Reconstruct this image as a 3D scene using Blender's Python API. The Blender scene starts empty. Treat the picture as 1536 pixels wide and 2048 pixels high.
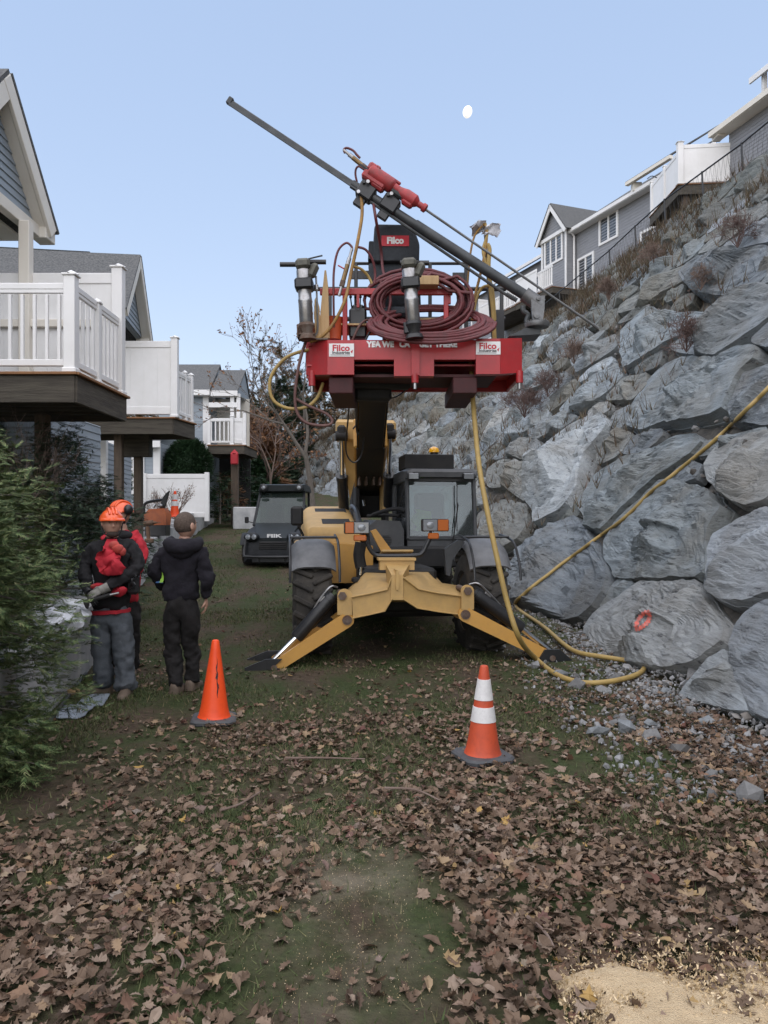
import bpy, math, random
import numpy as np
from mathutils import Vector, Matrix
R = math.radians
sc = bpy.context.scene
COL = sc.collection
# ------------------------------------------------------------ camera
F = 1540.0                      # focal length in photo pixels (1536 x 2048)
CAMH = 1.7
HOR = 1040.0                    # horizon row
cam = bpy.data.cameras.new('camera')
camo = bpy.data.objects.new('camera', cam)
COL.objects.link(camo)
cam.sensor_fit = 'AUTO'
cam.sensor_width = 36.0
cam.lens = F / 2048 * 36.0
cam.shift_y = (HOR - 1024) / 2048
cam.clip_start = 0.05
cam.clip_end = 3000
camo.location = (0, 0, CAMH)
camo.rotation_euler = (R(90), 0, 0)
sc.camera = camo
# ------------------------------------------------------------ world and light
SUN_EL, SUN_ROT = R(62), R(195)      # the last light comes from behind the camera
SKY_GAMMA, SKY_STRENGTH, SKY_TINT = 0.30, 0.15, (1.0, 0.955, 1.0)
w = bpy.data.worlds.new('World')
sc.world = w
w.use_nodes = True
wn, wl = w.node_tree.nodes, w.node_tree.links
wn.clear()
wo = wn.new('ShaderNodeOutputWorld')
bg = wn.new('ShaderNodeBackground')
sky = wn.new('ShaderNodeTexSky')
sky.sky_type = 'NISHITA'
sky.sun_disc = False
sky.sun_elevation = SUN_EL
sky.sun_rotation = SUN_ROT
sky.altitude = 100
sky.air_density = 1.0
sky.dust_density = 0.3
sky.ozone_density = 1.5
hsv = wn.new('ShaderNodeHueSaturation')
hsv.inputs['Saturation'].default_value = 1.72
hsv.inputs['Value'].default_value = 1.0
gam = wn.new('ShaderNodeGamma'); gam.inputs[1].default_value = SKY_GAMMA     # a flatter dusk sky: less fall-off from horizon to zenith
tin = wn.new('ShaderNodeMix'); tin.data_type = 'RGBA'; tin.blend_type = 'MULTIPLY'; tin.inputs['Factor'].default_value = 1; tin.inputs['B'].default_value = (*SKY_TINT, 1)
wl.new(sky.outputs[0], gam.inputs[0])
wl.new(gam.outputs[0], hsv.inputs['Color'])
wl.new(hsv.outputs[0], tin.inputs['A'])
wl.new(tin.outputs['Result'], bg.inputs[0])
bg.inputs[1].default_value = SKY_STRENGTH
wl.new(bg.outputs[0], wo.inputs[0])
sl = bpy.data.lights.new('sun', 'SUN')
slo = bpy.data.objects.new('sun', sl)
COL.objects.link(slo)
sl.energy = 0.9
sl.angle = R(120)
sl.color = (1.0, 0.93, 0.86)
def sun_dir(el, rot):
    return Vector((math.sin(rot) * math.cos(el), math.cos(rot) * math.cos(el), math.sin(el)))
slo.rotation_euler = (-sun_dir(SUN_EL, SUN_ROT)).to_track_quat('-Z', 'Y').to_euler()
slo.location = (0, -20, 40)
sc.view_settings.view_transform = 'Standard'
sc.view_settings.look = 'None'
sc.view_settings.gamma = 1
sc.view_settings.exposure = 2.08
sc.view_settings.use_curve_mapping = False
sc.cycles.use_denoising = True
sc.cycles.max_bounces = 6
sc.cycles.diffuse_bounces = 3
sc.cycles.glossy_bounces = 3
sc.cycles.transmission_bounces = 6
sc.cycles.transparent_max_bounces = 12
# ------------------------------------------------------------ helpers
def P(px, py, D):
    """a point of the place: photo direction px, py at depth D (metres ahead of the camera)"""
    return Vector(((px - 768) / F * D, D, CAMH - (py - HOR) / F * D))
def gz(y):
    """height of the lawn, which climbs gently away from the camera"""
    t = (np.asarray(y, float) - 11.5) / 2.0
    r = 0.088 * 2.0 * np.log1p(np.exp(np.clip(t, -30, 30)))
    r = np.where(t > 30, 0.088 * 2.0 * t, r)
    return r
def gzf(y): return float(gz(y))
def PG(px, py):
    """where the ray of a photo pixel meets the lawn"""
    lo, hi = 1.5, 90.0
    for _ in range(60):
        m = (lo + hi) / 2
        if CAMH - (py - HOR) / F * m > gzf(m): lo = m
        else: hi = m
    return P(px, py, lo)
_rs = np.random.RandomState(11)
_perm = _rs.permutation(256)
_perm = np.concatenate([_perm, _perm, _perm])
_val = _rs.rand(256)
def vnoise(p):
    p = np.asarray(p, float)
    i = np.floor(p).astype(int); f = p - i
    f = f * f * f * (f * (f * 6 - 15) + 10)
    i &= 255
    def h(a, b, c):
        return _val[_perm[_perm[_perm[(i[:, 0] + a) & 255] + ((i[:, 1] + b) & 255)] + ((i[:, 2] + c) & 255)]]
    x, y, z = f[:, 0], f[:, 1], f[:, 2]
    l = lambda a, b, t: a + (b - a) * t
    r = l(l(l(h(0,0,0), h(1,0,0), x), l(h(0,1,0), h(1,1,0), x), y),
          l(l(h(0,0,1), h(1,0,1), x), l(h(0,1,1), h(1,1,1), x), y), z)
    return r * 2 - 1
def fbm(p, o=4, g=0.5):
    p = np.asarray(p, float); a = 1.0; s = 0
    for k in range(o):
        s = s + a * vnoise(p + 17.3 * k); p = p * 2.03; a *= g
    return s

def tag(o, label=None, cat=None, group=None, kind=None):
    if label: o['label'] = label
    if cat: o['category'] = cat
    if group: o['group'] = group
    if kind: o['kind'] = kind
    return o
def wloc(o):
    v = Vector((0, 0, 0))
    while o is not None:
        v = v + Vector(o.location); o = o.parent
    return v
def thing(name, loc, label, cat, group=None):
    o = bpy.data.objects.new(name, None)
    COL.objects.link(o)
    o.location = loc; o.empty_display_size = 0.1
    return tag(o, label, cat, group)
def link(name, me, parent=None, loc=(0, 0, 0), rot=None):
    o = bpy.data.objects.new(name, me)
    COL.objects.link(o)
    o.location = loc
    if rot is not None: o.rotation_euler = rot
    if parent is not None: o.parent = parent
    return o
def np_mesh(name, V, Fc, mat, smooth=None):
    """fast mesh from arrays: V (n,3), Fc (m,3) or (m,4)"""
    V = np.asarray(V, np.float32); Fc = np.asarray(Fc, np.int32)
    me = bpy.data.meshes.new(name)
    me.vertices.add(len(V)); me.vertices.foreach_set('co', V.ravel())
    k = Fc.shape[1]
    me.loops.add(Fc.size); me.loops.foreach_set('vertex_index', Fc.ravel())
    me.polygons.add(len(Fc))
    me.polygons.foreach_set('loop_start', np.arange(0, Fc.size, k, dtype=np.int32))
    me.polygons.foreach_set('loop_total', np.full(len(Fc), k, np.int32))
    me.update(calc_edges=True)
    me.validate()
    if mat: me.materials.append(mat)
    if smooth is not None:
        me.shade_smooth()
        if smooth < 180: me.set_sharp_from_angle(angle=R(smooth))
    else: me.shade_flat()
    return me
def frame(d, up=(0, 0, 1)):
    """rotation whose z axis is d, x axis as horizontal as possible"""
    d = Vector(d).normalized(); up = Vector(up)
    x = up.cross(d)
    if x.length < 1e-4: x = Vector((1, 0, 0))
    x.normalize(); y = d.cross(x)
    return Matrix((x, y, d)).transposed()
def catmull(pts, n=8, closed=False):
    pts = [Vector(p) for p in pts]; out = []
    N = len(pts)
    rng = range(N if closed else N - 1)
    for i in rng:
        if closed:
            p0, p1, p2, p3 = pts[i - 1], pts[i], pts[(i + 1) % N], pts[(i + 2) % N]
        else:
            p0 = pts[max(i - 1, 0)]; p1 = pts[i]; p2 = pts[i + 1]; p3 = pts[min(i + 2, N - 1)]
        for k in range(n):
            t = k / n; t2 = t * t; t3 = t2 * t
            out.append(0.5 * (2 * p1 + (p2 - p0) * t + (2 * p0 - 5 * p1 + 4 * p2 - p3) * t2 + (3 * p1 - p0 - 3 * p2 + p3) * t3))
    if not closed: out.append(pts[-1])
    return out
class MB:
    """collects shapes (world coordinates) and links them as ONE mesh object"""
    def __init__(s): s.v = []; s.f = []
    def add(s, vs, fs):
        b = len(s.v)
        s.v.extend(tuple(v) for v in vs)
        s.f.extend(tuple(i + b for i in f) for f in fs)
        return s
    def box(s, c, size, rot=None, bev=0.0):
        c = Vector(c); hx, hy, hz = [q / 2 for q in size]
        M = rot if rot is not None else Matrix.Identity(3)
        b = min(bev, hx * .9, hy * .9, hz * .9)
        if b <= 0:
            vs = [(x, y, z) for z in (-hz, hz) for y in (-hy, hy) for x in (-hx, hx)]
            fs = [(0, 2, 3, 1), (4, 5, 7, 6), (0, 1, 5, 4), (2, 6, 7, 3), (0, 4, 6, 2), (1, 3, 7, 5)]
        else:
            vs = []; ix = {}
            for sx in (-1, 1):
                for sy in (-1, 1):
                    for sz in (-1, 1):
                        for a in range(3):
                            ix[sx, sy, sz, a] = len(vs)
                            q = [sx * (hx - b), sy * (hy - b), sz * (hz - b)]
                            q[a] = (sx * hx, sy * hy, sz * hz)[a]
                            vs.append(q)
            fs = []
            for a in range(3):
                u, w_ = (a + 1) % 3, (a + 2) % 3
                for sg in (-1, 1):
                    r = []
                    for (p, q) in ((-1, -1), (1, -1), (1, 1), (-1, 1)):
                        k = [0, 0, 0]; k[a] = sg; k[u] = p; k[w_] = q
                        r.append(ix[k[0], k[1], k[2], a])
                    fs.append(r if sg > 0 else r[::-1])
            for a in range(3):          # edge strips run along axis a, join faces u and w_
                u, w_ = (a + 1) % 3, (a + 2) % 3
                for su in (-1, 1):
                    for sw in (-1, 1):
                        k0 = [0, 0, 0]; k0[a] = -1; k0[u] = su; k0[w_] = sw
                        k1 = list(k0); k1[a] = 1
                        r = [ix[k0[0], k0[1], k0[2], u], ix[k1[0], k1[1], k1[2], u], ix[k1[0], k1[1], k1[2], w_], ix[k0[0], k0[1], k0[2], w_]]
                        fs.append(r[::-1] if su * sw > 0 else r)
            for sx in (-1, 1):
                for sy in (-1, 1):
                    for sz in (-1, 1):
                        r = [ix[sx, sy, sz, a] for a in range(3)]
                        fs.append(r if sx * sy * sz > 0 else r[::-1])
        return s.add([c + M @ Vector(v) for v in vs], fs)
    def beam(s, p0, p1, w_, h, up=(0, 0, 1), bev=0.0, ext=0.0):
        p0 = Vector(p0); p1 = Vector(p1); d = p1 - p0; L = d.length + 2 * ext
        return s.box((p0 + p1) / 2, (w_, h, L), frame(d, up), bev)
    def tube(s, pts, r, n=8, closed=False, caps=True):
        pts = [Vector(p) for p in pts]; N = len(pts)
        if N < 2: return s
        rr = r if hasattr(r, '__len__') else [r] * N
        vs = []; fs = []
        t = (pts[1] - pts[0]).normalized()
        a = Vector((0, 0, 1)) if abs(t.z) < .9 else Vector((1, 0, 0))
        nx = t.cross(a).normalized()
        for i in range(N):
            if closed: t = pts[(i + 1) % N] - pts[i - 1]
            else: t = pts[min(i + 1, N - 1)] - pts[max(i - 1, 0)]
            if t.length < 1e-9: t = Vector((0, 0, 1))
            t.normalize()
            nx = nx - t * nx.dot(t)
            if nx.length < 1e-6: nx = t.orthogonal()
            nx.normalize(); ny = t.cross(nx)
            for k in range(n):
                an = 2 * math.pi * k / n
                vs.append(pts[i] + (nx * math.cos(an) + ny * math.sin(an)) * rr[i])
        for i in range(N if closed else N - 1):
            j = (i + 1) % N
            for k in range(n):
                l = (k + 1) % n
                fs.append((i * n + k, i * n + l, j * n + l, j * n + k))
        if caps and not closed:
            fs.append(tuple(range(n - 1, -1, -1)))
            fs.append(tuple((N - 1) * n + k for k in range(n)))
        return s.add(vs, fs)
    def cyl(s, p0, p1, r, n=16, r1=None):
        return s.tube([p0, p1], [r, r if r1 is None else r1], n)
    def lathe(s, c, prof, axis=(0, 0, 1), n=24):
        """prof: (radius, height along axis)"""
        c = Vector(c); M = frame(axis); vs = []; fs = []
        for (r, h) in prof:
            for k in range(n):
                a = 2 * math.pi * k / n
                vs.append(c + M @ Vector((r * math.cos(a), r * math.sin(a), h)))
        for i in range(len(prof) - 1):
            for k in range(n):
                l = (k + 1) % n
                fs.append((i * n + k, i * n + l, (i + 1) * n + l, (i + 1) * n + k))
        if prof[0][0] > 1e-5: fs.append(tuple(range(n - 1, -1, -1)))
        if prof[-1][0] > 1e-5: fs.append(tuple((len(prof) - 1) * n + k for k in range(n)))
        return s.add(vs, fs)
    def prism(s, poly, depth):
        """poly: 3-D planar outline; depth: extrusion vector"""
        d = Vector(depth); n = len(poly)
        nn = Vector((0, 0, 0)); q = [Vector(p) for p in poly]
        for i in range(n): nn += q[i].cross(q[(i + 1) % n])
        if nn.dot(d) < 0: q = q[::-1]
        vs = q + [p + d for p in q]
        fs = [tuple(range(n - 1, -1, -1)), tuple(range(n, 2 * n))]
        fs += [(i, (i + 1) % n, n + (i + 1) % n, n + i) for i in range(n)]
        return s.add(vs, fs)
    def ball(s, c, r, nu=14, nv=9, rot=None):
        c = Vector(c); r = r if hasattr(r, '__len__') else (r, r, r)
        M = rot if rot is not None else Matrix.Identity(3)
        vs = [c + M @ Vector((0, 0, -r[2]))]; fs = []
        for j in range(1, nv):
            ph = -math.pi / 2 + math.pi * j / nv
            for k in range(nu):
                a = 2 * math.pi * k / nu
                vs.append(c + M @ Vector((r[0] * math.cos(ph) * math.cos(a), r[1] * math.cos(ph) * math.sin(a), r[2] * math.sin(ph))))
        vs.append(c + M @ Vector((0, 0, r[2])))
        for k in range(nu): fs.append((0, 1 + (k + 1) % nu, 1 + k))
        for j in range(nv - 2):
            for k in range(nu):
                l = (k + 1) % nu; a = 1 + j * nu
                fs.append((a + k, a + l, a + nu + l, a + nu + k))
        a = 1 + (nv - 2) * nu
        for k in range(nu): fs.append((a + k, a + (k + 1) % nu, len(vs) - 1))
        return s.add(vs, fs)
    def mesh(s, name, m, origin=(0, 0, 0), smooth=35):
        me = bpy.data.meshes.new(name)
        o = Vector(origin)
        me.from_pydata([tuple(Vector(v) - o) for v in s.v], [], s.f)
        me.update()
        if m: me.materials.append(m)
        if smooth:
            me.shade_smooth(); me.set_sharp_from_angle(angle=R(smooth))
        return me
    def build(s, name, m, parent=None, smooth=35, origin=None, label=None):
        """world-coordinate shapes -> one object (child of parent, or top-level with its origin at origin)"""
        if parent is not None: og = wloc(parent)
        elif origin is not None: og = Vector(origin)
        else:
            a = np.array([tuple(v) for v in s.v]); og = Vector(((a[:, 0].min() + a[:, 0].max()) / 2, (a[:, 1].min() + a[:, 1].max()) / 2, a[:, 2].min()))
        o = bpy.data.objects.new(name, s.mesh(name, m, og, smooth))
        COL.objects.link(o)
        if parent is not None: o.parent = parent
        else: o.location = og
        if label: o['label'] = label
        return o
# ------------------------------------------------------------ materials
MATS = {}
def mat(name, c, rough=0.6, metal=0.0, c2=None, scale=8.0, bump=0.0, bscale=60.0, coat=0.0, spec=0.5, lo=0.35, hi=0.65, stretch=None, detail=5.0, dirt=None, dscale=3.0, damt=0.5):
    m = bpy.data.materials.new(name); m.use_nodes = True
    n, l = m.node_tree.nodes, m.node_tree.links
    b = n['Principled BSDF']
    b.inputs['Base Color'].default_value = (*c, 1)
    b.inputs['Roughness'].default_value = rough
    b.inputs['Metallic'].default_value = metal
    b.inputs['Coat Weight'].default_value = coat
    b.inputs['Specular IOR Level'].default_value = spec
    tc = n.new('ShaderNodeTexCoord'); vec = tc.outputs['Object']
    if stretch:
        mp = n.new('ShaderNodeMapping'); mp.inputs['Scale'].default_value = stretch
        l.new(vec, mp.inputs['Vector']); vec = mp.outputs[0]
    col = None
    if c2:
        t = n.new('ShaderNodeTexNoise'); t.inputs['Scale'].default_value = scale; t.inputs['Detail'].default_value = detail
        t.inputs['Roughness'].default_value = 0.65
        l.new(vec, t.inputs['Vector'])
        r = n.new('ShaderNodeValToRGB')
        r.color_ramp.elements[0].position = lo; r.color_ramp.elements[0].color = (*c, 1)
        r.color_ramp.elements[1].position = hi; r.color_ramp.elements[1].color = (*c2, 1)
        l.new(t.outputs['Fac'], r.inputs[0]); col = r.outputs[0]
    if dirt:
        t = n.new('ShaderNodeTexNoise'); t.inputs['Scale'].default_value = dscale; t.inputs['Detail'].default_value = 8
        t.inputs['Roughness'].default_value = 0.75
        l.new(tc.outputs['Object'], t.inputs['Vector'])
        mr = n.new('ShaderNodeMapRange'); mr.inputs['From Min'].default_value = 0.48; mr.inputs['From Max'].default_value = 1.5
        mr.inputs['To Max'].default_value = damt
        l.new(t.outputs['Fac'], mr.inputs['Value'])
        mx = n.new('ShaderNodeMix'); mx.data_type = 'RGBA'
        l.new(mr.outputs[0], mx.inputs['Factor'])
        if col is not None: l.new(col, mx.inputs['A'])
        else: mx.inputs['A'].default_value = (*c, 1)
        mx.inputs['B'].default_value = (*dirt, 1)
        col = mx.outputs['Result']
        ra = n.new('ShaderNodeMapRange'); ra.inputs['To Min'].default_value = rough; ra.inputs['To Max'].default_value = min(1, rough + .35)
        l.new(mr.outputs[0], ra.inputs['Value']); l.new(ra.outputs[0], b.inputs['Roughness'])
    if col is not None: l.new(col, b.inputs['Base Color'])
    if bump:
        t = n.new('ShaderNodeTexNoise'); t.inputs['Scale'].default_value = bscale; t.inputs['Detail'].default_value = 6
        l.new(vec, t.inputs['Vector'])
        bp = n.new('ShaderNodeBump'); bp.inputs['Strength'].default_value = bump; bp.inputs['Distance'].default_value = 0.02
        l.new(t.outputs['Fac'], bp.inputs['Height']); l.new(bp.outputs[0], b.inputs['Normal'])
    MATS[name] = m
    return m
def island_mat(name, stops, rough=0.8, obj=False, trans=0.0):
    """each loose piece (or each object) takes its own colour from the ramp"""
    m = bpy.data.materials.new(name); m.use_nodes = True
    n, l = m.node_tree.nodes, m.node_tree.links
    b = n['Principled BSDF']; b.inputs['Roughness'].default_value = rough
    b.inputs['Specular IOR Level'].default_value = 0.25
    src = n.new('ShaderNodeObjectInfo').outputs['Random'] if obj else n.new('ShaderNodeNewGeometry').outputs['Random Per Island']
    r = n.new('ShaderNodeValToRGB')
    while len(r.color_ramp.elements) < len(stops): r.color_ramp.elements.new(0.5)
    for i, (p, c) in enumerate(stops):
        e = r.color_ramp.elements[i]; e.position = p; e.color = (*c, 1)
    l.new(src, r.inputs[0])
    t = n.new('ShaderNodeTexNoise'); t.inputs['Scale'].default_value = 40; t.inputs['Detail'].default_value = 3
    tc = n.new('ShaderNodeTexCoord'); l.new(tc.outputs['Object'], t.inputs['Vector'])
    mr = n.new('ShaderNodeMapRange'); mr.inputs['To Min'].default_value = 0.65; mr.inputs['To Max'].default_value = 1.3
    l.new(t.outputs['Fac'], mr.inputs['Value'])
    mx = n.new('ShaderNodeMix'); mx.data_type = 'RGBA'; mx.blend_type = 'MULTIPLY'; mx.inputs['Factor'].default_value = 1
    l.new(r.outputs[0], mx.inputs['A'])
    cb = n.new('ShaderNodeCombineColor')
    for k in range(3): l.new(mr.outputs[0], cb.inputs[k])
    l.new(cb.outputs[0], mx.inputs['B'])
    l.new(mx.outputs['Result'], b.inputs['Base Color'])
    MATS[name] = m
    return m
# ============================================================ materials of the setting
def rock_material(name, tint_lo, tint_hi):
    m = bpy.data.materials.new(name); m.use_nodes = True
    n, l = m.node_tree.nodes, m.node_tree.links
    b = n['Principled BSDF']; b.inputs['Roughness'].default_value = 0.72; b.inputs['Specular IOR Level'].default_value = 0.4
    tc = n.new('ShaderNodeTexCoord'); oi = n.new('ShaderNodeObjectInfo')
    off = n.new('ShaderNodeVectorMath'); off.operation = 'SCALE'; off.inputs[0].default_value = (37.0, 61.0, 23.0)
    l.new(oi.outputs['Random'], off.inputs['Scale'])
    ad = n.new('ShaderNodeVectorMath'); ad.operation = 'ADD'
    l.new(tc.outputs['Object'], ad.inputs[0]); l.new(off.outputs[0], ad.inputs[1])
    mp = n.new('ShaderNodeMapping'); mp.inputs['Scale'].default_value = (4.5, 0.9, 7.0); mp.inputs['Rotation'].default_value = (R(14), R(32), R(8))
    l.new(ad.outputs[0], mp.inputs['Vector'])
    # warp the bedding a little
    wz = n.new('ShaderNodeTexNoise'); wz.inputs['Scale'].default_value = 1.6; wz.inputs['Detail'].default_value = 3
    l.new(ad.outputs[0], wz.inputs['Vector'])
    wm = n.new('ShaderNodeMix'); wm.data_type = 'VECTOR'; wm.inputs['Factor'].default_value = 0.12
    l.new(mp.outputs[0], wm.inputs['A']); l.new(wz.outputs['Color'], wm.inputs['B'])
    def noise(vec, s, d, r=0.6):
        t = n.new('ShaderNodeTexNoise'); t.inputs['Scale'].default_value = s; t.inputs['Detail'].default_value = d; t.inputs['Roughness'].default_value = r
        l.new(vec, t.inputs['Vector']); return t.outputs['Fac']
    def ramp(fac, stops):
        r = n.new('ShaderNodeValToRGB')
        while len(r.color_ramp.elements) < len(stops): r.color_ramp.elements.new(0.5)
        for i, (p, c) in enumerate(stops):
            r.color_ramp.elements[i].position = p; r.color_ramp.elements[i].color = (*c, 1)
        l.new(fac, r.inputs[0]); return r.outputs[0]
    def mix(fac, a, bb, mode='MIX'):
        x = n.new('ShaderNodeMix'); x.data_type = 'RGBA'; x.blend_type = mode
        if isinstance(fac, float): x.inputs['Factor'].default_value = fac
        else: l.new(fac, x.inputs['Factor'])
        l.new(a, x.inputs['A'])
        if isinstance(bb, tuple): x.inputs['B'].default_value = (*bb, 1)
        else: l.new(bb, x.inputs['B'])
        return x.outputs['Result']
    base = ramp(noise(wm.outputs['Result'], 1.3, 9, .68), [(0.30, tint_lo), (0.5, tuple((a + c) / 2 for a, c in zip(tint_lo, tint_hi))), (0.72, tint_hi)])
    broad = noise(ad.outputs[0], 0.9, 4)
    base = mix(ramp(broad, [(0.42, (0, 0, 0)), (0.66, (.75, .75, .75))]), base, (0.17, 0.16, 0.14))      # weathered, browner areas
    tint = ramp(oi.outputs['Random'], [(0.0, (.74, .76, .78)), (0.35, (.98, 1.0, 1.02)), (0.6, (.92, .86, .76)), (0.8, (1.12, 1.16, 1.18)), (1.0, (.80, .83, .80))])
    base = mix(1.0, base, tint, 'MULTIPLY')
    cr = noise(wm.outputs['Result'], 2.6, 8, .72)
    crack = ramp(cr, [(0.36, (.25, .25, .27)), (0.42, (1, 1, 1))])
    base = mix(0.85, base, crack, 'MULTIPLY')
    lich = ramp(noise(ad.outputs[0], 9, 6, .7), [(0.58, (0, 0, 0)), (0.72, (.5, .5, .5))])
    base = mix(lich, base, (0.31, 0.325, 0.32))
    l.new(base, b.inputs['Base Color'])
    h1 = noise(wm.outputs['Result'], 2.6, 10, .72); h2 = noise(ad.outputs[0], 22, 8, .7)
    mm = n.new('ShaderNodeMath'); mm.operation = 'MULTIPLY_ADD'; l.new(h2, mm.inputs[0]); mm.inputs[1].default_value = 0.38; l.new(h1, mm.inputs[2])
    bp = n.new('ShaderNodeBump'); bp.inputs['Strength'].default_value = 0.9; bp.inputs['Distance'].default_value = 0.07
    l.new(mm.outputs[0], bp.inputs['Height']); l.new(bp.outputs[0], b.inputs['Normal'])
    return m
M_ROCK = rock_material('blue_grey_schist', (0.108, 0.121, 0.129), (0.305, 0.333, 0.35))
M_PALE = rock_material('pale_schist', (0.235, 0.256, 0.275), (0.43, 0.46, 0.485))
M_WEATH = rock_material('weathered_schist', (0.068, 0.074, 0.070), (0.20, 0.21, 0.20))
M_RUB = mat('slope_rubble_soil', (0.045, 0.042, 0.038), 0.95, c2=(0.13, 0.115, 0.095), scale=5, bump=0.8, bscale=14, detail=8)
M_GRAVEL = island_mat('grey_gravel', [(0, (.08, .078, .075)), (.4, (.20, .20, .20)), (.72, (.30, .303, .308)), (1, (.16, .135, .11))], 0.85)
M_RUBS = island_mat('slope_chips', [(0, (.05, .045, .04)), (.5, (.12, .11, .10)), (1, (.2, .2, .2))], 0.9)
def ground_material():
    m = bpy.data.materials.new('worn_lawn_soil'); m.use_nodes = True
    n, l = m.node_tree.nodes, m.node_tree.links
    b = n['Principled BSDF']; b.inputs['Roughness'].default_value = 0.95; b.inputs['Specular IOR Level'].default_value = 0.2
    tc = n.new('ShaderNodeTexCoord')
    def noise(s, d, stretch=None):
        t = n.new('ShaderNodeTexNoise'); t.inputs['Scale'].default_value = s; t.inputs['Detail'].default_value = d; t.inputs['Roughness'].default_value = .65
        v = tc.outputs['Object']
        if stretch:
            mp = n.new('ShaderNodeMapping'); mp.inputs['Scale'].default_value = stretch; l.new(v, mp.inputs['Vector']); v = mp.outputs[0]
        l.new(v, t.inputs['Vector']); return t.outputs['Fac']
    def ramp(f, stops):
        r = n.new('ShaderNodeValToRGB')
        while len(r.color_ramp.elements) < len(stops): r.color_ramp.elements.new(0.5)
        for i, (p, c) in enumerate(stops): r.color_ramp.elements[i].position = p; r.color_ramp.elements[i].color = (*c, 1)
        l.new(f, r.inputs[0]); return r.outputs[0]
    soil = ramp(noise(14, 9), [(.3, (.040, .029, .020)), (.6, (.085, .062, .042)), (.8, (.13, .10, .07))])
    grass = ramp(noise(30, 7), [(.3, (.026, .036, .012)), (.7, (.055, .070, .026))])
    f = ramp(noise(1.1, 6, (1.6, .8, 1)), [(.40, (0, 0, 0)), (.58, (1, 1, 1))])
    x = n.new('ShaderNodeMix'); x.data_type = 'RGBA'; l.new(f, x.inputs['Factor']); l.new(soil, x.inputs['A']); l.new(grass, x.inputs['B'])
    # the worn track up the middle, dusted with pale grit
    sp = n.new('ShaderNodeSeparateXYZ'); l.new(tc.outputs['Object'], sp.inputs[0])
    def mth(op, a, bb=None):
        q = n.new('ShaderNodeMath'); q.operation = op
        for i, v in enumerate((a, bb)):
            if v is None: continue
            if isinstance(v, (int, float)): q.inputs[i].default_value = v
            else: l.new(v, q.inputs[i])
        return q.outputs[0]
    gxm = mth('SUBTRACT', 1.0, mth('MULTIPLY', mth('ABSOLUTE', mth('ADD', sp.outputs['X'], .16)), 2.3))
    gym = mth('SUBTRACT', 1.0, mth('MULTIPLY', mth('ABSOLUTE', mth('SUBTRACT', sp.outputs['Y'], 3.7)), .62))
    tm = mth('MULTIPLY', mth('MAXIMUM', gxm, 0.0), mth('MAXIMUM', gym, 0.0))
    tm = mth('MULTIPLY', mth('MULTIPLY', tm, mth('MAXIMUM', mth('MULTIPLY', mth('SUBTRACT', noise(2.6, 6), .40), 4.0), .0)), mth('MULTIPLY', noise(16, 9), 1.5)); tm = mth('MINIMUM', tm, .6)
    x2 = n.new('ShaderNodeMix'); x2.data_type = 'RGBA'; l.new(tm, x2.inputs['Factor']); l.new(x.outputs['Result'], x2.inputs['A']); x2.inputs['B'].default_value = (.235, .205, .15, 1); x = x2
    l.new(x.outputs['Result'], b.inputs['Base Color'])
    bp = n.new('ShaderNodeBump'); bp.inputs['Strength'].default_value = 0.9; bp.inputs['Distance'].default_value = 0.03
    l.new(noise(25, 10), bp.inputs['Height']); l.new(bp.outputs[0], b.inputs['Normal'])
    return m
M_GROUND = ground_material()
M_BLADE = island_mat('grass_blades', [(0, (.044, .064, .022)), (.5, (.075, .098, .036)), (.8, (.12, .118, .055)), (1, (.17, .135, .08))], 0.8)
LEAFC = [(0, (.055, .036, .024)), (.18, (.10, .066, .044)), (.42, (.135, .090, .060)), (.62, (.185, .128, .090)), (.76, (.245, .185, .14)), (.85, (.135, .070, .045)), (.92, (.28, .20, .12)), (.965, (.105, .040, .032)), (.985, (.20, .17, .14)), (1, (.36, .22, .06))]
M_LEAF = island_mat('dry_leaf_litter', LEAFC, 0.7)
M_LEAF1 = island_mat('dry_leaf', LEAFC, 0.65, obj=True)
# ============================================================ ground
ys = np.concatenate([np.linspace(-6, 14, 161), np.linspace(14.4, 70, 100), np.linspace(75, 600, 24)])
xs = np.concatenate([np.linspace(-300, -13, 12), np.linspace(-12, 6, 145), np.linspace(6.5, 60, 24), np.linspace(80, 300, 6)])
gx, gy = np.meshgrid(xs, ys)
def lumps(x, y):
    p = np.stack([np.ravel(x), np.ravel(y), np.zeros(np.size(x))], 1)
    return 0.020 * fbm(p * 1.3, 3) + 0.012 * fbm(p * 5, 2)
lump = lumps(gx, gy).reshape(gx.shape) * np.clip(1.2 - np.abs(gy) / 60, 0, 1)
gzv = gz(np.minimum(gy, 75)) + lump
V = np.stack([gx, gy, gzv], -1).reshape(-1, 3)
ny, nx = gx.shape
idx = np.arange(nx * ny).reshape(ny, nx)
Fc = np.stack([idx[:-1, :-1], idx[:-1, 1:], idx[1:, 1:], idx[1:, :-1]], -1).reshape(-1, 4)
ground = link('ground', np_mesh('ground', V, Fc, M_GROUND, 180)); tag(ground, 'worn lawn of grass and bare soil under dead leaves', None, None, 'structure')
def gtop(x, y): return gzf(y) + float(lumps(np.array([x]), np.array([y]))[0])
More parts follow.
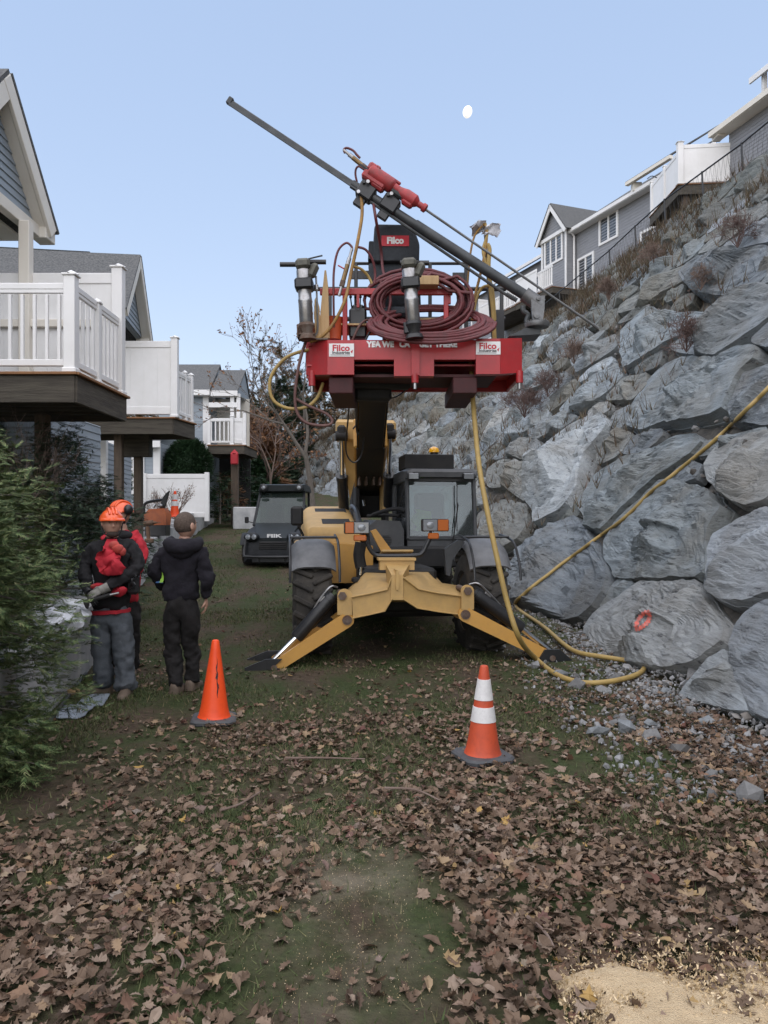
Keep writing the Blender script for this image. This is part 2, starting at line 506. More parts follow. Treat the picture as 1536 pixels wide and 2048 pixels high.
# ============================================================ the stacked rock slope on the right
TOE = np.array([(-4, 3.0, 0), (4, 2.9, 0), (8, 2.8, 0), (12, 2.8, .08), (16, 2.75, .35), (22, 2.2, .8), (29, 1.3, 1.3), (38, 0.1, 2.0), (44, -1.8, 2.4), (50, -4.2, 2.9), (62, -9.3, 3.75), (70, -13, 4.3)])
TOP = np.array([(-4, 10.3, 11.1), (8, 10.3, 11.1), (14, 10.2, 11.1), (20, 9.9, 11.0), (25, 8.8, 10.95), (29, 8.5, 10.95), (38.7, 7.3, 11.0), (44, 5.4, 10.9), (48, 2.9, 10.6), (55, -2.6, 9.0), (62, -6.9, 7.2), (70, -11, 6.4)])
def toe(y): return np.interp(y, TOE[:, 0], TOE[:, 1]), np.interp(y, TOE[:, 0], TOE[:, 2])
def top(y): return np.interp(y, TOP[:, 0], TOP[:, 1]), np.interp(y, TOP[:, 0], TOP[:, 2])
def slope_h(x, y):
    tx, tz = toe(y); qx, qz = top(y)
    return tz + (x - tx) / (qx - tx) * (qz - tz)
def S(y, v):
    tx, tz = toe(y); qx, qz = top(y)
    return np.array([tx + (qx - tx) * v, y, tz + (qz - tz) * v])
def PS(px, py):
    """where the ray of a photo pixel meets the rock slope"""
    D = 3.0
    while D < 72:
        p = P(px, py, D)
        if p.z < slope_h(p.x, D): break
        D += 0.1
    lo, hi = D - .1, D
    for _ in range(20):
        m = (lo + hi) / 2; p = P(px, py, m)
        if p.z < slope_h(p.x, m): hi = m
        else: lo = m
    return P(px, py, hi)
# base sheet under the boulders
yy = np.concatenate([np.linspace(-4, 30, 110), np.linspace(30.5, 70, 80)]); vv = np.linspace(-0.12, 1.0, 60)
pts = np.array([[S(y, v) for v in vv] for y in yy])
q = pts.reshape(-1, 3)
ns = fbm(q * 0.9, 4) * 0.16
q2 = q + np.array([0.75, 0, -0.55]) * 0.24 + np.array([-0.85, 0, 0.53]) * ns[:, None]
a, b_ = len(yy), len(vv)
# flat shelf behind the crest
shelf = []
for y in yy:
    p = S(y, 1.0); shelf += [(p[0] + 1.2, y, p[2] - .2), (p[0] + 60, y, p[2] + .6)]
ix = np.arange(a * b_).reshape(a, b_)
Fc = np.stack([ix[:-1, :-1], ix[1:, :-1], ix[1:, 1:], ix[:-1, 1:]], -1).reshape(-1, 4)
sh = np.arange(len(shelf)).reshape(a, 2) + a * b_
F2 = np.stack([ix[:-1, -1], ix[1:, -1], sh[1:, 0], sh[:-1, 0]], -1)
F3 = np.stack([sh[:-1, 0], sh[1:, 0], sh[1:, 1], sh[:-1, 1]], -1)
rock_slope = link('rock_slope', np_mesh('rock_slope', np.concatenate([q2, np.array(shelf)]), np.concatenate([Fc, F2, F3]), M_RUB, 180))
tag(rock_slope, 'steep bank of dark soil and rubble stacked with grey boulders', None, None, 'structure')
# traced boulders: outlines taken from the photograph, each laid back onto the slope
C6 = (936, 850, 2.56); C5 = (936, 150, 2.56)
TR = [
 (C6, 'm', [(590,1060),(640,980),(790,870),(890,800),(940,810),(1180,800),(1215,870),(1240,920),(1330,1010),(1350,1070),(1330,1130),(1240,1180),(1180,1220),(1060,1250),(900,1240),(700,1200),(620,1150)]),
 (C6, 'g', [(185,720),(260,640),(400,540),(560,470),(640,560),(700,680),(760,830),(640,990),(560,1030),(330,1020),(230,930),(200,830)]),
 (C6, 'g', [(705,600),(770,490),(870,400),(990,300),(1080,290),(1230,330),(1320,420),(1300,450),(1240,540),(1225,640),(1235,760),(1200,800),(1060,790),(880,800),(770,790),(715,690)]),
 (C6, 'g', [(560,400),(600,350),(640,270),(800,170),(1000,120),(1100,60),(1210,40),(1235,110),(1100,200),(1000,270),(860,390),(760,480),(700,550),(640,545),(600,490)]),
 (C6, 'p', [(1215,200),(1270,120),(1400,60),(1536,30),(1600,60),(1660,200),(1640,300),(1536,390),(1430,420),(1320,370),(1240,290)]),
 (C6, 'p', [(1220,650),(1260,560),(1390,480),(1540,420),(1650,480),(1690,700),(1650,860),(1536,870),(1420,910),(1280,900),(1225,800)]),
 (C6, 'p', [(1340,1130),(1370,1030),(1430,960),(1536,890),(1680,900),(1800,1150),(1700,1500),(1540,1520),(1460,1480),(1370,1280)]),
 (C6, 'p', [(1080,1380),(1150,1290),(1230,1190),(1320,1150),(1380,1290),(1460,1480),(1330,1460),(1180,1420)]),
 (C6, 'p', [(340,170),(380,100),(480,30),(580,-20),(700,-50),(740,0),(690,70),(620,150),(600,200),(590,330),(540,430),(440,490),(350,520),(345,400),(370,250)]),
 (C6, 'g', [(100,240),(180,180),(330,200),(345,250),(335,390),(310,410),(200,330),(110,330)]),
 (C6, 'g', [(20,460),(180,380),(320,415),(330,510),(270,600),(180,650),(60,600)]),
 (C6, 'g', [(100,200),(180,130),(330,60),(380,90),(330,180),(200,170)]),
 (C5, 'g', [(775,1290),(930,1190),(960,1180),(980,1220),(1150,1230),(1290,1210),(1190,1320),(1030,1370),(960,1430),(810,1510),(780,1410)]),
 (C5, 'g', [(1025,1400),(1050,1350),(1190,1340),(1320,1240),(1480,1130),(1560,1085),(1600,1200),(1500,1290),(1380,1370),(1270,1440),(1130,1440)]),
 (C5, 'g', [(840,1700),(880,1620),(1000,1500),(1110,1450),(1290,1455),(1400,1400),(1510,1395),(1480,1480),(1400,1530),(1350,1640),(1320,1720),(1230,1760),(1000,1790),(900,1830),(820,1800)]),
 (C5, 'g', [(1340,1700),(1420,1530),(1536,1490),(1620,1500),(1660,1650),(1620,1790),(1500,1800),(1350,1780)]),
 (C5, 'g', [(470,1720),(560,1620),(640,1540),(770,1480),(800,1540),(700,1640),(640,1680),(520,1740)]),
 (C5, 'b', [(710,1650),(800,1550),(920,1530),(930,1590),(850,1670),(720,1670)]),
 (C5, 'g', [(1080,1020),(1190,940),(1340,930),(1440,900),(1540,870),(1540,1080),(1330,1140),(1180,1130)]),
 (C5, 'p', [(1310,870),(1400,830),(1536,740),(1600,760),(1600,840),(1480,870),(1310,920)]),
 (C5, 'g', [(880,1060),(950,960),(1060,900),(1120,890),(1060,990),(960,1080),(890,1110)]),
 (C5, 'b', [(780,1170),(900,1110),(1050,1010),(1160,960),(1180,1010),(1000,1120),(880,1200),(770,1230)]),
 (C5, 'g', [(1180,930),(1240,860),(1400,730),(1480,660),(1536,640),(1536,720),(1400,800),(1300,880)]),
 (C5, 'g', [(1130,1960),(1200,1880),(1420,1830),(1536,1800),(1540,1840),(1330,1900),(1250,1950)]),
 (C5, 'g', [(520,1460),(640,1380),(760,1330),(780,1390),(700,1450),(560,1530)]),
 (C5, 'g', [(400,1420),(470,1350),(600,1290),(640,1330),(560,1420),(440,1480)]),
 (C5, 'g', [(270,1560),(330,1500),(430,1470),(450,1540),(380,1600),(290,1620)]),
 (C5, 'b', [(1490,1080),(1560,1060),(1600,900),(1545,880),(1490,960)]),
]
def stoneN(p): return np.array(p)
def boulder_mesh(poly3, matr, rnd, NA=72, NR=16, thick=None, grow=1.03):
    """poly3: outline lying on the slope. Returns mesh and its origin"""
    A = np.array([tuple(p) for p in poly3]); c = A.mean(0)
    y = c[1]; t0 = S(y, 0); t1 = S(y, 1)
    vdir = (t1 - t0) / np.linalg.norm(t1 - t0)
    ud = S(y + .8, .5) - S(y - .8, .5); ud /= np.linalg.norm(ud)
    nrm = np.cross(vdir, ud); nrm /= np.linalg.norm(nrm)
    if nrm[0] > 0: nrm = -nrm
    vdir = np.cross(ud, nrm);
    if vdir[2] < 0: vdir = -vdir
    q = A - c; a = q @ ud; b = q @ vdir
    th = np.arctan2(b, a); o = np.argsort(th)
    # radius over angle, from the closed outline
    E = np.stack([a, b], 1); n = len(E)
    T = np.linspace(-math.pi, math.pi, NA, endpoint=False); rad = np.zeros(NA)
    for k, t in enumerate(T):
        d = np.array([math.cos(t), math.sin(t)]); best = 0
        for i in range(n):
            p, r = E[i], E[(i + 1) % n] - E[i]
            den = d[0] * r[1] - d[1] * r[0]
            if abs(den) < 1e-9: continue
            s_ = (p[0] * r[1] - p[1] * r[0]) / den; u_ = (p[0] * d[1] - p[1] * d[0]) / den
            if s_ > 0 and -1e-6 <= u_ <= 1 + 1e-6: best = max(best, s_)
        rad[k] = best
    if rad.min() <= 0: rad = np.where(rad <= 0, np.median(rad), rad)
    rad = (np.roll(rad, 1) + 6 * rad + np.roll(rad, -1)) / 8 * grow
    size = math.sqrt(max(1e-4, np.mean(rad ** 2)))
    if thick is None: thick = size * rnd.uniform(.36, .54)
    s = np.concatenate([np.linspace(0.0, .86, NR - 6)[1:], [.90, .935, .96, .98, 1.0, 1.0, .96]])
    ss, tt = np.meshgrid(s, np.arange(NA), indexing='ij')
    r2 = rad[tt]; ang = T[tt]
    aa = ss * r2 * np.cos(ang); bb = ss * r2 * np.sin(ang)
    pw = rnd.uniform(9, 18)
    h = thick * np.clip(1 - ss ** pw, 0, 1) ** (1 / 1.3)
    tilt = rnd.uniform(.1, .65) * thick
    ta = rnd.uniform(-.25, .25) * thick
    lim = thick * .92 - tilt * bb / size + ta * aa / size
    h = np.minimum(h, lim)
    for _ in range(12):                                    # broken facets: planes cut off the block
        an = rnd.uniform(0, 6.28); g = rnd.uniform(.3, 2.6); oo = thick * rnd.uniform(.66, 1.30)
        h = np.minimum(h, oo + thick * .30 - g * (aa * math.cos(an) + bb * math.sin(an)) * thick / size)
    for _ in range(rnd.randint(2, 5)):                    # ledges where layers have broken away
        an = math.pi / 2 + rnd.uniform(-.55, .35) + (math.pi if rnd.random() < .35 else 0)
        wb = vnoise(np.stack([aa.ravel() * 2.6 / size + rnd.uniform(0, 30), bb.ravel() * .8 / size, aa.ravel() * 0], 1)).reshape(aa.shape) * .12 * size
        tt_ = aa * math.cos(an) + bb * math.sin(an) + wb - size * rnd.uniform(-.75, .75)
        h = h - thick * rnd.uniform(.06, .20) * np.clip(tt_ / (.018 * size) + .5, 0, 1) * (1 + .5 * np.clip(tt_ / size, 0, 1))
    h = np.maximum(h, np.where(ss < .97, .12, -.25) * thick)
    h[-2] = -thick * .35; h[-1] = -thick * 1.3
    loc = aa[..., None] * ud + bb[..., None] * vdir
    W = (c + loc).reshape(-1, 3)
    # bedding: layers broken off in steps, running along the bank
    q0 = rnd.uniform(0, 40)
    dip = rnd.uniform(-.32, .12)
    lay = W @ vdir * .9 + h.ravel() * .35 + dip * (W @ ud)
    wob = fbm(np.stack([W @ ud * .8 + q0, W @ vdir * 1.1, W @ nrm], 1), 4, .55)
    sp = rnd.uniform(.16, .34) * max(.5, min(1.3, size))
    t = lay / sp + wob * 1.5
    saw = t - np.floor(t)
    t2 = lay / sp * 2.7 + wob * 3.1 + 5
    saw2 = t2 - np.floor(t2)
    msk = np.clip(.5 + 1.5 * vnoise(np.stack([W @ ud * 1.1 + q0, W @ vdir * 1.6, W @ nrm + 7], 1)), 0, 1)
    f3 = fbm(W * 1.2 + 31, 4); f4 = fbm(np.stack([W @ ud * 2.2, lay * 9, W @ nrm * 3], 1) + q0, 3)
    env = np.clip((1.02 - ss.ravel()) * 7, 0.10, 1)
    dsp = size * (0.028 * (saw - .5) * msk + 0.022 * (saw2 - .5) * (1 - .5 * msk) + .014 * f3 + .020 * f4) * env
    qe = rnd.uniform(0, 50); edge = 1 + 0.035 * vnoise(np.stack([np.cos(ang.ravel()) * 2.2 + qe, np.sin(ang.ravel()) * 2.2, ss.ravel() * 1.5], 1)) + .025 * vnoise(np.stack([np.cos(ang.ravel()) * 7 + qe, np.sin(ang.ravel()) * 7, ss.ravel() * 4], 1))
    Vv = c + (loc.reshape(-1, 3)) * edge[:, None] + nrm * (h.ravel() + dsp)[:, None]
    cen = c + nrm * (h[0].mean() + dsp[:NA].mean())
    Vv = np.concatenate([Vv, [cen]])
    m = len(s); I = np.arange(m * NA).reshape(m, NA)
    J = np.roll(I, -1, axis=1)
    quads = np.stack([I[:-1], I[1:], J[1:], J[:-1]], -1).reshape(-1, 4)
    # centre fan as quads (repeat the centre) -> use triangles split
    tri = np.concatenate([quads[:, [0, 1, 2]], quads[:, [0, 2, 3]], np.stack([np.full(NA, m * NA), I[0], J[0]], -1)])
    org = c - nrm * thick * .3
    return Vv - org, tri, org, size, (c, ud, vdir, nrm, thick)
rnd = random.Random(4)
traced = []
for (cx, cy, cs), kind, poly in TR:
    pp = [PS(cx + x / cs, cy + y / cs) for x, y in poly]
    traced.append((pp, kind))
# filler: an elongated Voronoi pattern over the whole bank
def su(p):
    y = p[1]; t0 = S(y, 0); L = np.linalg.norm(S(y, 1) - t0)
    tx, tz = toe(y); qx, qz = top(y)
    return y / 2.1, (p[0] - tx) / (qx - tx) * L
def su_inv(u, w_):
    y = u * 2.1; L = np.linalg.norm(S(y, 1) - S(y, 0))
    return S(y, w_ / L)
trs = [np.array([su(p) for p in pp]) for pp, k in traced]
def inside(p, poly):
    r = False; n = len(poly); j = n - 1
    for i in range(n):
        if (poly[i][1] > p[1]) != (poly[j][1] > p[1]) and p[0] < (poly[j][0] - poly[i][0]) * (p[1] - poly[i][1]) / (poly[j][1] - poly[i][1]) + poly[i][0]: r = not r
        j = i
    return r
ghost = []
for pl in trs:
    c = pl.mean(0)
    for i in range(len(pl)):
        p, q_ = pl[i], pl[(i + 1) % len(pl)]
        L = np.linalg.norm(q_ - p); k = max(1, int(L / .22))
        for j in range(k):
            e = p + (q_ - p) * j / k; d = c - e; dl = np.linalg.norm(d)
            ghost.append(e + d / dl * min(.25, dl * .5))
ghost = np.array(ghost)
seeds = []
tries = 0
while tries < 9000 and len(seeds) < 520:
    tries += 1
    u = rnd.uniform(1.3, 33); y = u * 2.1
    L = np.linalg.norm(S(y, 1) - S(y, 0)); w_ = rnd.uniform(0.15, L - .1)
    W = su_inv(u, w_)
    if W[0] / max(y, .1) > .62: continue
    p = np.array([u, w_])
    md = (.98 if y < 32 else 1.1) * (0.62 + .5 * rnd.random()) * (0.85 if w_ > 9 else 1)
    if any(inside(p, pl) for pl in trs): continue
    if len(ghost) and np.min(np.sum((ghost - p) ** 2, 1)) < (md * .45) ** 2: continue
    if seeds and np.min(np.sum((np.array(seeds) - p) ** 2, 1)) < md ** 2: continue
    seeds.append(p)
seeds = np.array(seeds)
allp = np.concatenate([seeds, ghost]) if len(ghost) else seeds
def clip(poly, n, d):
    out = []
    for i in range(len(poly)):
        a, b = poly[i], poly[(i + 1) % len(poly)]
        da, db = a @ n - d, b @ n - d
        if da <= 0: out.append(a)
        if da * db < 0: out.append(a + (b - a) * da / (da - db))
    return out
cells = []
for i, p in enumerate(seeds):
    poly = [p + np.array(v) for v in ((-1.3, -1.15), (1.3, -1.15), (1.3, 1.15), (-1.3, 1.15))]
    d2 = np.sum((allp - p) ** 2, 1); near = np.argsort(d2)[1:40]
    for j in near:
        q_ = allp[j]; d = q_ - p; dl = np.linalg.norm(d)
        if dl < 1e-6: continue
        poly = clip(poly, d / dl, (p + q_) / 2 @ (d / dl) + .015)
        if len(poly) < 3: break
    if len(poly) < 3: continue
    poly = np.array(poly)
    L = np.linalg.norm(S(p[0] * 2.1, 1) - S(p[0] * 2.1, 0))
    poly[:, 1] = np.clip(poly[:, 1], -.25, L + .35)
    cells.append([Vector(su_inv(*e)) for e in poly])
BOUL = []
BV_V, BV_F, BV_N = [], [], 0
marked_info = None
for pp, kind in traced:
    near = pp[0].y < 14
    V_, T_, og, size, info = boulder_mesh(pp, None, rnd, 130 if near else 80, 40 if near else 24)
    me = np_mesh('boulder', V_, T_, M_PALE if kind in 'pm' else M_ROCK, 24)
    o = link('boulder', me, rock_slope, og)
    BOUL.append(o); BV_V.append(V_ + og); BV_F.append(T_ + BV_N); BV_N += len(V_)
    if kind == 'm': marked_info = info; marked = o; o['label'] = 'pale boulder with an orange spray-painted loop'
def scr(c):  # rough picture share of a cell
    A = np.array([(768 + p.x / p.y * F, HOR - (p.z - CAMH) / p.y * F) for p in c])
    x, y = A[:, 0], A[:, 1]
    return abs(np.sum(x * np.roll(y, -1) - y * np.roll(x, -1))) / 2 * (1 if A[:, 0].min() < 1545 else .02)
cells.sort(key=scr, reverse=True)
def pick_mat(c):
    p = sum(c, Vector()) / len(c); r = rnd.random()          # the old rows high on the bank are mossier and browner
    if r < .10: return M_PALE
    return M_WEATH if rnd.random() < np.clip((p.z - 3.0) / 5.0, .1, .85) else M_ROCK
rest_v, rest_f, nb = [], [], 0
for i, c in enumerate(cells):
    if len(c) < 3: continue
    far = i > 120
    V_, T_, og, size, info = boulder_mesh(c, None, rnd, 44 if far else 64, 14 if far else 20)
    if i < 90: BV_V.append(V_ + og); BV_F.append(T_ + BV_N); BV_N += len(V_)
    if len(BOUL) < 290:
        BOUL.append(link('boulder', np_mesh('boulder', V_, T_, pick_mat(c), 24), rock_slope, og))
    else:
        rest_v.append(V_ + og); rest_f.append(T_ + nb); nb += len(V_)
if rest_v:
    o = link('boulders_beyond', np_mesh('boulders_beyond', np.concatenate(rest_v), np.concatenate(rest_f), M_ROCK, 40), rock_slope)
    tag(o, None, None, None, 'stuff')
from mathutils.bvhtree import BVHTree
SLOPE_BVH = BVHTree.FromPolygons([tuple(v) for v in np.concatenate(BV_V)], [tuple(int(i) for i in f) for f in np.concatenate(BV_F)])
def PB(px, py, off):
    """where the ray of a photo pixel meets a boulder face, lifted off it"""
    o = Vector((0, 0, CAMH)); d = (P(px, py, 10) - o).normalized(); h = SLOPE_BVH.ray_cast(o, d)
    p = h[0] if h[0] is not None else PS(px, py)
    return p - d * off
# ---- small stones: joined masses
def rock_template(rnd, n=1):
    g = (1 + 5 ** .5) / 2
    v = np.array([(-1,g,0),(1,g,0),(-1,-g,0),(1,-g,0),(0,-1,g),(0,1,g),(0,-1,-g),(0,1,-g),(g,0,-1),(g,0,1),(-g,0,-1),(-g,0,1)], float)
    v /= np.linalg.norm(v[0])
    f = np.array([(0,11,5),(0,5,1),(0,1,7),(0,7,10),(0,10,11),(1,5,9),(5,11,4),(11,10,2),(10,7,6),(7,1,8),(3,9,4),(3,4,2),(3,2,6),(3,6,8),(3,8,9),(4,9,5),(2,4,11),(6,2,10),(8,6,7),(9,8,1)])
    return v, f
ICO_V, ICO_F = rock_template(rnd)
def rot_np(n, rs, flat=1.0):
    a = rs.rand(n) * 2 * np.pi; b = (rs.rand(n) - .5) * np.pi * flat; c = (rs.rand(n) - .5) * np.pi * flat
    ca, sa, cb, sb, cc, sg = np.cos(a), np.sin(a), np.cos(b), np.sin(b), np.cos(c), np.sin(c)
    Z = np.zeros(n); O = np.ones(n)
    Rz = np.stack([ca, -sa, Z, sa, ca, Z, Z, Z, O], 1).reshape(n, 3, 3)
    Ry = np.stack([cb, Z, sb, Z, O, Z, -sb, Z, cb], 1).reshape(n, 3, 3)
    Rx = np.stack([O, Z, Z, Z, cc, -sg, Z, sg, cc], 1).reshape(n, 3, 3)
    return Rz @ Ry @ Rx
def scatter_mesh(name, pos, size, tv, tf, mat_, rs, flat=1.0, jitter=.25, squash=None, smooth=None):
    n = len(pos)
    t = np.repeat(tv[None], n, 0) * (1 + (rs.rand(n, len(tv), 1) - .5) * 2 * jitter)
    if squash is not None: t = t * (1 + (rs.rand(n, 1, 3) - .5) * squash)
    t = np.einsum('nij,nkj->nki', rot_np(n, rs, flat), t) * size[:, None, None] + pos[:, None, :]
    f = tf[None] + (np.arange(n) * len(tv))[:, None, None]
    return np_mesh(name, t.reshape(-1, 3), f.reshape(-1, tf.shape[1]), mat_, smooth)
rs = np.random.RandomState(5)
# gravel along the toe
pos = []; size = []
while len(pos) < 8500:
    y = 4.6 + rs.rand() ** 1.3 * 10; tx, _ = toe(y)
    d = rs.rand() ** 1.5 * 1.7 - .3
    if rs.rand() > math.exp(-max(0, d) * 1.3): continue
    x = tx - d; s_ = .007 + .020 * rs.rand() ** 3
    if rs.rand() < .018: s_ = .03 + .035 * rs.rand()
    pos.append((x, y, gzf(y) + .01 + max(0, -d) * .8)); size.append(s_)
gravel = link('gravel', scatter_mesh('gravel', np.array(pos), np.array(size), ICO_V, ICO_F, M_GRAVEL, rs, jitter=.45, squash=1.1))
tag(gravel, 'grey crushed stone scattered along the foot of the boulders', None, None, 'stuff')
pos = []; size = []
while len(pos) < 3600:
    y = 9 + rs.rand() ** 1.3 * 42; v = rs.rand()
    p = S(y, v)
    if p[0] / y > .6: continue
    pos.append(p + np.array([-.85, 0, .53]) * (-.12 + .14 * rs.rand())); size.append(.012 + .05 * rs.rand() ** 2)
rub = link('rubble', scatter_mesh('rubble', np.array(pos), np.array(size), ICO_V, ICO_F, M_RUBS, rs, squash=.9), rock_slope)
tag(rub, None, None, None, 'stuff')
# single stones one can tell apart
M_ST = mat('loose_stone', (.20, .215, .225), .85, c2=(.13, .14, .145), scale=9, bump=.5, bscale=30)
for px, py, r, lab in ((1248, 1462, .085, 'pale angular stone lying on leaves, larger of the loose stones'), (1196, 1468, .07, 'blue grey stone half sunk beside the green patch'), (1300, 1452, .06, 'flat pale stone on the gravel below the painted boulder'),
                       (1118, 1352, .10, 'white flat stone in front of the right outrigger pad'), (1330, 1385, .055, 'small grey stone beside the loop of yellow hose'), (1412, 1450, .075, 'grey stone in leaves beside the biggest right boulder')):
    p = PG(px, py)
    v = ICO_V * (1 + (rs.rand(12, 1) - .5) * .9) * np.array([1.3, .9, .6]) * r
    me = np_mesh('stone', v, ICO_F, M_ST)
    bm_o = link('stone', me, None, (p.x, p.y, p.z + r * .3), (0, 0, rs.rand() * 3)); tag(bm_o, lab, 'stone', 'loose stones at the foot of the slope')
# ============================================================ dead leaves and grass
AN = [(100,1950,.95),(350,1950,.6),(550,1950,.22),(640,1900,.22),(700,1950,.4),(850,1950,.8),(1200,1850,.97),(1450,1900,.8),(100,1750,.7),(350,1700,.9),(600,1750,.45),(690,1820,.18),(720,1740,.3),(640,1690,.4),(900,1750,.95),(1200,1700,.97),(1450,1750,.9),(60,1600,.12),(250,1580,.3),(400,1590,.75),(600,1580,.7),(800,1600,.8),(1000,1620,.9),(1300,1600,.95),(1500,1550,.9),(150,1480,.06),(350,1480,.12),(500,1470,.4),(700,1480,.4),(620,1430,.2),(850,1470,.45),(1100,1470,.15),(1190,1530,.25),(1350,1470,.95),(400,1370,.1),(650,1370,.16),(800,1300,.03),(900,1400,.2),(1050,1400,.55),(1200,1350,.5),(1300,1420,.9),(1400,1500,.97),(1200,1430,.75),(450,1150,.03),(450,1250,.05),(300,1420,.08),(1400,1690,.4),(870,1930,.3)]
ANW = np.array([(*PG(px, py)[:2], d) for px, py, d in AN])
def leafd(x, y):
    """how thick the dead leaves lie"""
    x = np.asarray(x); y = np.asarray(y)
    dx = (x[:, None] - ANW[None, :, 0]) / np.maximum(.5, y[:, None] * .16); dy = (y[:, None] - ANW[None, :, 1]) / np.maximum(.5, y[:, None] * .16)
    wg = 1 / (dx * dx + dy * dy + .05) ** 1.6
    d = (wg * ANW[None, :, 2]).sum(1) / wg.sum(1)
    n = fbm(np.stack([x * 1.7, y * 1.7, x * 0 + 3], 1), 3)
    return np.clip(d - .03 + .50 * n * (1 - np.abs(d - .5)), 0, 1)
def leaf_shape(k, rs):
    """a dry maple or oak leaf: lobed outline fanned from the midrib, curled"""
    if k % 4 == 3:   # plain oval leaf
        prof = [(0, -.55), (.10, -.42), (.21, -.22), (.26, 0), (.22, .2), (.12, .4), (0, .55)]
    elif k % 4 == 2:   # oak
        prof = [(0, -.55), (.07, -.3), (.2, -.26), (.13, -.12), (.3, -.02), (.17, .1), (.32, .22), (.17, .3), (.2, .42), (0, .5)]
    else:            # maple
        prof = [(0, -.5), (.05, -.34), (.27, -.36), (.25, -.22), (.45, -.14), (.37, -.01), (.46, .16), (.27, .17), (.27, .34), (.15, .33), (0, .54)]
    out = [(x, y) for x, y in prof] + [(-x, y) for x, y in prof[-2:0:-1]]
    out = np.array(out) * (1 + (rs.rand(len(out), 1) - .5) * .34)
    if k % 3 == 1: out[:, 0] *= rs.uniform(.55, .8)
    mid = np.array([(0, -.2), (0, .15)])
    v2 = np.concatenate([out, mid]); n = len(out); A, B = n, n + 1
    f = []
    for i in range(n):
        j = (i + 1) % n
        ym = (out[i, 1] + out[j, 1]) / 2
        f.append((A if ym < -.02 else B, i, j))
    # bridging triangles where the fan centre changes
    r = len(prof) - 1
    for i in range(n):
        a = (out[i, 1] + out[(i + 1) % n, 1]) / 2 < -.02; b = (out[i - 1, 1] + out[i, 1]) / 2 < -.02
        if a != b: f.append((A, B, i) if out[i, 0] < 0 else (B, A, i))
    cx, cy, tw = rs.uniform(-1.2, 2.2), rs.uniform(-1.3, 1.8), rs.uniform(-1.3, 1.3)
    x, y = v2[:, 0], v2[:, 1]
    z = cx * x * x + cy * y * y * .6 + tw * x * y + np.abs(x) * rs.uniform(-.1, .3) + .05 * vnoise(np.stack([x * 5, y * 5, x * 0 + k], 1))
    v = np.stack([x, y, z], 1); v[:, 2] -= np.median(z)
    return v, np.array(f)
LT = [leaf_shape(k, rs) for k in range(12)]
def leaves_at(pos, size, flat, rs, name, mt):
    Vs, Fs, nb = [], [], 0
    k = rs.randint(0, 12, len(pos))
    for t in range(12):
        s_ = k == t
        if not s_.any(): continue
        tv, tf = LT[t]; n = s_.sum()
        v = np.einsum('nij,kj->nki', rot_np(n, rs, flat), tv) * size[s_][:, None, None] + pos[s_][:, None, :]
        Vs.append(v.reshape(-1, 3)); Fs.append((tf[None] + (np.arange(n) * len(tv))[:, None, None]).reshape(-1, 3) + nb); nb += n * len(tv)
    return np_mesh(name, np.concatenate(Vs), np.concatenate(Fs), mt)
lp = []
for (y0, y1, dens) in ((2.3, 3.2, 1350), (3.2, 4.5, 1150), (4.5, 6.5, 740), (6.5, 9, 300), (9, 16, 40)):
    xm = y1 * .56
    n = int(dens * (y1 - y0) * 2 * xm * 1.15)
    x = rs.uniform(-xm, min(xm, 3.1), n); y = rs.uniform(y0, y1, n)
    d = leafd(x, y); keep = rs.rand(n) < d ** 1.35
    lp.append(np.stack([x[keep], y[keep], rs.rand(keep.sum()) * .040 * d[keep] + .012], 1))
lp = np.concatenate(lp)
tx, _ = toe(lp[:, 1]); lp = lp[lp[:, 0] < tx + .1]
lp[:, 2] += gz(lp[:, 1]) + lumps(lp[:, 0], lp[:, 1])
lsz = .030 + .058 * rs.rand(len(lp)) ** 1.6
order = np.argsort(lp[:, 1] - 3 * lp[:, 2])
show = lp[:, 1] > 2.62
big = [i for i in order if show[i] and abs(lp[i, 0]) < lp[i, 1] * .49]
# the 300 that show largest are leaves of their own: those lying on top nearest the camera
big = sorted(big, key=lambda i: lp[i, 1] * 1.0 - 26 * (lp[i, 2] - gzf(lp[i, 1])) - 14 * lsz[i])[:298]
bs = set(big)
rest = np.array([i for i in range(len(lp)) if i not in bs])
litter = link('leaf_litter', leaves_at(lp[rest], lsz[rest], .36, rs, 'leaf_litter', M_LEAF), ground)
tag(litter, None, None, None, 'stuff')
lm = [np_mesh('leaf', v, f, M_LEAF1) for v, f in LT]
for i in big:
    o = link('leaf', lm[rs.randint(0, 12)], ground, (lp[i, 0], lp[i, 1], lp[i, 2] + .012), (rs.uniform(-.5, .5), rs.uniform(-.5, .5), rs.uniform(0, 6.28)))
    o.scale = (lsz[i] * .92,) * 3
# a few far leaves caught on the gravel and slope foot are in leaf_litter already
gb = []
for (y0, y1, dens) in ((2.3, 4.5, 8000), (4.5, 8, 4600), (8, 13, 1900), (13, 24, 600), (24, 34, 260)):
    xl, xr = -y1 * .54, min(y1 * .54, 3.0)
    n = int(dens * (y1 - y0) * (xr - xl) * .8)
    x = rs.uniform(xl, xr, n); y = rs.uniform(y0, y1, n)
    d = leafd(x, y); g = fbm(np.stack([x * 1.1, y * .9, x * 0 + 8], 1), 4)
    tx, _ = toe(y)
    keep = (rs.rand(n) < np.clip(.42 + .9 * g, .04, 1) * (1.02 - d) ** .7) & (x < tx - .35 - .5 * rs.rand(n))
    gb.append(np.stack([x[keep], y[keep]], 1))
gb = np.concatenate(gb); n = len(gb)
gzz = gz(gb[:, 1]) + lumps(gb[:, 0], gb[:, 1])
hh = rs.uniform(.02, .05, n) * (1 + .02 * gb[:, 1]); wd = rs.uniform(.0022, .0042, n) * (1 + gb[:, 1] * .07)
an = rs.rand(n) * 6.283; le = rs.uniform(.2, 1.4, n)
an2 = rs.rand(n) * 6.283
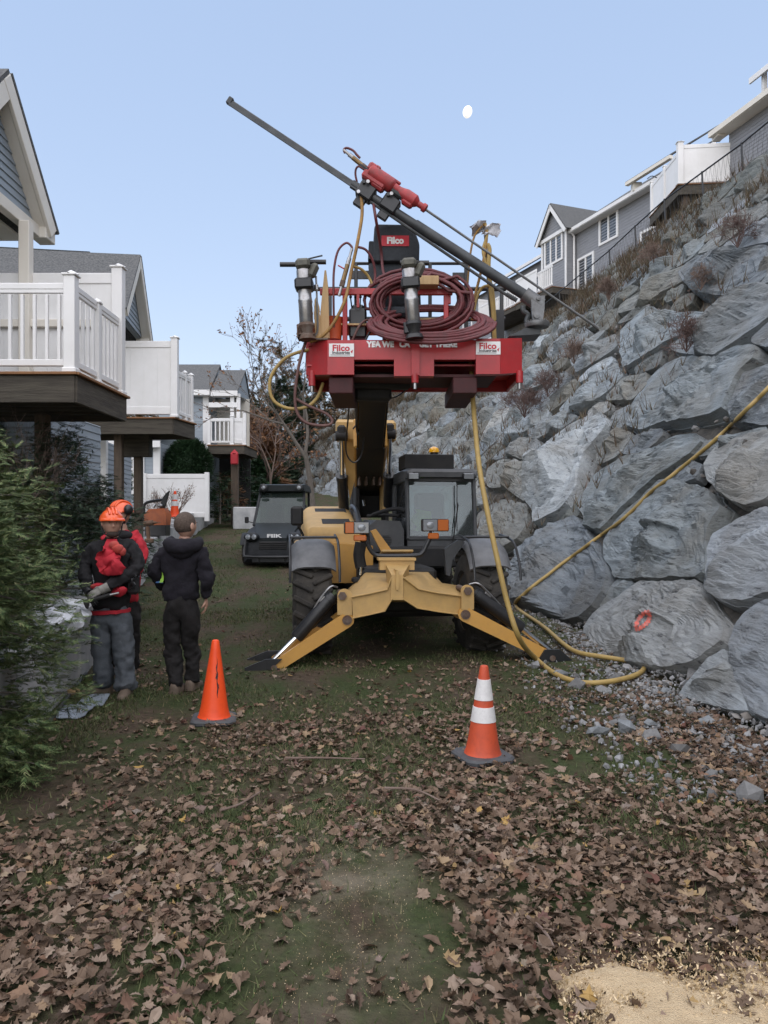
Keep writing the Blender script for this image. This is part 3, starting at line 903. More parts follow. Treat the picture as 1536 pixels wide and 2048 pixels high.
b0 = np.stack([gb[:, 0] - np.cos(an) * wd, gb[:, 1] - np.sin(an) * wd, gzz - .004], 1)
b1 = np.stack([gb[:, 0] + np.cos(an) * wd, gb[:, 1] + np.sin(an) * wd, gzz - .004], 1)
tp = np.stack([gb[:, 0] + np.cos(an2) * hh * le, gb[:, 1] + np.sin(an2) * hh * le, gzz + hh * (1.15 - .5 * le)], 1)
V = np.stack([b0, b1, tp], 1).reshape(-1, 3)
grass = link('grass', np_mesh('grass', V, np.arange(3 * n).reshape(-1, 3), M_BLADE)); tag(grass, 'short thin grass growing between the dead leaves', None, None, 'stuff')
print('grass blades', n, 'leaves', len(lp), 'boulders', len(BOUL), 'rest cells', len(rest_v))
# ============================================================ more helpers
def _loft(s, secs, caps=True):
    n = len(secs[0]); vs = [Vector(p) for q in secs for p in q]; fs = []
    for i in range(len(secs) - 1):
        for k in range(n):
            l = (k + 1) % n
            fs.append((i * n + k, i * n + l, (i + 1) * n + l, (i + 1) * n + k))
    if caps:
        fs.append(tuple(range(n - 1, -1, -1))); fs.append(tuple((len(secs) - 1) * n + k for k in range(n)))
    return s.add(vs, fs)
MB.loft = _loft
def _local(s, name, m, parent, smooth=35, label=None):
    """shapes already in the parent's own coordinates"""
    o = bpy.data.objects.new(name, s.mesh(name, m, (0, 0, 0), smooth)); COL.objects.link(o); o.parent = parent
    if label: o['label'] = label
    return o
MB.local = _local
def V3(*a): return Vector(a)
_LOGO = {}
def text_mesh(name, txt, size, m, ext=0.002, bold=0.0, align='CENTER', sx=1.0):
    cu = bpy.data.curves.new(name, 'FONT'); cu.body = txt; cu.size = size; cu.extrude = ext; cu.offset = bold
    cu.align_x = align; cu.align_y = 'CENTER'; cu.resolution_u = 3
    o = bpy.data.objects.new(name, cu); COL.objects.link(o)
    dg = bpy.context.evaluated_depsgraph_get()
    me = bpy.data.meshes.new_from_object(o.evaluated_get(dg))
    bpy.data.objects.remove(o); bpy.data.curves.remove(cu)
    me.name = name
    if sx != 1.0: me.transform(Matrix.Diagonal((sx, 1, 1, 1)))
    me.materials.clear(); me.materials.append(m)
    return me
def letters(name, txt, size, m, loc, parent, rot=(R(90), 0, 0), ext=0.002, bold=0.0, sx=1.0):
    return link(name, text_mesh(name, txt, size, m, ext, bold, 'CENTER', sx), parent, loc, rot)
# ============================================================ machine materials
M_YEL = mat('machine_yellow', (.52, .275, .055), .42, c2=(.46, .24, .05), scale=3, dirt=(.14, .10, .06), dscale=9, damt=.8, coat=.1, bump=.05, bscale=30)
M_YELP = mat('machine_yellow_dusty', (.52, .33, .12), .55, c2=(.42, .27, .10), scale=4, dirt=(.24, .19, .13), dscale=10, damt=.85)
M_BLK = mat('black_steel', (.012, .013, .015), .38, c2=(.022, .022, .023), scale=6, dirt=(.06, .055, .05), dscale=5, damt=.5)
M_BLKM = mat('matt_black', (.010, .010, .011), .75, c2=(.02, .019, .018), scale=6)
M_BOOMSHADE = mat('shaded_boom_steel', (.012, .010, .008), .45, c2=(.055, .032, .014), scale=3, stretch=(1, .25, 1), lo=.5, hi=.8)  # deep shade under the boom put into the colour, with rusty brown
M_CHROME = mat('chrome_rod', (.85, .87, .9), .06, 1.0)
M_STEEL = mat('worn_steel', (.40, .40, .41), .32, .9, c2=(.24, .23, .22), scale=9, dirt=(.12, .10, .08), dscale=8, damt=.5)
M_DSTEEL = mat('dark_drill_steel', (.036, .040, .043), .5, .3, c2=(.065, .069, .072), scale=5, stretch=(1, 1, 1), dirt=(.05, .04, .035), dscale=6, damt=.6)
M_RUST = mat('rusty_steel', (.10, .055, .035), .8, .2, c2=(.16, .13, .11), scale=9)
M_RED = mat('red_paint', (.40, .018, .022), .45, c2=(.31, .017, .021), scale=4, dirt=(.16, .08, .07), dscale=14, damt=.75, coat=.1)
M_REDW = mat('worn_red_casting', (.40, .030, .035), .5, c2=(.20, .03, .03), scale=11, dirt=(.10, .05, .045), dscale=9, damt=.6)
M_TYRE = mat('dusty_tyre', (.014, .013, .012), .9, c2=(.05, .044, .036), scale=5, bump=.3, bscale=35, detail=8)
M_RIM = mat('rim_brown', (.16, .10, .055), .7, c2=(.09, .07, .05), scale=6)
M_PLAS = mat('grey_black_plastic', (.035, .038, .042), .42, c2=(.055, .058, .062), scale=5, dirt=(.12, .115, .11), dscale=2.5, damt=.35)
M_PLASD = mat('dusty_fender', (.09, .093, .097), .6, c2=(.17, .172, .178), scale=4, lo=.3, hi=.7)
M_AMB = mat('amber_lens', (.42, .105, .015), .25, coat=.4)
M_LENS = mat('clear_lamp', (.22, .235, .25), .12, .2, coat=.8)
M_BEAC = mat('beacon_amber', (.85, .42, .01), .12, coat=1.0)
M_HOSER = mat('red_rubber_hose', (.135, .024, .028), .55, c2=(.085, .022, .025), scale=14, dirt=(.10, .07, .06), dscale=7, damt=.5)
M_HOSEY = mat('yellow_air_hose', (.38, .265, .08), .6, c2=(.31, .21, .07), scale=10, dirt=(.22, .16, .08), dscale=6, damt=.6)
M_HOSEO = mat('stained_yellow_hose', (.34, .19, .045), .6, c2=(.22, .12, .04), scale=10, dirt=(.12, .08, .05), dscale=8, damt=.6)
M_HOSEB = mat('brown_hose', (.10, .045, .040), .6, c2=(.14, .07, .06), scale=12)
M_WOOD = mat('pale_timber', (.52, .36, .18), .7, c2=(.42, .27, .13), scale=4, stretch=(6, 6, .6), bump=.15, bscale=20)
M_WHITE = mat('white_decal', (.74, .73, .72), .5, c2=(.66, .65, .64), scale=12)
M_LBLR = mat('red_decal', (.46, .015, .03), .5)
M_SEAT = mat('dark_seat_cover', (.014, .018, .024), .7, c2=(.022, .027, .034), scale=18, bump=.25, bscale=40)
M_VEST = mat('hi_vis_cloth', (.42, .75, .08), .8, c2=(.36, .65, .10), scale=12)
M_RAG = mat('white_rag', (.62, .63, .66), .8, c2=(.42, .42, .45), scale=14)
M_ORANGEB = mat('orange_bucket', (.50, .09, .03), .5)
def glass_mat(name, tint, refl=.14, dust=.06, dustc=(.5, .52, .53)):
    m = bpy.data.materials.new(name); m.use_nodes = True
    n, l = m.node_tree.nodes, m.node_tree.links; n.clear()
    o = n.new('ShaderNodeOutputMaterial'); t = n.new('ShaderNodeBsdfTransparent'); t.inputs[0].default_value = (*tint, 1)
    g = n.new('ShaderNodeBsdfGlossy'); g.inputs['Roughness'].default_value = .03; g.inputs['Color'].default_value = (.95, .97, 1, 1)
    fr = n.new('ShaderNodeFresnel'); fr.inputs[0].default_value = 1.33
    ad = n.new('ShaderNodeMath'); ad.operation = 'ADD'; ad.inputs[1].default_value = refl - .05; ad.use_clamp = True
    l.new(fr.outputs[0], ad.inputs[0])
    m1 = n.new('ShaderNodeMixShader'); l.new(ad.outputs[0], m1.inputs[0]); l.new(t.outputs[0], m1.inputs[1]); l.new(g.outputs[0], m1.inputs[2])
    d = n.new('ShaderNodeBsdfDiffuse'); d.inputs[0].default_value = (*dustc, 1)
    tx = n.new('ShaderNodeTexNoise'); tx.inputs['Scale'].default_value = 1.3; tx.inputs['Detail'].default_value = 2
    tc = n.new('ShaderNodeTexCoord'); l.new(tc.outputs['Object'], tx.inputs['Vector'])
    mr = n.new('ShaderNodeMapRange'); mr.inputs['From Min'].default_value = .3; mr.inputs['From Max'].default_value = .75; mr.inputs['To Min'].default_value = dust * .4; mr.inputs['To Max'].default_value = dust * 1.8
    l.new(tx.outputs['Fac'], mr.inputs['Value'])
    m2 = n.new('ShaderNodeMixShader'); l.new(mr.outputs[0], m2.inputs[0]); l.new(m1.outputs[0], m2.inputs[1]); l.new(d.outputs[0], m2.inputs[2])
    l.new(m2.outputs[0], o.inputs[0])
    return m
M_GLASS = glass_mat('cab_glass', (.66, .74, .73), .09, .13, (.30, .33, .33))
M_GLASSD = glass_mat('dark_side_glass', (.22, .26, .27), .16, .05)
# ============================================================ telehandler
TA = math.atan(.13); TO = Vector((.2, 9.8, 0.0))
tele = thing('telehandler', TO, 'yellow telehandler on the lawn with outriggers down and boom raised', 'telehandler')
tele.rotation_euler = (0, 0, TA)
def L(px, py, yl):
    """local point of the machine on the ray of a photo pixel at local depth yl"""
    k = (px - 768) / F; c, s_ = math.cos(TA), math.sin(TA)
    D = (yl + TO.y * c - TO.x * s_) / (c - k * s_)
    p = P(px, py, D) - TO
    return Vector((p.x * c + p.y * s_, yl, p.z))
# chassis
m = MB()
m.box((-.03, 1.9, .82), (.95, 4.2, .55), bev=.04)
m.box((-.03, 0, .62), (1.65, .30, .28), bev=.05).box((-.03, 3.0, .70), (1.65, .30, .28), bev=.05)
m.box((.42, 1.3, 1.18), (1.1, .9, .30), bev=.03)
m.local('chassis', M_BLKM, tele)
m = MB()          # yellow flank under the hood
a = [L(664, 1086, .55), L(746, 1092, .55), L(746, 1166, .55), L(664, 1166, .55)]
m.prism(a, (0, 1.9, 0)); m.local('chassis_flank', M_YEL, tele)
# wheels
def wheel(x, y, z, r, wd, side):
    n = 36
    prof = [(r * .56, -wd * .42), (r * .62, -wd * .5), (r * .86, -wd * .5), (r * .95, -wd * .42), (r * .97, -wd * .2), (r * .97, wd * .2), (r * .95, wd * .42), (r * .86, wd * .5), (r * .62, wd * .5), (r * .56, wd * .42)]
    h = MB(); h.lathe((x, y, z), [(r * .12, -wd * .1), (r * .3, -wd * .12), (r * .34, -wd * .2), (r * .5, -wd * .22), (r * .56, -wd * .44), (r * .56, wd * .44), (r * .5, wd * .3), (r * .12, wd * .3)], (side, 0, 0), 28)
    for k in range(10):
        an = k * 2 * math.pi / 10
        h.cyl((x - .001 * side - side * -.06, y + math.cos(an) * r * .24, z + math.sin(an) * r * .24), (x + side * -.12, y + math.cos(an) * r * .24, z + math.sin(an) * r * .24), .016, 6)
    t = MB(); t.lathe((x, y, z), prof, (side, 0, 0), n)
    for k in range(22):
        for sg in (-1, 1):
            an = 2 * math.pi * (k + (.5 if sg > 0 else 0)) / 22
            c_, s_ = math.cos(an), math.sin(an)
            M = Matrix(((1, 0, 0), (0, c_, -s_), (0, s_, c_))) @ Matrix.Rotation(R(28) * sg, 3, 'Z')
            t.box((x + sg * wd * .25, y - s_ * r * .975, z + c_ * r * .975), (wd * .56, .06, .06), M, .012)
    w_ = t.local('wheel', M_TYRE, tele)
    h.local('rim', M_RIM, w_)
wheel(-1.12, 0, .65, .65, .46, -1); wheel(1.04, 0, .65, .65, .46, 1)
wheel(-1.08, 3.0, .75, .63, .45, -1); wheel(1.0, 3.0, .75, .63, .45, 1)
# fenders: rounded mudguards over the front wheels
def fender(x0, x1, skirt):
    sec = []
    for k in range(13):
        an = R(143 - 8.2 * k)
        rr = .79
        row = []
        for j in range(9):
            t = j / 8; xx = x0 + (x1 - x0) * t
            e = 1 - abs(2 * t - 1) ** 4
            r2 = rr - .085 * (1 - e)
            row.append((xx, -r2 * math.cos(math.pi - an) * 1.0 if False else r2 * math.cos(an) * .86, .66 + r2 * math.sin(an) * 1.02))
        for j in range(8, -1, -1):
            t = j / 8; xx = x0 + (x1 - x0) * t
            e = 1 - abs(2 * t - 1) ** 4
            r2 = rr - .085 * (1 - e) - .03
            row.append((xx, r2 * math.cos(an) * .86, .66 + r2 * math.sin(an) * 1.02))
        sec.append(row)
    m = MB(); m.loft(sec); f = m.local('fender', M_PLASD, tele, 50)
    g = MB()
    z1 = .66 + .79 * 1.05
    for xx in ((x0 - .02), (x1 + .02)):
        pts = [(xx, -.80, .98), (xx, -.74, 1.18), (xx, -.55, 1.40), (xx, -.30, z1 - .02), (xx, .1, z1 + .02)]
        g.tube(catmull(pts, 5), .016, 8)
    g.tube([(x0 - .02, -.30, z1), (x1 + .02, -.30, z1)], .016, 8)
    g.local('fender_guard', M_BLK, f)
fender(-1.37, -.84, 0); fender(.80, 1.32, 0)
# inner skirt of the right fender
m = MB(); m.prism([L(889, 1098, -.25), L(918, 1080, -.25), L(930, 1085, -.25), L(905, 1120, -.25), L(900, 1152, -.25), L(893, 1150, -.25)], (0, .1, 0)); m.local('fender_skirt', M_PLAS, tele)
# engine hood on the left of the machine
sec = []
for (yl, xl, xr, zt, zb, rd) in ((.95, -1.14, -.42, 1.52, 1.10, .05), (1.0, -1.16, -.40, 1.60, 1.05, .10), (1.5, -1.18, -.40, 1.70, 1.02, .14), (2.2, -1.19, -.38, 1.82, 1.0, .16), (2.75, -1.19, -.36, 1.90, 1.0, .17), (3.3, -1.17, -.36, 1.93, 1.0, .18)):
    row = [(xl, yl, zb)]
    for k in range(6):
        an = R(180 - 18 * k); row.append((xl + rd + rd * math.cos(an), yl, zt - rd + rd * math.sin(an)))
    for k in range(6):
        an = R(90 - 18 * k); row.append((xr - rd + rd * math.cos(an), yl, zt - rd + rd * math.sin(an)))
    row.append((xr, yl, zb)); sec.append(row)
m = MB(); m.loft(sec); hood = m.local('engine_hood', M_YELP, tele, 40)
for (yl, x0, x1, dz) in ((1.38, -.92, -.52, 0), (2.35, -.98, -.50, 0)):
    zt = np.interp(yl, [1.0, 1.5, 2.2, 2.75], [1.60, 1.70, 1.82, 1.90])
    g = MB(); g.prism([(x0, yl - .16, zt - .038 + .004), (x1, yl - .16, zt - .038 + .004), (x1, yl + .16, zt + .032 + .004), (x0, yl + .16, zt + .032 + .004)], (0, 0, .006)); gv = g.local('vent', M_BLKM, hood)
m = MB()          # dark surround along the hood's inner edge
m.tube(catmull([(-.40, 1.0, 1.50), (-.37, 1.6, 1.66), (-.34, 2.4, 1.84), (-.33, 3.2, 1.92)], 6), .05, 8); m.local('hood_seal', M_PLAS, tele)
m = MB(); m.box((-1.27, .95, 1.25), (.10, .5, .34), bev=.03); m.local('hood_corner', M_YELP, tele)
# middle console between hood and cab
m = MB(); m.prism([L(738, 1052, 1.0), L(752, 1040, 1.0), L(800, 1042, 1.0), L(808, 1060, 1.0), L(808, 1104, 1.0), L(742, 1104, 1.0)], (0, 1.6, 0)); con = m.local('console_cover', M_PLAS, tele)
m = MB()
for k in range(7):
    zz = L(772, 1072 + k * 3.2, 1.0); m.box((zz.x, .992, zz.z), (.16 * math.sqrt(max(.05, 1 - ((k - 3) / 3.7) ** 2)), .012, .009))
m.local('round_vent', M_BLKM, con)
m = MB()
m.prism([L(742, 1062, .35), L(752, 1058, .35), L(792, 1112, .35), L(770, 1118, .35)], (0, .10, 0)); m.local('brace_plate', M_YEL, tele)
m = MB(); m.box(L(790, 1108, .1), (.40, .5, .03), Matrix.Rotation(R(-12), 3, 'X'), .008); m.local('step_plate', M_YELP, tele)
# cab
xl, xr = L(816, 1000, 1.1).x, L(950, 1000, 1.1).x
zb, zs, zt = 1.10, L(820, 1076, 1.1).z, L(820, 958, 1.1).z
yb = 2.45
cab = MB()
rk = .10     # front leans back a little
def fr(x, z): return Vector((x, 1.1 + rk * (z - zs) / (zt - zs), z))
def bk(x, z): return Vector((x, yb, z))
for x in (xl, xr):
    cab.beam(fr(x, zs - .02), fr(x, zt + .02), .055, .07, (0, 1, 0), .012)
    cab.beam(bk(x, zb), bk(x, zt + .02), .07, .07, (0, 1, 0), .012)
    cab.beam(fr(x, zt), bk(x, zt), .06, .06, (0, 0, 1), .01)
    cab.beam(fr(x, zs), bk(x, zs - .05), .06, .06, (0, 0, 1), .01)
cab.beam(fr(xl, zt), fr(xr, zt), .06, .06, (0, 0, 1), .01); cab.beam(fr(xl, zs), fr(xr, zs), .06, .06, (0, 0, 1), .01)
cab.beam(bk(xl, zt), bk(xr, zt), .06, .06, (0, 0, 1), .01)
cab.prism([(xl, 1.08, zb), (xr, 1.08, zb), (xr, 1.10, zs), (xl, 1.10, zs)], (0, .05, 0))
cab.prism([(xl - .01, 1.1, zb), (xl - .01, yb, zb), (xl - .01, yb, zs - .06), (xl - .01, 1.1, zs)], (.03, 0, 0))
cab.prism([(xr - .02, 1.1, zb), (xr - .02, yb, zb), (xr - .02, yb, zs - .06), (xr - .02, 1.1, zs)], (.03, 0, 0))
cab.box(((xl + xr) / 2, 1.8, zb + .03), (xr - xl, 1.3, .06)); cab.box(((xl + xr) / 2, yb - .02, (zb + zs) / 2 + .05), (xr - xl - .02, .05, zs - zb + .1))
cabo = cab.local('cab', M_PLAS, tele)
def glass(name, pts, d, mt=M_GLASS):
    g = MB(); g.prism(pts, d); return g.local(name, mt, cabo, 0)
glass('windshield', [fr(xl + .03, zs + .03), fr(xr - .03, zs + .03), fr(xr - .03, zt - .03), fr(xl + .03, zt - .03)], (0, .006, 0))
glass('side_window', [(xl, 1.16, zs + .02), (xl, yb - .04, zs), (xl, yb - .04, zt - .03), (xl, 1.26, zt - .03)], (.006, 0, 0), M_GLASSD)
glass('side_window', [(xr, 1.16, zs + .02), (xr, yb - .04, zs), (xr, yb - .04, zt - .03), (xr, 1.26, zt - .03)], (.006, 0, 0), M_GLASS)
glass('rear_window', [(xl + .04, yb, zs + .1), (xr - .04, yb, zs + .1), (xr - .04, yb, zt - .03), (xl + .04, yb, zt - .03)], (0, .006, 0), M_GLASS)
m = MB()
sec = []
for (yl, e, z0, z1) in ((1.04, .0, zt + .03, zt + .10), (1.08, .02, zt + .02, zt + .145), (1.4, .04, zt + .02, zt + .17), (2.3, .04, zt + .02, zt + .17), (2.52, .02, zt + .02, zt + .13)):
    sec.append([(xl - e, yl, z0), (xr + e, yl, z0), (xr + e, yl, z1 - .04), (xr + e - .07, yl, z1), (xl - e + .07, yl, z1), (xl - e, yl, z1 - .04)])
m.loft(sec); roof = m.local('cab_roof', M_PLAS, cabo)
m = MB(); a_ = L(809, 931, 1.45); b_ = L(908, 909, 1.45); m.box(((a_.x + b_.x) / 2, 1.75, (zt + .17 + b_.z) / 2), (b_.x - a_.x, .6, b_.z - zt - .17), None, .01); m.local('roof_box', M_BLKM, cabo)
m = MB(); c_ = L(868, 908, 1.7); m.lathe((c_.x, 1.7, c_.z - .005), [(.06, 0), (.06, .02), (.05, .03)], n=16); bco = m.local('beacon', M_BLK, tele)
m = MB(); m.lathe((c_.x, 1.7, c_.z + .022), [(.078, 0), (.08, .03), (.066, .065), (.035, .085), (0.0, .09)], n=18); m.local('beacon_lens', M_BEAC, bco)
for px in (826, 936):
    p = L(px, 953, 1.02); m = MB(); m.box((p.x, p.y - .02, p.z), (.165, .07, .10), None, .015); wlp = m.local('work_light', M_BLK, cabo)
    m = MB(); m.box((p.x, p.y - .058, p.z), (.14, .012, .078), None, .005); m.local('lens', M_LENS, wlp)
# wiper
m = MB(); a_, b_ = L(905, 1090, 1.03), L(916, 1010, 1.06); m.beam(a_, b_, .016, .012); m.beam(L(914, 968, 1.1), L(914, 1062, 1.03), .012, .01); m.beam(b_, L(914, 1005, 1.08), .012, .012); m.local('wiper', M_BLKM, cabo)
m = MB(); p = L(880, 1050, 1.45); m.tube(catmull([(p.x + .19 * math.cos(a), 1.45 + .19 * math.sin(a) * .8, p.z + .19 * math.sin(a) * .45) for a in [k * math.pi / 8 for k in range(16)]], 2, True), .014, 6, True); m.tube([(p.x, 1.45, p.z), (p.x, 1.25, zs - .25)], .025, 8); m.local('steering_wheel', M_BLKM, cabo)
m = MB(); m.box((p.x, 2.05, zb + .35), (.5, .5, .14), None, .04); m.box((p.x, 2.28, zb + .72), (.48, .13, .62), Matrix.Rotation(R(-8), 3, 'X'), .05); seat_o = m.local('driver_seat', M_SEAT, cabo)
m = MB(); q_ = L(848, 1036, 2.1); sec = []
for k in range(7):
    t = k / 6; sec.append([(q_.x - .16 + .05 * math.sin(t * 9), 2.12 - .02 * k, q_.z - .2 + .34 * t), (q_.x + .15 - .04 * t, 2.10 + .015 * math.sin(k * 2.3), q_.z - .2 + .30 * t), (q_.x + .14 - .04 * t, 2.2, q_.z - .2 + .3 * t), (q_.x - .15 + .05 * math.sin(t * 9), 2.2, q_.z - .2 + .34 * t)])
m.loft(sec)
vest = m.local('folded_vest', M_VEST, cabo, 60)
# mirror on the left, mirror on the right
m = MB(); a_ = L(594, 1032, .75); m.box(a_, (.17, .07, .26), None, .03); m.tube(catmull([L(596, 1052, .78), L(604, 1066, .85), L(611, 1085, .9), L(612, 1098, .95)], 4), .017, 8); m.local('mirror', M_BLKM, tele)
m = MB(); a_ = L(961, 955, 1.2); m.box(a_, (.06, .05, .2), None, .02); m.tube([L(950, 945, 1.2), L(958, 942, 1.2), L(962, 950, 1.2)], .009, 6); m.local('mirror', M_BLKM, tele)
# lamps on a U-shaped bar
m = MB(); m.tube(catmull([L(732, 1075, -.45), L(737, 1092, -.45), L(748, 1108, -.45), L(765, 1112, -.45), L(830, 1111, -.45), L(845, 1105, -.45), L(853, 1090, -.45), L(861, 1074, -.45)], 5), .028, 10)
m.tube([L(861, 1074, -.45), L(861, 1060, -.45)], .018, 8); m.tube([L(728, 1080, -.45), L(726, 1064, -.45)], .018, 8); bar = m.local('lamp_bar', M_BLK, tele)
def lamp(x0, x1, y0, y1, xs, amber_left, sx0, sx1, sy0, sy1):
    a_, b_ = L(x0, y1, -.5), L(x1, y0, -.5)
    m = MB(); m.box(((a_.x + b_.x) / 2, -.44, (a_.z + b_.z) / 2), (b_.x - a_.x, .13, b_.z - a_.z), None, .012); h_ = m.local('headlight', M_BLK, tele)
    s_ = L(xs, y0, -.5).x
    la, lb = (a_.x + .008, s_ - .003) if amber_left else (s_ + .003, b_.x - .008)
    m = MB(); m.box(((la + lb) / 2, -.508, (a_.z + b_.z) / 2), (lb - la, .02, b_.z - a_.z - .016), None, .006); m.local('turn_signal', M_AMB, h_)
    la, lb = (s_ + .003, b_.x - .008) if amber_left else (a_.x + .008, s_ - .003)
    m = MB(); m.box(((la + lb) / 2, -.506, (a_.z + b_.z) / 2), (lb - la, .014, b_.z - a_.z - .016), None, .006); m.ball(((la + lb) / 2, -.512, (a_.z + b_.z) / 2), (.05, .012, .045)); m.local('lens', M_LENS, h_)
    a_, b_ = L(sx0, sy1, -.5), L(sx1, sy0, -.5)
    m = MB(); m.box(((a_.x + b_.x) / 2, -.49, (a_.z + b_.z) / 2), (b_.x - a_.x, .05, b_.z - a_.z), None, .012); m.local('side_marker', M_AMB, h_)
lamp(689, 739, 1043, 1068, 708, True, 707, 733, 1070, 1082)
lamp(845, 898, 1038, 1063, 875, False, 856, 878, 1066, 1078)
m = MB()      # dark hydraulic block and hoses beside the bar
m.tube(catmull([L(722, 1085, -.1), L(718, 1110, -.1), L(722, 1135, -.1)], 4), .075, 10); m.tube([L(722, 1135, -.1), L(719, 1158, -.1)], .035, 8); m.box(L(716, 1160, -.1), (.16, .14, .07), None, .02)
m.local('tilt_cylinder', M_BLKM, tele)
m = MB(); m.tube([L(722, 1134, -.16), L(720, 1150, -.16)], .022, 10); m.local('tilt_rod', M_CHROME, tele)
# boom
def boomp(yl): # underside centre line
    t = (4.3 - yl) / (4.3 - (-.75)); a_, b_ = L(737, 1003, 4.3), L(747, 752, -.75)
    return a_ + (b_ - a_) * t
def boom(y0, y1, w_, h, m1, name):
    a_, b_ = boomp(y0), boomp(y1); d = (b_ - a_).normalized(); u = Vector((0, d.z, -d.y)); u = u if u.z > 0 else -u
    m = MB(); m.beam(a_ + u * h / 2, b_ + u * h / 2, w_, h, u, .025)
    o = m.local(name, m1, tele); return o, a_, b_, u, d
bo, a_, b_, u, d = boom(4.3, 1.55, .50, .46, M_YEL, 'boom')
m = MB(); m.beam(a_ - u * .014 + d * .1, b_ - u * .014, .42, .03, u, .004); m.local('boom_shade_plate', M_BOOMSHADE, bo)  # dark plate added below: paints the boom's underside as if in shade
bi, a2, b2, u, d = boom(1.9, -.55, .38, .36, M_YELP, 'inner_boom')
m = MB(); m.beam(a2 - u * .012, b2 - u * .012, .345, .03, u, .004); m.beam(a2 + u * .06 + Vector((.195, 0, 0)), b2 + u * .06 + Vector((.195, 0, 0)), .02, .12, u); m.beam(a2 + u * .02 + Vector((-.195, 0, 0)), b2 + u * .02 + Vector((-.195, 0, 0)), .02, .06, u); m.local('boom_shade_plate', M_BOOMSHADE, bi)  # inner boom gets the same painted shade, underneath and along its sides
m = MB(); m.box(b2 + u * .08 + V3(0, .05, -.05), (.44, .24, .46), None, .03); m.box(b2 + V3(0, -.10, .12), (.85, .14, .40), None, .02); m.local('fork_carriage', M_BLKM, tele)
# boom foot and underside hoses
m = MB(); q_ = L(737, 985, 4.0); m.box(q_ + V3(0, .1, -.1), (.62, .5, .7), None, .04); m.box(q_ + V3(-.25, -.35, -.30), (.07, .5, .9), None, .01); m.box(q_ + V3(.25, -.35, -.30), (.07, .5, .9), None, .01); m.local('boom_foot', M_BLKM, tele)
m = MB(); c_ = L(738, 952, 2.9); 
for dx in (-.16, -.05, .07, .17): m.box(c_ + V3(dx, 0, -.05), (.035, .2, .22), None, .01)
m.tube([c_ + V3(-.24, 0, .06), c_ + V3(.26, 0, .06)], .03, 8); m.local('hose_clamp', M_RUST, tele)
m = MB()
m.tube([L(727, 1000, 3.0), L(728, 1012, 3.0)], .02, 8); m.local('pin', M_CHROME, tele)
m = MB(); m.box(L(766, 992, 3.2), (.06, .5, .5), None, .015); m.local('boom_stand', M_YELP, tele)
# saddle with lift cylinders
sa = L(672, 841, 2.0); sb = L(791, 884, 2.0)
m = MB()
m.box((sa.x + .16, 2.05, (sa.z + sb.z) / 2), (.32, .22, sa.z - sb.z), None, .03); m.box((sb.x - .09, 2.05, (sa.z + sb.z) / 2), (.19, .22, sa.z - sb.z), None, .03)
m.box(((sa.x + sb.x) / 2, 2.1, sa.z - .02), (sb.x - sa.x - .02, .2, .08), None, .02)
m.prism([L(683, 880, 1.98), L(708, 880, 1.98), L(711, 955, 2.3), L(700, 1000, 2.6)], (0, .05, 0))
m.local('boom_saddle', M_YELP, tele)
for (x0, y0, x1, y1, x2, y2) in ((683, 872, 684, 952, 688, 1022), (779, 868, 778, 950, 777, 1010)):
    p0, p1, p2 = L(x0, y0, 1.9), L(x1, y1, 2.35), L(x2, y2, 2.8)
    m = MB(); m.tube([p1, p2], .085, 16); m.tube([p1 - (p2 - p1) * .02, p1 + (p2 - p1) * .1], .095, 16); lc = m.local('lift_cylinder', M_BLK, tele)
    m = MB(); m.tube([p0, p1], .042, 14); m.local('rod', M_CHROME, lc)
    m = MB(); m.tube([p0 + V3(-.09, 0, 0), p0 + V3(.09, 0, 0)], .075, 14); m.box(p0 + V3(0, 0, .08), (.13, .13, .16), None, .03); m.local('rod_eye', M_BLKM, lc)
# loose black hoses hanging under the boom
m = MB()
for pts in ([(700, 775, -.3), (697, 830, .5), (692, 880, 1.0), (694, 910, 1.2), (708, 925, 1.2), (722, 912, 1.2), (727, 880, 1.1), (724, 858, 1.0), (714, 850, .9), (706, 858, .9)],
            [(705, 770, -.3), (712, 810, .4), (712, 850, .8), (716, 870, .9), (720, 850, .9), (736, 815, .5), (745, 795, .3)],
            [(712, 770, -.3), (709, 800, .3), (714, 835, .8), (722, 815, .6)],
            [(822, 760, -.5), (812, 778, -.3), (795, 792, 0), (775, 798, .3)]):
    m.tube(catmull([L(*p) for p in pts], 6), .011, 6)
m.local('hydraulic_hose', M_BLK, tele)
m = MB(); m.tube(catmull([L(745, 1030, 2.0), L(775, 1020, 1.8), L(800, 1018, 1.6), L(812, 1022, 1.4)], 5), .03, 8); m.tube(catmull([L(735, 1032, 2.2), L(770, 1030, 2.0), L(800, 1032, 1.8)], 5), .025, 8); m.local('cable_bundle', M_BLKM, tele)
# ---- outriggers
YF, YB2 = -1.15, -.70
m = MB()
# centre block
m.loft([[L(781, 1200, YF), L(807, 1200, YF), L(806, 1150, YF), L(783, 1150, YF)], [L(777, 1204, YB2), L(811, 1204, YB2), L(820, 1126, YB2), L(770, 1126, YB2)]])
m.prism([L(760, 1140, YB2 - .05), L(829, 1140, YB2 - .05), L(829, 1119, YB2 - .05), L(760, 1119, YB2 - .05)], (0, .12, 0))
m.prism([L(757, 1121, YB2 - .07), L(832, 1121, YB2 - .07), L(832, 1116, YB2 - .07), L(757, 1116, YB2 - .07)], (0, .16, 0))
m.prism([L(793, 1140, YF - .02), L(797, 1140, YF - .02), L(799, 1168, YF - .02), L(797, 1180, YF - .02), L(793, 1180, YF - .02), L(791, 1168, YF - .02)], (0, .3, 0))
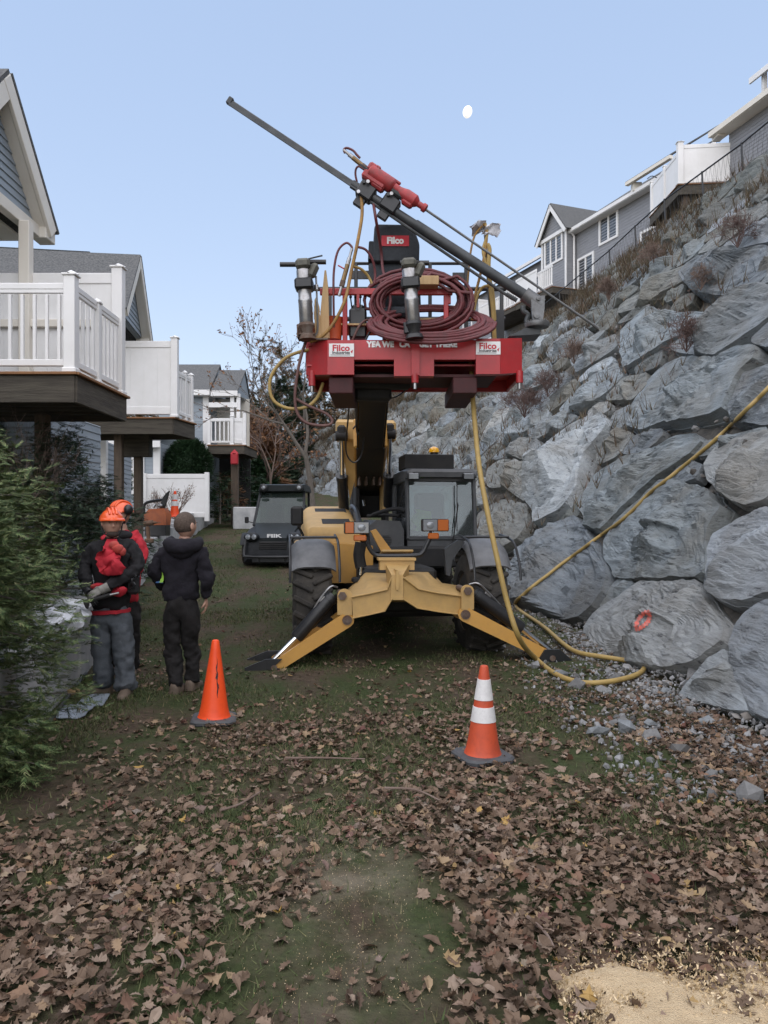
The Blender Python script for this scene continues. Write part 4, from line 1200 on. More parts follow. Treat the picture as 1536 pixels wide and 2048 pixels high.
# left and right arms: a sloping top plate over a box
def arm(fr_top, fr_bot, bk_top, sgn):
    secs = []
    for (a, b, c) in zip(fr_top, fr_bot, bk_top):
        A_, B_, C_ = L(*a, YF + a_off(a)), L(*b, YF + a_off(b)), L(*c, YB2 + .62)
        D_ = Vector((C_.x, C_.y, min(B_.z + .04, C_.z - .05)))
        secs.append([B_, A_, C_, D_] if sgn > 0 else [B_, D_, C_, A_])
    m.loft(secs)
    # lip along the front of the top plate and the foot flange
    for i in range(len(fr_top) - 1):
        p, q = L(*fr_top[i], YF + a_off(fr_top[i]) - .012), L(*fr_top[i + 1], YF + a_off(fr_top[i + 1]) - .012)
        m.beam(p, q, .035, .014, (0, 0, 1), .003, .006)
        p, q = L(*fr_bot[i], YF + a_off(fr_bot[i]) - .012), L(*fr_bot[i + 1], YF + a_off(fr_bot[i + 1]) - .012)
        m.beam(p, q, .035, .014, (0, 0, 1), .003, .006)
def a_off(p): return .25 * min(1, abs(p[0] - 794) / 120)
arm([(806, 1155), (836, 1178), (875, 1186), (922, 1192)], [(806, 1198), (834, 1216), (875, 1223), (920, 1229)], [(806, 1142), (862, 1143), (884, 1166), (932, 1173)], 1)
arm([(783, 1156), (775, 1179), (740, 1187), (704, 1194)], [(784, 1198), (770, 1222), (740, 1229), (706, 1236)], [(783, 1143), (728, 1141), (712, 1163), (694, 1180)], -1)
# lugs
for (x0, x1, y0, y1) in ((675, 704, 1178, 1230), (923, 948, 1170, 1219)):
    cx = (x0 + x1) / 2; rr = (x1 - x0) / 2
    for yo in (YF + .20, YB2 + .02):
        poly = [L(x0, y1, yo), L(x1, y1, yo)] + [L(cx + rr * math.cos(R(a)), y0 + rr - rr * math.sin(R(a)), yo) for a in range(0, 181, 20)]
        m.prism(poly, (0, .045, 0))
ofr = m.local('outrigger_frame', M_YELP, tele, 30)
for (px, py) in ((685, 1192), (936, 1182)):
    p = L(px, py, YF + .18); g = MB(); g.cyl(p, p + V3(0, .5, 0), .035, 12); g.lathe(p + V3(0, -.012, 0), [(.05, 0), (.05, .03)], (0, 1, 0), 6); g.local('pin', M_RUST, ofr)
def leg(pv, ft, cyl0, cyl1, rod1, pad, sg):
    pf = YF + .20
    a_, b_ = L(*pv, pf), L(*ft, pf - .12)
    m = MB()
    d = (b_ - a_).normalized(); up = Vector((0, 1, 0))
    for dy in (0.0, .36):
        o_ = V3(0, dy, 0); n_ = d.cross(up).normalized()
        hw0, hw1 = .085, .062
        poly = [a_ + o_ - n_ * hw0, b_ + o_ - n_ * hw1, b_ + o_ + n_ * hw1, a_ + o_ + n_ * hw0]
        for k in range(1, 6):
            an = R(30 * k); poly.append(a_ + o_ + n_ * hw0 * math.cos(an) - d * hw0 * math.sin(an))
        m.prism(poly, (0, .04, 0))
    n_ = d.cross(up).normalized()
    if n_.z < 0: n_ = -n_
    m.beam(a_ + d * .25 - n_ * .05 + V3(0, .2, 0), b_ - d * .12 - n_ * .04 + V3(0, .2, 0), .36, .02, n_)
    lg = m.local('outrigger_leg', M_YEL, tele)
    g = MB(); g.cyl(a_ + V3(0, -.02, 0), a_ + V3(0, .44, 0), .055, 14); g.cyl(a_ + V3(0, -.035, 0), a_ + V3(0, 0, 0), .03, 10); g.cyl(b_ + V3(0, -.03, 0), b_ + V3(0, .43, 0), .035, 12); g.local('pin', M_RUST, lg)
    c0, c1, r1 = L(*cyl0, pf + .2), L(*cyl1, pf + .13), L(*rod1, pf + .10)
    g = MB(); g.tube([c0, c0 + (c1 - c0) * .97, c1], [.078, .078, .07], 16); g.tube([c0 + (c1 - c0) * .06, c0 + (c1 - c0) * .12], .088, 16)
    cy = g.local('outrigger_cylinder', M_BLK, tele)
    g = MB(); g.tube([c1, r1], .030, 12); g.local('rod', M_CHROME, cy)
    g = MB(); e = c0 + (c1 - c0) * .08
    g.tube(catmull([c0 + V3(-.05 * sg, -.02, .09), e + V3(0, -.06, .14), c0 + (c1 - c0) * .3 + V3(.02 * sg, -.03, .11), c0 + (c1 - c0) * .55 + V3(0, 0, .09)], 5), .013, 6); g.box(c0 + (c1 - c0) * .3 + V3(0, -.02, .105), (.09, .03, .035), frame((c1 - c0).cross(V3(0, 1, 0)), V3(0, 1, 0)), .005); g.local('hose_fitting', M_STEEL, cy)
    # pad: tray with two gusset plates
    x0, x1, y1 = pad
    q0, q1 = L(x0, y1, pf - .2), L(x1, y1, pf - .2)
    zb_ = max(q0.z, .0)
    g = MB(); cx = (q0.x + q1.x) / 2; wx = q1.x - q0.x
    g.box((cx, pf + .06, zb_ + .015), (wx, .62, .03), None, .006)
    for dy in (-.14, .40):
        g.prism([V3(cx - wx * .48, pf + dy, zb_ + .03), V3(cx + wx * .48, pf + dy, zb_ + .03), V3(cx + wx * (.48 if sg > 0 else .15), pf + dy, zb_ + .07), V3(b_.x + .09, pf + dy, b_.z + .10), V3(b_.x - .09, pf + dy, b_.z + .10), V3(cx - wx * (.48 if sg < 0 else .40), pf + dy, zb_ + .07)], (0, .03, 0))
    g.local('outrigger_pad', M_BLK, tele)
leg((694, 1240), (548, 1336), (666, 1190), (592, 1276), (541, 1326), (487, 578, 1362), -1)
leg((931, 1229), (1104, 1316), (946, 1184), (1044, 1258), (1101, 1303), (1072, 1150, 1340), 1)
# ============================================================ work platform on the forks
PD = 8.5
plat = thing('work_platform', P(828, 752, PD), 'red steel work platform carried on the telehandler boom with hoses and railings', 'work platform')
def rect(x0, x1, y0, y1, D): return [P(x0, y1, D), P(x1, y1, D), P(x1, y0, D), P(x0, y0, D)]
m = MB()
m.prism(rect(655, 1000, 680, 719, PD), (0, .10, 0))
m.prism(rect(655, 708, 680, 749, PD - .012), (0, .13, 0)); m.prism(rect(788, 868, 680, 752, PD - .012), (0, .13, 0)); m.prism(rect(952, 1000, 677, 748, PD - .012), (0, .13, 0))
# folded-back corners
m.prism([P(655, 749, PD), P(655, 680, PD), P(612, 683, PD + .22), P(612, 750, PD + .22)], (.02, .10, 0))
m.prism([P(1000, 748, PD), P(1000, 677, PD), P(1044, 676, PD + .12), P(1044, 745, PD + .12)], (-.02, .10, 0))
zt = P(0, 682, PD).z; zb = P(0, 750, PD).z
x0, x1 = P(614, 0, PD + .25).x, P(1042, 0, PD + .25).x
m.box(((x0 + x1) / 2, PD + .62, zb + .14), (x1 - x0 - .02, .92, .02))
m.box((x0 + .02, PD + .68, (zt + zb) / 2), (.04, .9, zt - zb - .01), None, .004); m.box((x1 - .02, PD + .68, (zt + zb) / 2), (.04, .9, zt - zb - .01), None, .004)
m.box(((x0 + x1) / 2, PD + 1.12, (zt + zb) / 2), (x1 - x0, .06, zt - zb), None, .004)
m.box(((x0 + x1) / 2, PD + .62, zt - .015), (x1 - x0 - .06, .95, .02))
frame_o = m.build('platform_frame', M_RED, plat)
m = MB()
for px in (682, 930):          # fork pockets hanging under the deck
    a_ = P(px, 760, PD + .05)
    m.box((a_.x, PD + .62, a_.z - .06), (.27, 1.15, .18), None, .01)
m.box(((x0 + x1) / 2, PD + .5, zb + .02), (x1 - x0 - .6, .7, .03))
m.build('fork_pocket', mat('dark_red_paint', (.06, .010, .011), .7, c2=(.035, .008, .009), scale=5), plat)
for (px, y0, y1, D) in ((624, 742, 772, PD + .16), (830, 748, 766, PD - .02), (1039, 742, 766, PD + .10)):
    m = MB(); m.cyl(P(px, y0, D), P(px, y1, D), .040, 14); st = m.build('stabiliser_stub', M_RED, plat)
    m = MB(); m.cyl(P(px, y1, D), P(px, y1 + 12, D), .022, 12); m.build('pin', M_STEEL, st)
m = MB(); m.prism(rect(823, 839, 680, 750, PD - .05), (0, .045, 0)); m.build('centre_post', M_RED, plat)
# railings: red front frame, black back rails
m = MB()
for px in (690, 892): m.beam(P(px, 590, PD + .25), P(px, 682, PD + .25), .055, .055, (0, 1, 0), .006)
m.beam(P(640, 584, PD + .25), P(905, 584, PD + .25), .055, .07, (0, 0, 1), .006)
m.beam(P(716, 578, PD + .24), P(716, 615, PD + .24), .03, .03, (0, 1, 0)); m.beam(P(897, 592, PD + .25), P(897, 608, PD + .25), .05, .05, (0, 1, 0))
m.build('front_railing', M_RED, plat)
BD = PD + 1.05
m = MB()
for (xa, xb, yy, r) in ((705, 946, 527, .020), (625, 1012, 578, .028), (640, 1010, 638, .03)): m.tube([P(xa, yy, BD), P(xb, yy, BD)], r, 8)
for (xx, ya, yb_) in ((712, 527, 680), (932, 527, 680), (1003, 578, 680), (660, 578, 680), (860, 527, 640)): m.beam(P(xx, ya, BD), P(xx, yb_, BD), .045, .045, (0, 1, 0), .005)
m.beam(P(700, 550, BD), P(740, 550, BD), .03, .10, (0, 0, 1)); m.beam(P(905, 553, BD), P(933, 553, BD), .03, .09, (0, 0, 1))
m.beam(P(1000, 620, BD - .02), P(1000, 680, BD - .02), .10, .03, (0, 1, 0))
m.build('back_railing', M_BLK, plat)
# seat
SD = PD + .62
def slab(poly, D, t, bev=.02):
    c = sum((P(x, y, D) for x, y in poly), Vector()) / len(poly); secs = []
    for (dy, sc_) in ((-t / 2, .93), (-t / 2 + t * .12, .985), (-t / 2 + t * .3, 1.0), (t / 2 - t * .3, 1.0), (t / 2 - t * .12, .985), (t / 2, .93)):
        secs.append([c + (P(x, y, D) - c) * sc_ + V3(0, dy, 0) for x, y in poly])
    return MB().loft(secs)
def rnd_poly(poly, r=4, n=3):
    out = []
    N = len(poly)
    for i in range(N):
        p = Vector(poly[i]); a = Vector(poly[i - 1]); b = Vector(poly[(i + 1) % N])
        da = (a - p); db = (b - p); ra = min(r, da.length * .45); rb = min(r, db.length * .45)
        A_ = p + da.normalized() * ra; B_ = p + db.normalized() * rb
        for k in range(n + 1):
            t = k / n; out.append(tuple((1 - t) ** 2 * A_ + 2 * t * (1 - t) * p + t * t * B_))
    return out
m = slab(rnd_poly([(749, 452), (825, 453), (839, 490), (838, 528), (745, 528), (746, 495)], 7), SD, .16)
seat = m.build('operator_seat', M_SEAT, plat, 50)
m = slab(rnd_poly([(736, 528), (838, 528), (842, 620), (745, 620)], 8), SD + .06, .14); m.build('seat_lower_back', M_SEAT, seat, 50)
m = slab(rnd_poly([(738, 490), (748, 490), (748, 525), (736, 528)], 3), SD + .10, .3); m.build('armrest', M_SEAT, seat, 50)
m = MB(); c = P(790, 640, SD); m.box(c + V3(0, -.15, 0), (.5, .5, .12), None, .04); m.box(c + V3(0, 0, -.14), (.3, .3, .22), None, .02); m.build('seat_cushion', M_SEAT, seat)
m = MB(); m.prism(rect(763, 818, 471, 492, SD - .088), (0, .006, 0)); lb = m.build('seat_label', M_LBLR, plat)
c = P(790.5, 481.5, SD - .091); letters('lettering', 'Filco', .105, M_WHITE, c - wloc(lb), lb, bold=.005, sx=1.0)
# plates with writing
for (xa, xb, ya, yb_) in ((658, 708, 687, 713), (952, 1001, 683, 709)):
    D = PD - .018
    m = MB(); m.prism(rect(xa, xb, ya, yb_, D), (0, .004, 0)); pl = m.build('company_plate', M_WHITE, plat)
    c = P((xa + xb) / 2 - 1, ya + (yb_ - ya) * .36, D - .002); letters('lettering', 'Filco', .095, M_LBLR, c - wloc(pl), pl, bold=.0028, sx=1.08, ext=.001)
    c = P((xa + xb) / 2 - 1, ya + (yb_ - ya) * .70, D - .002); letters('lettering', 'Industries', .045, M_BLK, c - wloc(pl), pl, bold=.001, sx=1.1, ext=.001)
    m = MB(); m.prism(rect(xa + 3, xb - 8, ya + (yb_ - ya) * .86, ya + (yb_ - ya) * .90, D - .002), (0, .002, 0)); m.build('underline', M_BLK, pl)
    m = MB(); m.prism([P(xb - 7, ya + 16, D - .003), P(xb - 2, ya + 12, D - .003), P(xb - 4, ya + 20, D - .003)], (0, .002, 0)); m.build('swoosh', M_LBLR, pl)
for txt, cx, D in (('YEA WE', 761, PD - .003), ('CA', 809, PD - .015), ('GET', 852, PD - .015), ('THERE', 892, PD - .003)):
    c = P(cx, 689, D); letters('lettering', txt, .086, M_WHITE, c - wloc(frame_o), frame_o, bold=.0055, sx=.96, ext=.002)
# ============================================================ things carried on the platform
def hose(name, pts, r, m1, label, cat='hose', group=None, n=8, seg=6):
    m = MB(); m.tube(catmull(pts, seg), r, n); o = m.build(name, m1, None, 60); tag(o, label, cat, group); return o
# jackhammers
def jack(top, bot, hl, hr, label, D, lever=True):
    t = P(*top, D); b = P(*bot, D); d = (b - t); Ln = d.length; d.normalize()
    th = thing('jackhammer', b, label, 'jackhammer', 'jackhammers hung on the platform')
    M = frame(d)
    def at(f): return t + d * Ln * f
    m = MB(); m.lathe(t, [(.075, Ln * .12), (.080, Ln * .13), (.080, Ln * .38), (.073, Ln * .40), (.073, Ln * .52), (.078, Ln * .53), (.078, Ln * .57), (.076, Ln * .58), (.076, Ln * .86), (.06, Ln * .89)], d, 22); m.build('barrel', M_STEEL, th)
    m = MB(); m.box(at(.05), (.19, .16, Ln * .14), M, .03); m.tube([P(*hl, D), P(*hr, D)], .017, 8); m.box(at(.10) + V3(.11, -.02, -.03), (.09, .10, .17), Matrix.Rotation(R(24), 3, 'Y'), .03); m.build('head', mat('cast_tool_head', (.13, .125, .10), .6, .3, c2=(.08, .078, .065), scale=9), th)
    for e, s_ in ((hl, 1), (hr, -1)):
        p = P(*e, D); m = MB(); m.cyl(p, p + V3(.21 * s_, 0, 0), .027, 12); m.build('handle_grip', M_BLK, th)
    m = MB(); m.box(at(.33), (.21, .20, .12), M, .02); m.build('collar', M_BLK, th)
    m = MB(); m.lathe(at(.86), [(.085, 0), (.09, .03), (.075, .06), (.06, .12), (.09, .14), (.1, .18)], d, 16); m.box(at(.97) + V3(-.06, 0, .02), (.05, .1, .12), M, .01); m.build('nose', M_RUST if lever else M_BLK, th)
    if lever:
        m = MB(); m.tube(catmull([P(607, 521, D - .03), P(620, 517, D - .03), P(645, 511, D - .03)], 3), .009, 6); m.build('trigger_lever', M_DSTEEL, th)
    return th
jack((606, 523), (614, 667), (560, 529), (652, 524), 'silver jackhammer hung upright at the left end of the red platform', PD - .02)
jack((817, 522), (828, 664), (800, 526), (858, 526), 'silver jackhammer hung upright in front of the coiled red hoses', PD - .24, False)
m = MB(); m.tube(catmull([P(632, 552, PD), P(633, 575, PD), P(634, 605, PD), P(635, 660, PD + .02), P(628, 672, PD)], 4), .012, 6); m.tube([P(632, 570, PD), P(633, 580, PD)], .025, 8)
o = m.build('air_line', M_STEEL, None); tag(o, 'thin steel air line coupling beside the left jackhammer', 'air line')
# hanger bracket
m = MB(); m.box(P(613, 672, PD + .03), (.20, .22, .02), None, .003); m.box(P(597, 668, PD), (.015, .2, .12), None, .003); m.box(P(630, 680, PD + .06), (.3, .12, .02), None, .003); m.build('tool_bracket', M_RUST, plat)
# wooden wedges
def wedge(poly, D, t, label):
    m = MB(); m.prism([P(x, y, D) for x, y in poly], (0, t, 0)); o = m.build('wooden_stake', M_WOOD, None); tag(o, label, 'stake', 'pointed timber stakes on the platform'); return o
wedge([(636, 676), (659, 676), (656, 572), (652, 540), (649, 541), (644, 590)], PD + .10, .06, 'tall pale pointed timber stake beside the left jackhammer')
wedge([(631, 676), (642, 676), (638, 612), (633, 592), (629, 600), (628, 630)], PD + .05, .05, 'short pale pointed timber stake beside the left jackhammer')
m = MB(); b_ = P(668, 680, PD + .3); m.lathe(b_, [(.085, 0), (.105, .24), (.112, .25), (.10, .25), (.082, .02), (0, .02)], n=18); o = m.build('bucket', M_ORANGEB, None); tag(o, 'orange bucket on the platform behind the timber stakes', 'bucket')
# timbers
m = MB(); m.box(P(855, 566, PD + .16), (.24, .22, .10), None, .006); o = m.build('timber_block', M_WOOD, None); tag(o, 'short pale timber block resting on the railing behind the upper hose coil', 'timber')
m = MB(); m.beam(P(832, 643, PD + .42), P(918, 641, PD + .42), .06, .06, (0, 0, 1), .004); m.beam(P(914, 646, PD + .42), P(914, 680, PD + .42), .05, .05, (0, 1, 0), .004); m.beam(P(776, 640, PD + .42), P(776, 681, PD + .42), .05, .05, (0, 1, 0), .004); o = m.build('timber_brace', M_WOOD, None); tag(o, 'pale timber frame standing inside the lower coil of red hose', 'timber')
m = MB(); m.box(P(690, 690, PD + .5) + V3(.3, 0, .18), (1.5, .5, .02)); m.build('deck_board', M_WOOD, plat)
# coils
rc = random.Random(8)
def coil(cx, cy, rx, ry, n, D, jx, jy, dd, a0=0, a1=360, r=.020, tilt=0):
    pts = []
    tot = n * 24
    for i in range(tot + 1):
        f = i / 24; a = 2 * math.pi * f; k = f / n
        ph = rc.random()
        jr = (1.06 - jx * 2.4 * ((k * 7.3) % 1)) + .03 * math.sin(f * 5.1)
        x = cx + rx * jr * math.cos(a) + 3 * math.sin(f * 3.1); y = cy + ry * jr * (1 + jy * math.sin(f * 1.9 + 1)) * math.sin(a) + 4 * math.sin(f * 2.7)
        pts.append(P(x, y, D + dd * (k - .5) + tilt * math.sin(a)))
    m = MB(); m.tube(pts, r, 7); return m
m = coil(838, 604, 103, 60, 14, PD + .22, .16, .06, .20); o = m.build('hose_coil', M_HOSER, None, 60); tag(o, 'upright coil of red hose hung over the platform railing', 'hose', 'coils of red hose')
m = coil(862, 646, 122, 32, 17, PD + .06, .12, .10, .02, tilt=-.26, r=.021); o = m.build('hose_coil', M_HOSER, None, 60); tag(o, 'wide flattened coil of red hose lying at the front of the platform', 'hose', 'coils of red hose')
# ---- rock drill on its long feed
HD = 8.75
drill = thing('rock_drill', P(1078, 660, HD), 'red rock drill on a long dark feed tube slanting above the platform', 'rock drill')
m = MB(); m.tube([P(704, 368, HD), P(1080, 610, HD)], .050, 14); m.tube([P(830, 449, HD), P(1060, 597, HD)], .060, 14); m.build('feed_tube', M_DSTEEL, drill)
m = MB()
a_, b_ = P(462, 206, HD), P(735, 388, HD); d = (b_ - a_).normalized(); n_ = V3(-d.z, 0, d.x)
m.beam(a_, b_, .045, .064, n_, .01); m.beam(a_ + n_ * -.03 + V3(0, -.03, 0), b_ + n_ * -.03 + V3(0, -.03, 0), .02, .03, n_); m.box(a_ - d * .02 + n_ * .01, (.058, .085, .06), frame(d, n_), .008)
m.build('feed_rail', M_DSTEEL, drill)
m = MB(); m.tube([P(715, 386, HD - .02), P(1025, 598, HD - .02)], .018, 8); m.tube([P(1012, 588, HD - .02), P(1034, 601, HD - .02)], .026, 8); m.build('feed_rod', M_DSTEEL, drill)
m = MB(); m.tube([P(848, 417, HD - .05), P(1197, 657, HD - .05)], .015, 8); m.tube([P(1186, 649, HD - .05), P(1197, 657, HD - .05)], .02, 8); m.build('drill_steel', mat('grey_drill_rod', (.15, .155, .16), .45, .5, c2=(.10, .10, .10), scale=6), drill)
# drifter
d = (P(855, 420, HD) - P(735, 340, HD)); Ld = d.length; d.normalize(); o_ = P(735, 340, HD - .05)
n_ = V3(-d.z, 0, d.x); n_ = n_ if n_.z > 0 else -n_
MF = frame(d, (0, 1, 0))
m = MB()
m.lathe(o_ + d * .02, [(.06, 0), (.085, .02), (.085, .30), (.075, .32), (.055, .34), (.05, .42)], d, 14)
m.box(o_ + d * .13 - n_ * .06, (.12, .10, .30), frame(d, n_), .02); m.box(o_ + d * .04 + n_ * .05 + V3(0, 0, .0), (.08, .1, .12), frame(d, n_), .02); m.box(o_ + d * .09 + n_ * .08, (.07, .05, .07), frame(d, n_), .015)
m.box(o_ + d * .20 - n_ * .10, (.10, .06, .16), frame(d, n_), .02)
m.box(o_ + d * .22 + n_ * .075, (.035, .03, .36), frame(d, n_), .008)
m.lathe(o_ + d * .42, [(.05, 0), (.06, .05), (.075, .10), (.075, .22), (.06, .24), (.035, .27), (.035, .33)], d, 14)
m.box(o_ + d * .58 - n_ * .06, (.09, .08, .14), frame(d, n_), .02)
m.lathe(o_ + d * .74, [(.03, 0), (.05, .01), (.05, .05), (.03, .06)], d, 12)
m.build('drill_body', M_REDW, drill)
m = MB(); m.tube([o_ + d * .36 - n_ * .03, o_ + d * .52 - n_ * .03], .045, 10); m.tube([o_ - d * .10, o_ + d * .03], .03, 8); m.build('drill_neck', M_DSTEEL, drill)
m = MB()
for (px, py) in ((732, 385), (780, 410)):
    c = P(px, py, HD); m.box(c, (.15, .17, .20), frame(d, n_), .015); m.box(c + n_ * .10, (.09, .06, .10), frame(d, n_), .01); m.cyl(c + V3(-.02, -.11, .08), c + V3(-.02, .1, .08), .02, 8); m.box(c - n_ * .12, (.06, .14, .12), frame(d, n_), .01)
m.build('carriage', M_BLK, drill)
m = MB()
for (px, py) in ((736, 364), (783, 388), (717, 384)):
    c = P(px, py, HD - .11); m.lathe(c, [(.02, 0), (.02, .02), (0, .022)], (0, -1, 0), 10)
m.build('bolt', M_STEEL, drill)
mat('dull_steel', (.20, .205, .21), .5, .5, c2=(.12, .12, .12), scale=9, dirt=(.07, .06, .05), dscale=7, damt=.6)
# swivel base
m = MB(); c = P(1078, 625, HD)
m.tube([P(1048, 588, HD), P(1082, 612, HD)], .085, 14); m.prism([P(1062, 596, HD - .08), P(1090, 590, HD - .08), P(1089, 618, HD - .08), P(1084, 655, HD - .08), P(1068, 655, HD - .08), P(1064, 625, HD - .08)], (0, .05, 0)); m.prism([P(1062, 596, HD + .06), P(1090, 590, HD + .06), P(1089, 618, HD + .06), P(1084, 655, HD + .06), P(1068, 655, HD + .06)], (0, .04, 0))
m.lathe(P(1074, 655, HD - .06), [(.13, 0), (.14, .02), (.14, .05), (.10, .06)], (0, 0, 1), 20)
m.build('swivel_bracket', MATS['dull_steel'], drill)
m = MB(); m.lathe(P(1073, 631, HD - .09), [(.035, 0), (.035, .02), (0, .024)], (0, -1, 0), 12); m.lathe(P(1077, 597, HD - .09), [(.025, 0), (.025, .02), (0, .024)], (0, -1, 0), 12)
for k in range(12):
    a = R(180 + 15 * k); m.ball(P(1074, 655, HD - .06) + V3(.125 * math.cos(a), .125 * math.sin(a), .06), .008, 6, 4)
m.build('bolt', MATS['dull_steel'], drill)
m = MB(); m.prism([P(1018, 672, HD - .1), P(1082, 668, HD - .1), P(1080, 660, HD - .1), P(1052, 655, HD - .1)], (0, .34, 0)); m.tube(catmull([P(1046, 612, HD - .05), P(1047, 622, HD - .05), P(1056, 630, HD - .05), P(1053, 645, HD - .05), P(1060, 652, HD - .05)], 4), .03, 8); m.build('base_shoe', M_DSTEEL, drill)
# hoses and couplings around the drill
hose('air_hose', [P(722, 392, HD - .02), P(724, 430, HD - .04), P(714, 490, HD - .08), P(702, 545, HD - .1), P(690, 600, PD - .02), P(668, 645, PD), P(645, 672, PD + .02), P(620, 684, PD + .05)], .019, M_HOSEO, 'stained yellow hose hanging from the drill feed to the left of the platform')
hose('air_hose', [P(747, 408, HD - .02), P(752, 440, HD - .06), P(762, 500, SD - .13), P(766, 540, SD - .14), P(776, 575, PD + .3), P(781, 600, PD + .2), P(777, 625, PD + .2)], .017, M_HOSER, 'red hose hanging from the drill across the seat back')
hose('air_hose', [P(668, 655, PD + .1), P(667, 590, PD + .05), P(668, 540, PD + .05), P(676, 502, PD + .05), P(692, 486, PD + .05), P(703, 493, PD + .05), P(704, 502, PD + .05)], .013, M_HOSER, 'thin red hose arching up left of the seat')
hose('air_hose', [P(716, 494, PD + .1), P(732, 500, PD + .12), P(745, 520, PD + .16), P(750, 545, PD + .2), P(749, 568, PD + .2)], .015, M_HOSER, 'thin red hose arching over to the right of the valve coupling')
hose('air_hose', [P(706, 533, PD + .2), P(722, 538, PD + .25), P(736, 552, PD + .3), P(745, 570, PD + .3)], .016, M_HOSEY, 'short yellow hose curving beside the seat')
def coupling(a, b, D, label, parts=((0, .2, .016, 'M_STEEL'), (.2, .34, .024, 'M_STEEL'), (.34, .68, .026, 'M_BRASS'), (.68, .8, .03, 'M_RUST'), (.8, 1, .018, 'M_STEEL'))):
    p, q = P(*a, D), P(*b, D); t = thing('valve_coupling', q, label, 'coupling')
    for (f0, f1, r, mm) in parts:
        m = MB(); m.tube([p + (q - p) * f0, p + (q - p) * f1], r, 10); m.build('pipe', {'M_STEEL': M_STEEL, 'M_RUST': M_RUST, 'M_BRASS': MATS['brass']}[mm], t)
    m = MB(); c = p + (q - p) * .45; m.tube([c, c + V3(-.09, 0, .05)], .008, 6); m.build('lever', M_RED, t)
mat('brass', (.26, .17, .07), .45, .7, c2=(.16, .11, .06), scale=9)
coupling((704, 497), (678, 592), PD + .04, 'steel and brass valve coupling slanting beside the hoses left of the seat')
coupling((687, 300), (742, 345), HD - .05, 'steel coupling at the upper end of the red drill')
hose('air_hose', [P(690, 306, HD - .05), P(688, 299, HD - .05), P(694, 296, HD - .05), P(706, 301, HD - .05), P(714, 310, HD - .05), P(720, 316, HD - .05)], .014, M_HOSER, 'short red hose looped over the top end of the drill')
hose('air_hose', [P(730, 340, HD - .06), P(718, 333, HD - .06), P(712, 338, HD - .04), P(711, 350, HD - .02), P(714, 364, HD)], .012, M_HOSER, 'thin red hose bending from the drill down to the feed')
hose('air_hose', [P(731, 342, HD - .05), P(735, 352, HD - .05), P(737, 365, HD - .04), P(742, 400, HD - .02)], .012, M_HOSER, 'thin red hose dropping behind the drill carriage')
# lever bank (dark controls) on the left
t = thing('control_box', P(716, 672, PD + .4), 'dark hydraulic control valves on the platform left of the hose coils', 'controls')
m = MB(); m.box(P(716, 650, PD + .4), (.20, .2, .34), None, .02); m.box(P(716, 622, PD + .4), (.14, .14, .12), None, .02); m.build('valve_block', M_BLK, t)
for k in range(4):
    c = P(704 + 8 * k, 618, PD + .36); m = MB(); m.tube([c, c + V3(.01 * (k - 1.5), -.03, .12)], .009, 6); m.ball(c + V3(.01 * (k - 1.5), -.03, .13), .018, 8, 6); m.build('lever', M_BLKM, t)
hose('hydraulic_hose', [P(705, 680, PD + .2), P(720, 650, PD + .2), P(735, 640, PD + .25), P(748, 650, PD + .3)], .014, M_HOSEB, 'dark hose curling from the control valves')
hose('hydraulic_hose', [P(730, 682, PD + .15), P(740, 664, PD + .15), P(752, 655, PD + .2), P(775, 652, PD + .3)], .013, M_BLK, 'black hose running from the control valves under the coil')
# mast of hoses on the right
t = thing('hose_stand', P(985, 680, PD + .5), 'thin post hung with yellow and orange hoses at the right of the platform', 'hose stand')
m = MB(); m.tube([P(985, 680, PD + .5), P(978, 600, PD + .5), P(969, 455, PD + .5)], .013, 8); m.build('post', M_BLK, t)
for pts, r, mm in (([(966, 448), (972, 455), (973, 480), (967, 520), (958, 560), (948, 600), (944, 640)], .016, M_HOSEO), ([(970, 446), (974, 470), (966, 500), (972, 530), (980, 560), (984, 610), (988, 676)], .017, M_HOSEY), ([(964, 452), (950, 470), (942, 500), (937, 545), (934, 590)], .012, M_HOSEO), ([(975, 488), (979, 500), (977, 530), (981, 575), (986, 620), (989, 678)], .026, M_HOSEY), ([(990, 640), (985, 580), (975, 572), (962, 578), (952, 600), (945, 640)], .018, M_HOSEY)):
    m = MB(); m.tube(catmull([P(x, y, PD + .48) for x, y in pts], 5), r, 8); m.build('hose', mm, t)
def rag(cx, cy, w_, h, D, seed):
    rs_ = np.random.RandomState(seed); m = MB(); n = 9
    vs = []; fs = []
    for j in range(n):
        for i in range(n):
            u, v = i / (n - 1) - .5, j / (n - 1) - .5
            e = vnoise(np.array([[u * 3 + seed, v * 3, seed * 1.3]]))[0]; e2 = vnoise(np.array([[u * 4 + 9, v * 4 + seed, 2.2]]))[0]
            vs.append(P(cx, cy, D) + V3(u * w_ + e2 * .04, e * .10, v * h - abs(u) * h * .5 + e2 * .04))
    for j in range(n - 1):
        for i in range(n - 1): fs.append((j * n + i, j * n + i + 1, (j + 1) * n + i + 1, (j + 1) * n + i))
    vs2 = [v + V3(0, .012, 0) for v in vs]
    k = len(vs); m.add(vs + vs2, fs + [tuple(k + q for q in f[::-1]) for f in fs]); return m
m = rag(956, 452, .14, .12, PD + .46, 3); m.build('rag', M_RAG, t, 60)
m = rag(983, 457, .17, .11, PD + .46, 5); m.build('rag', M_RAG, t, 60)
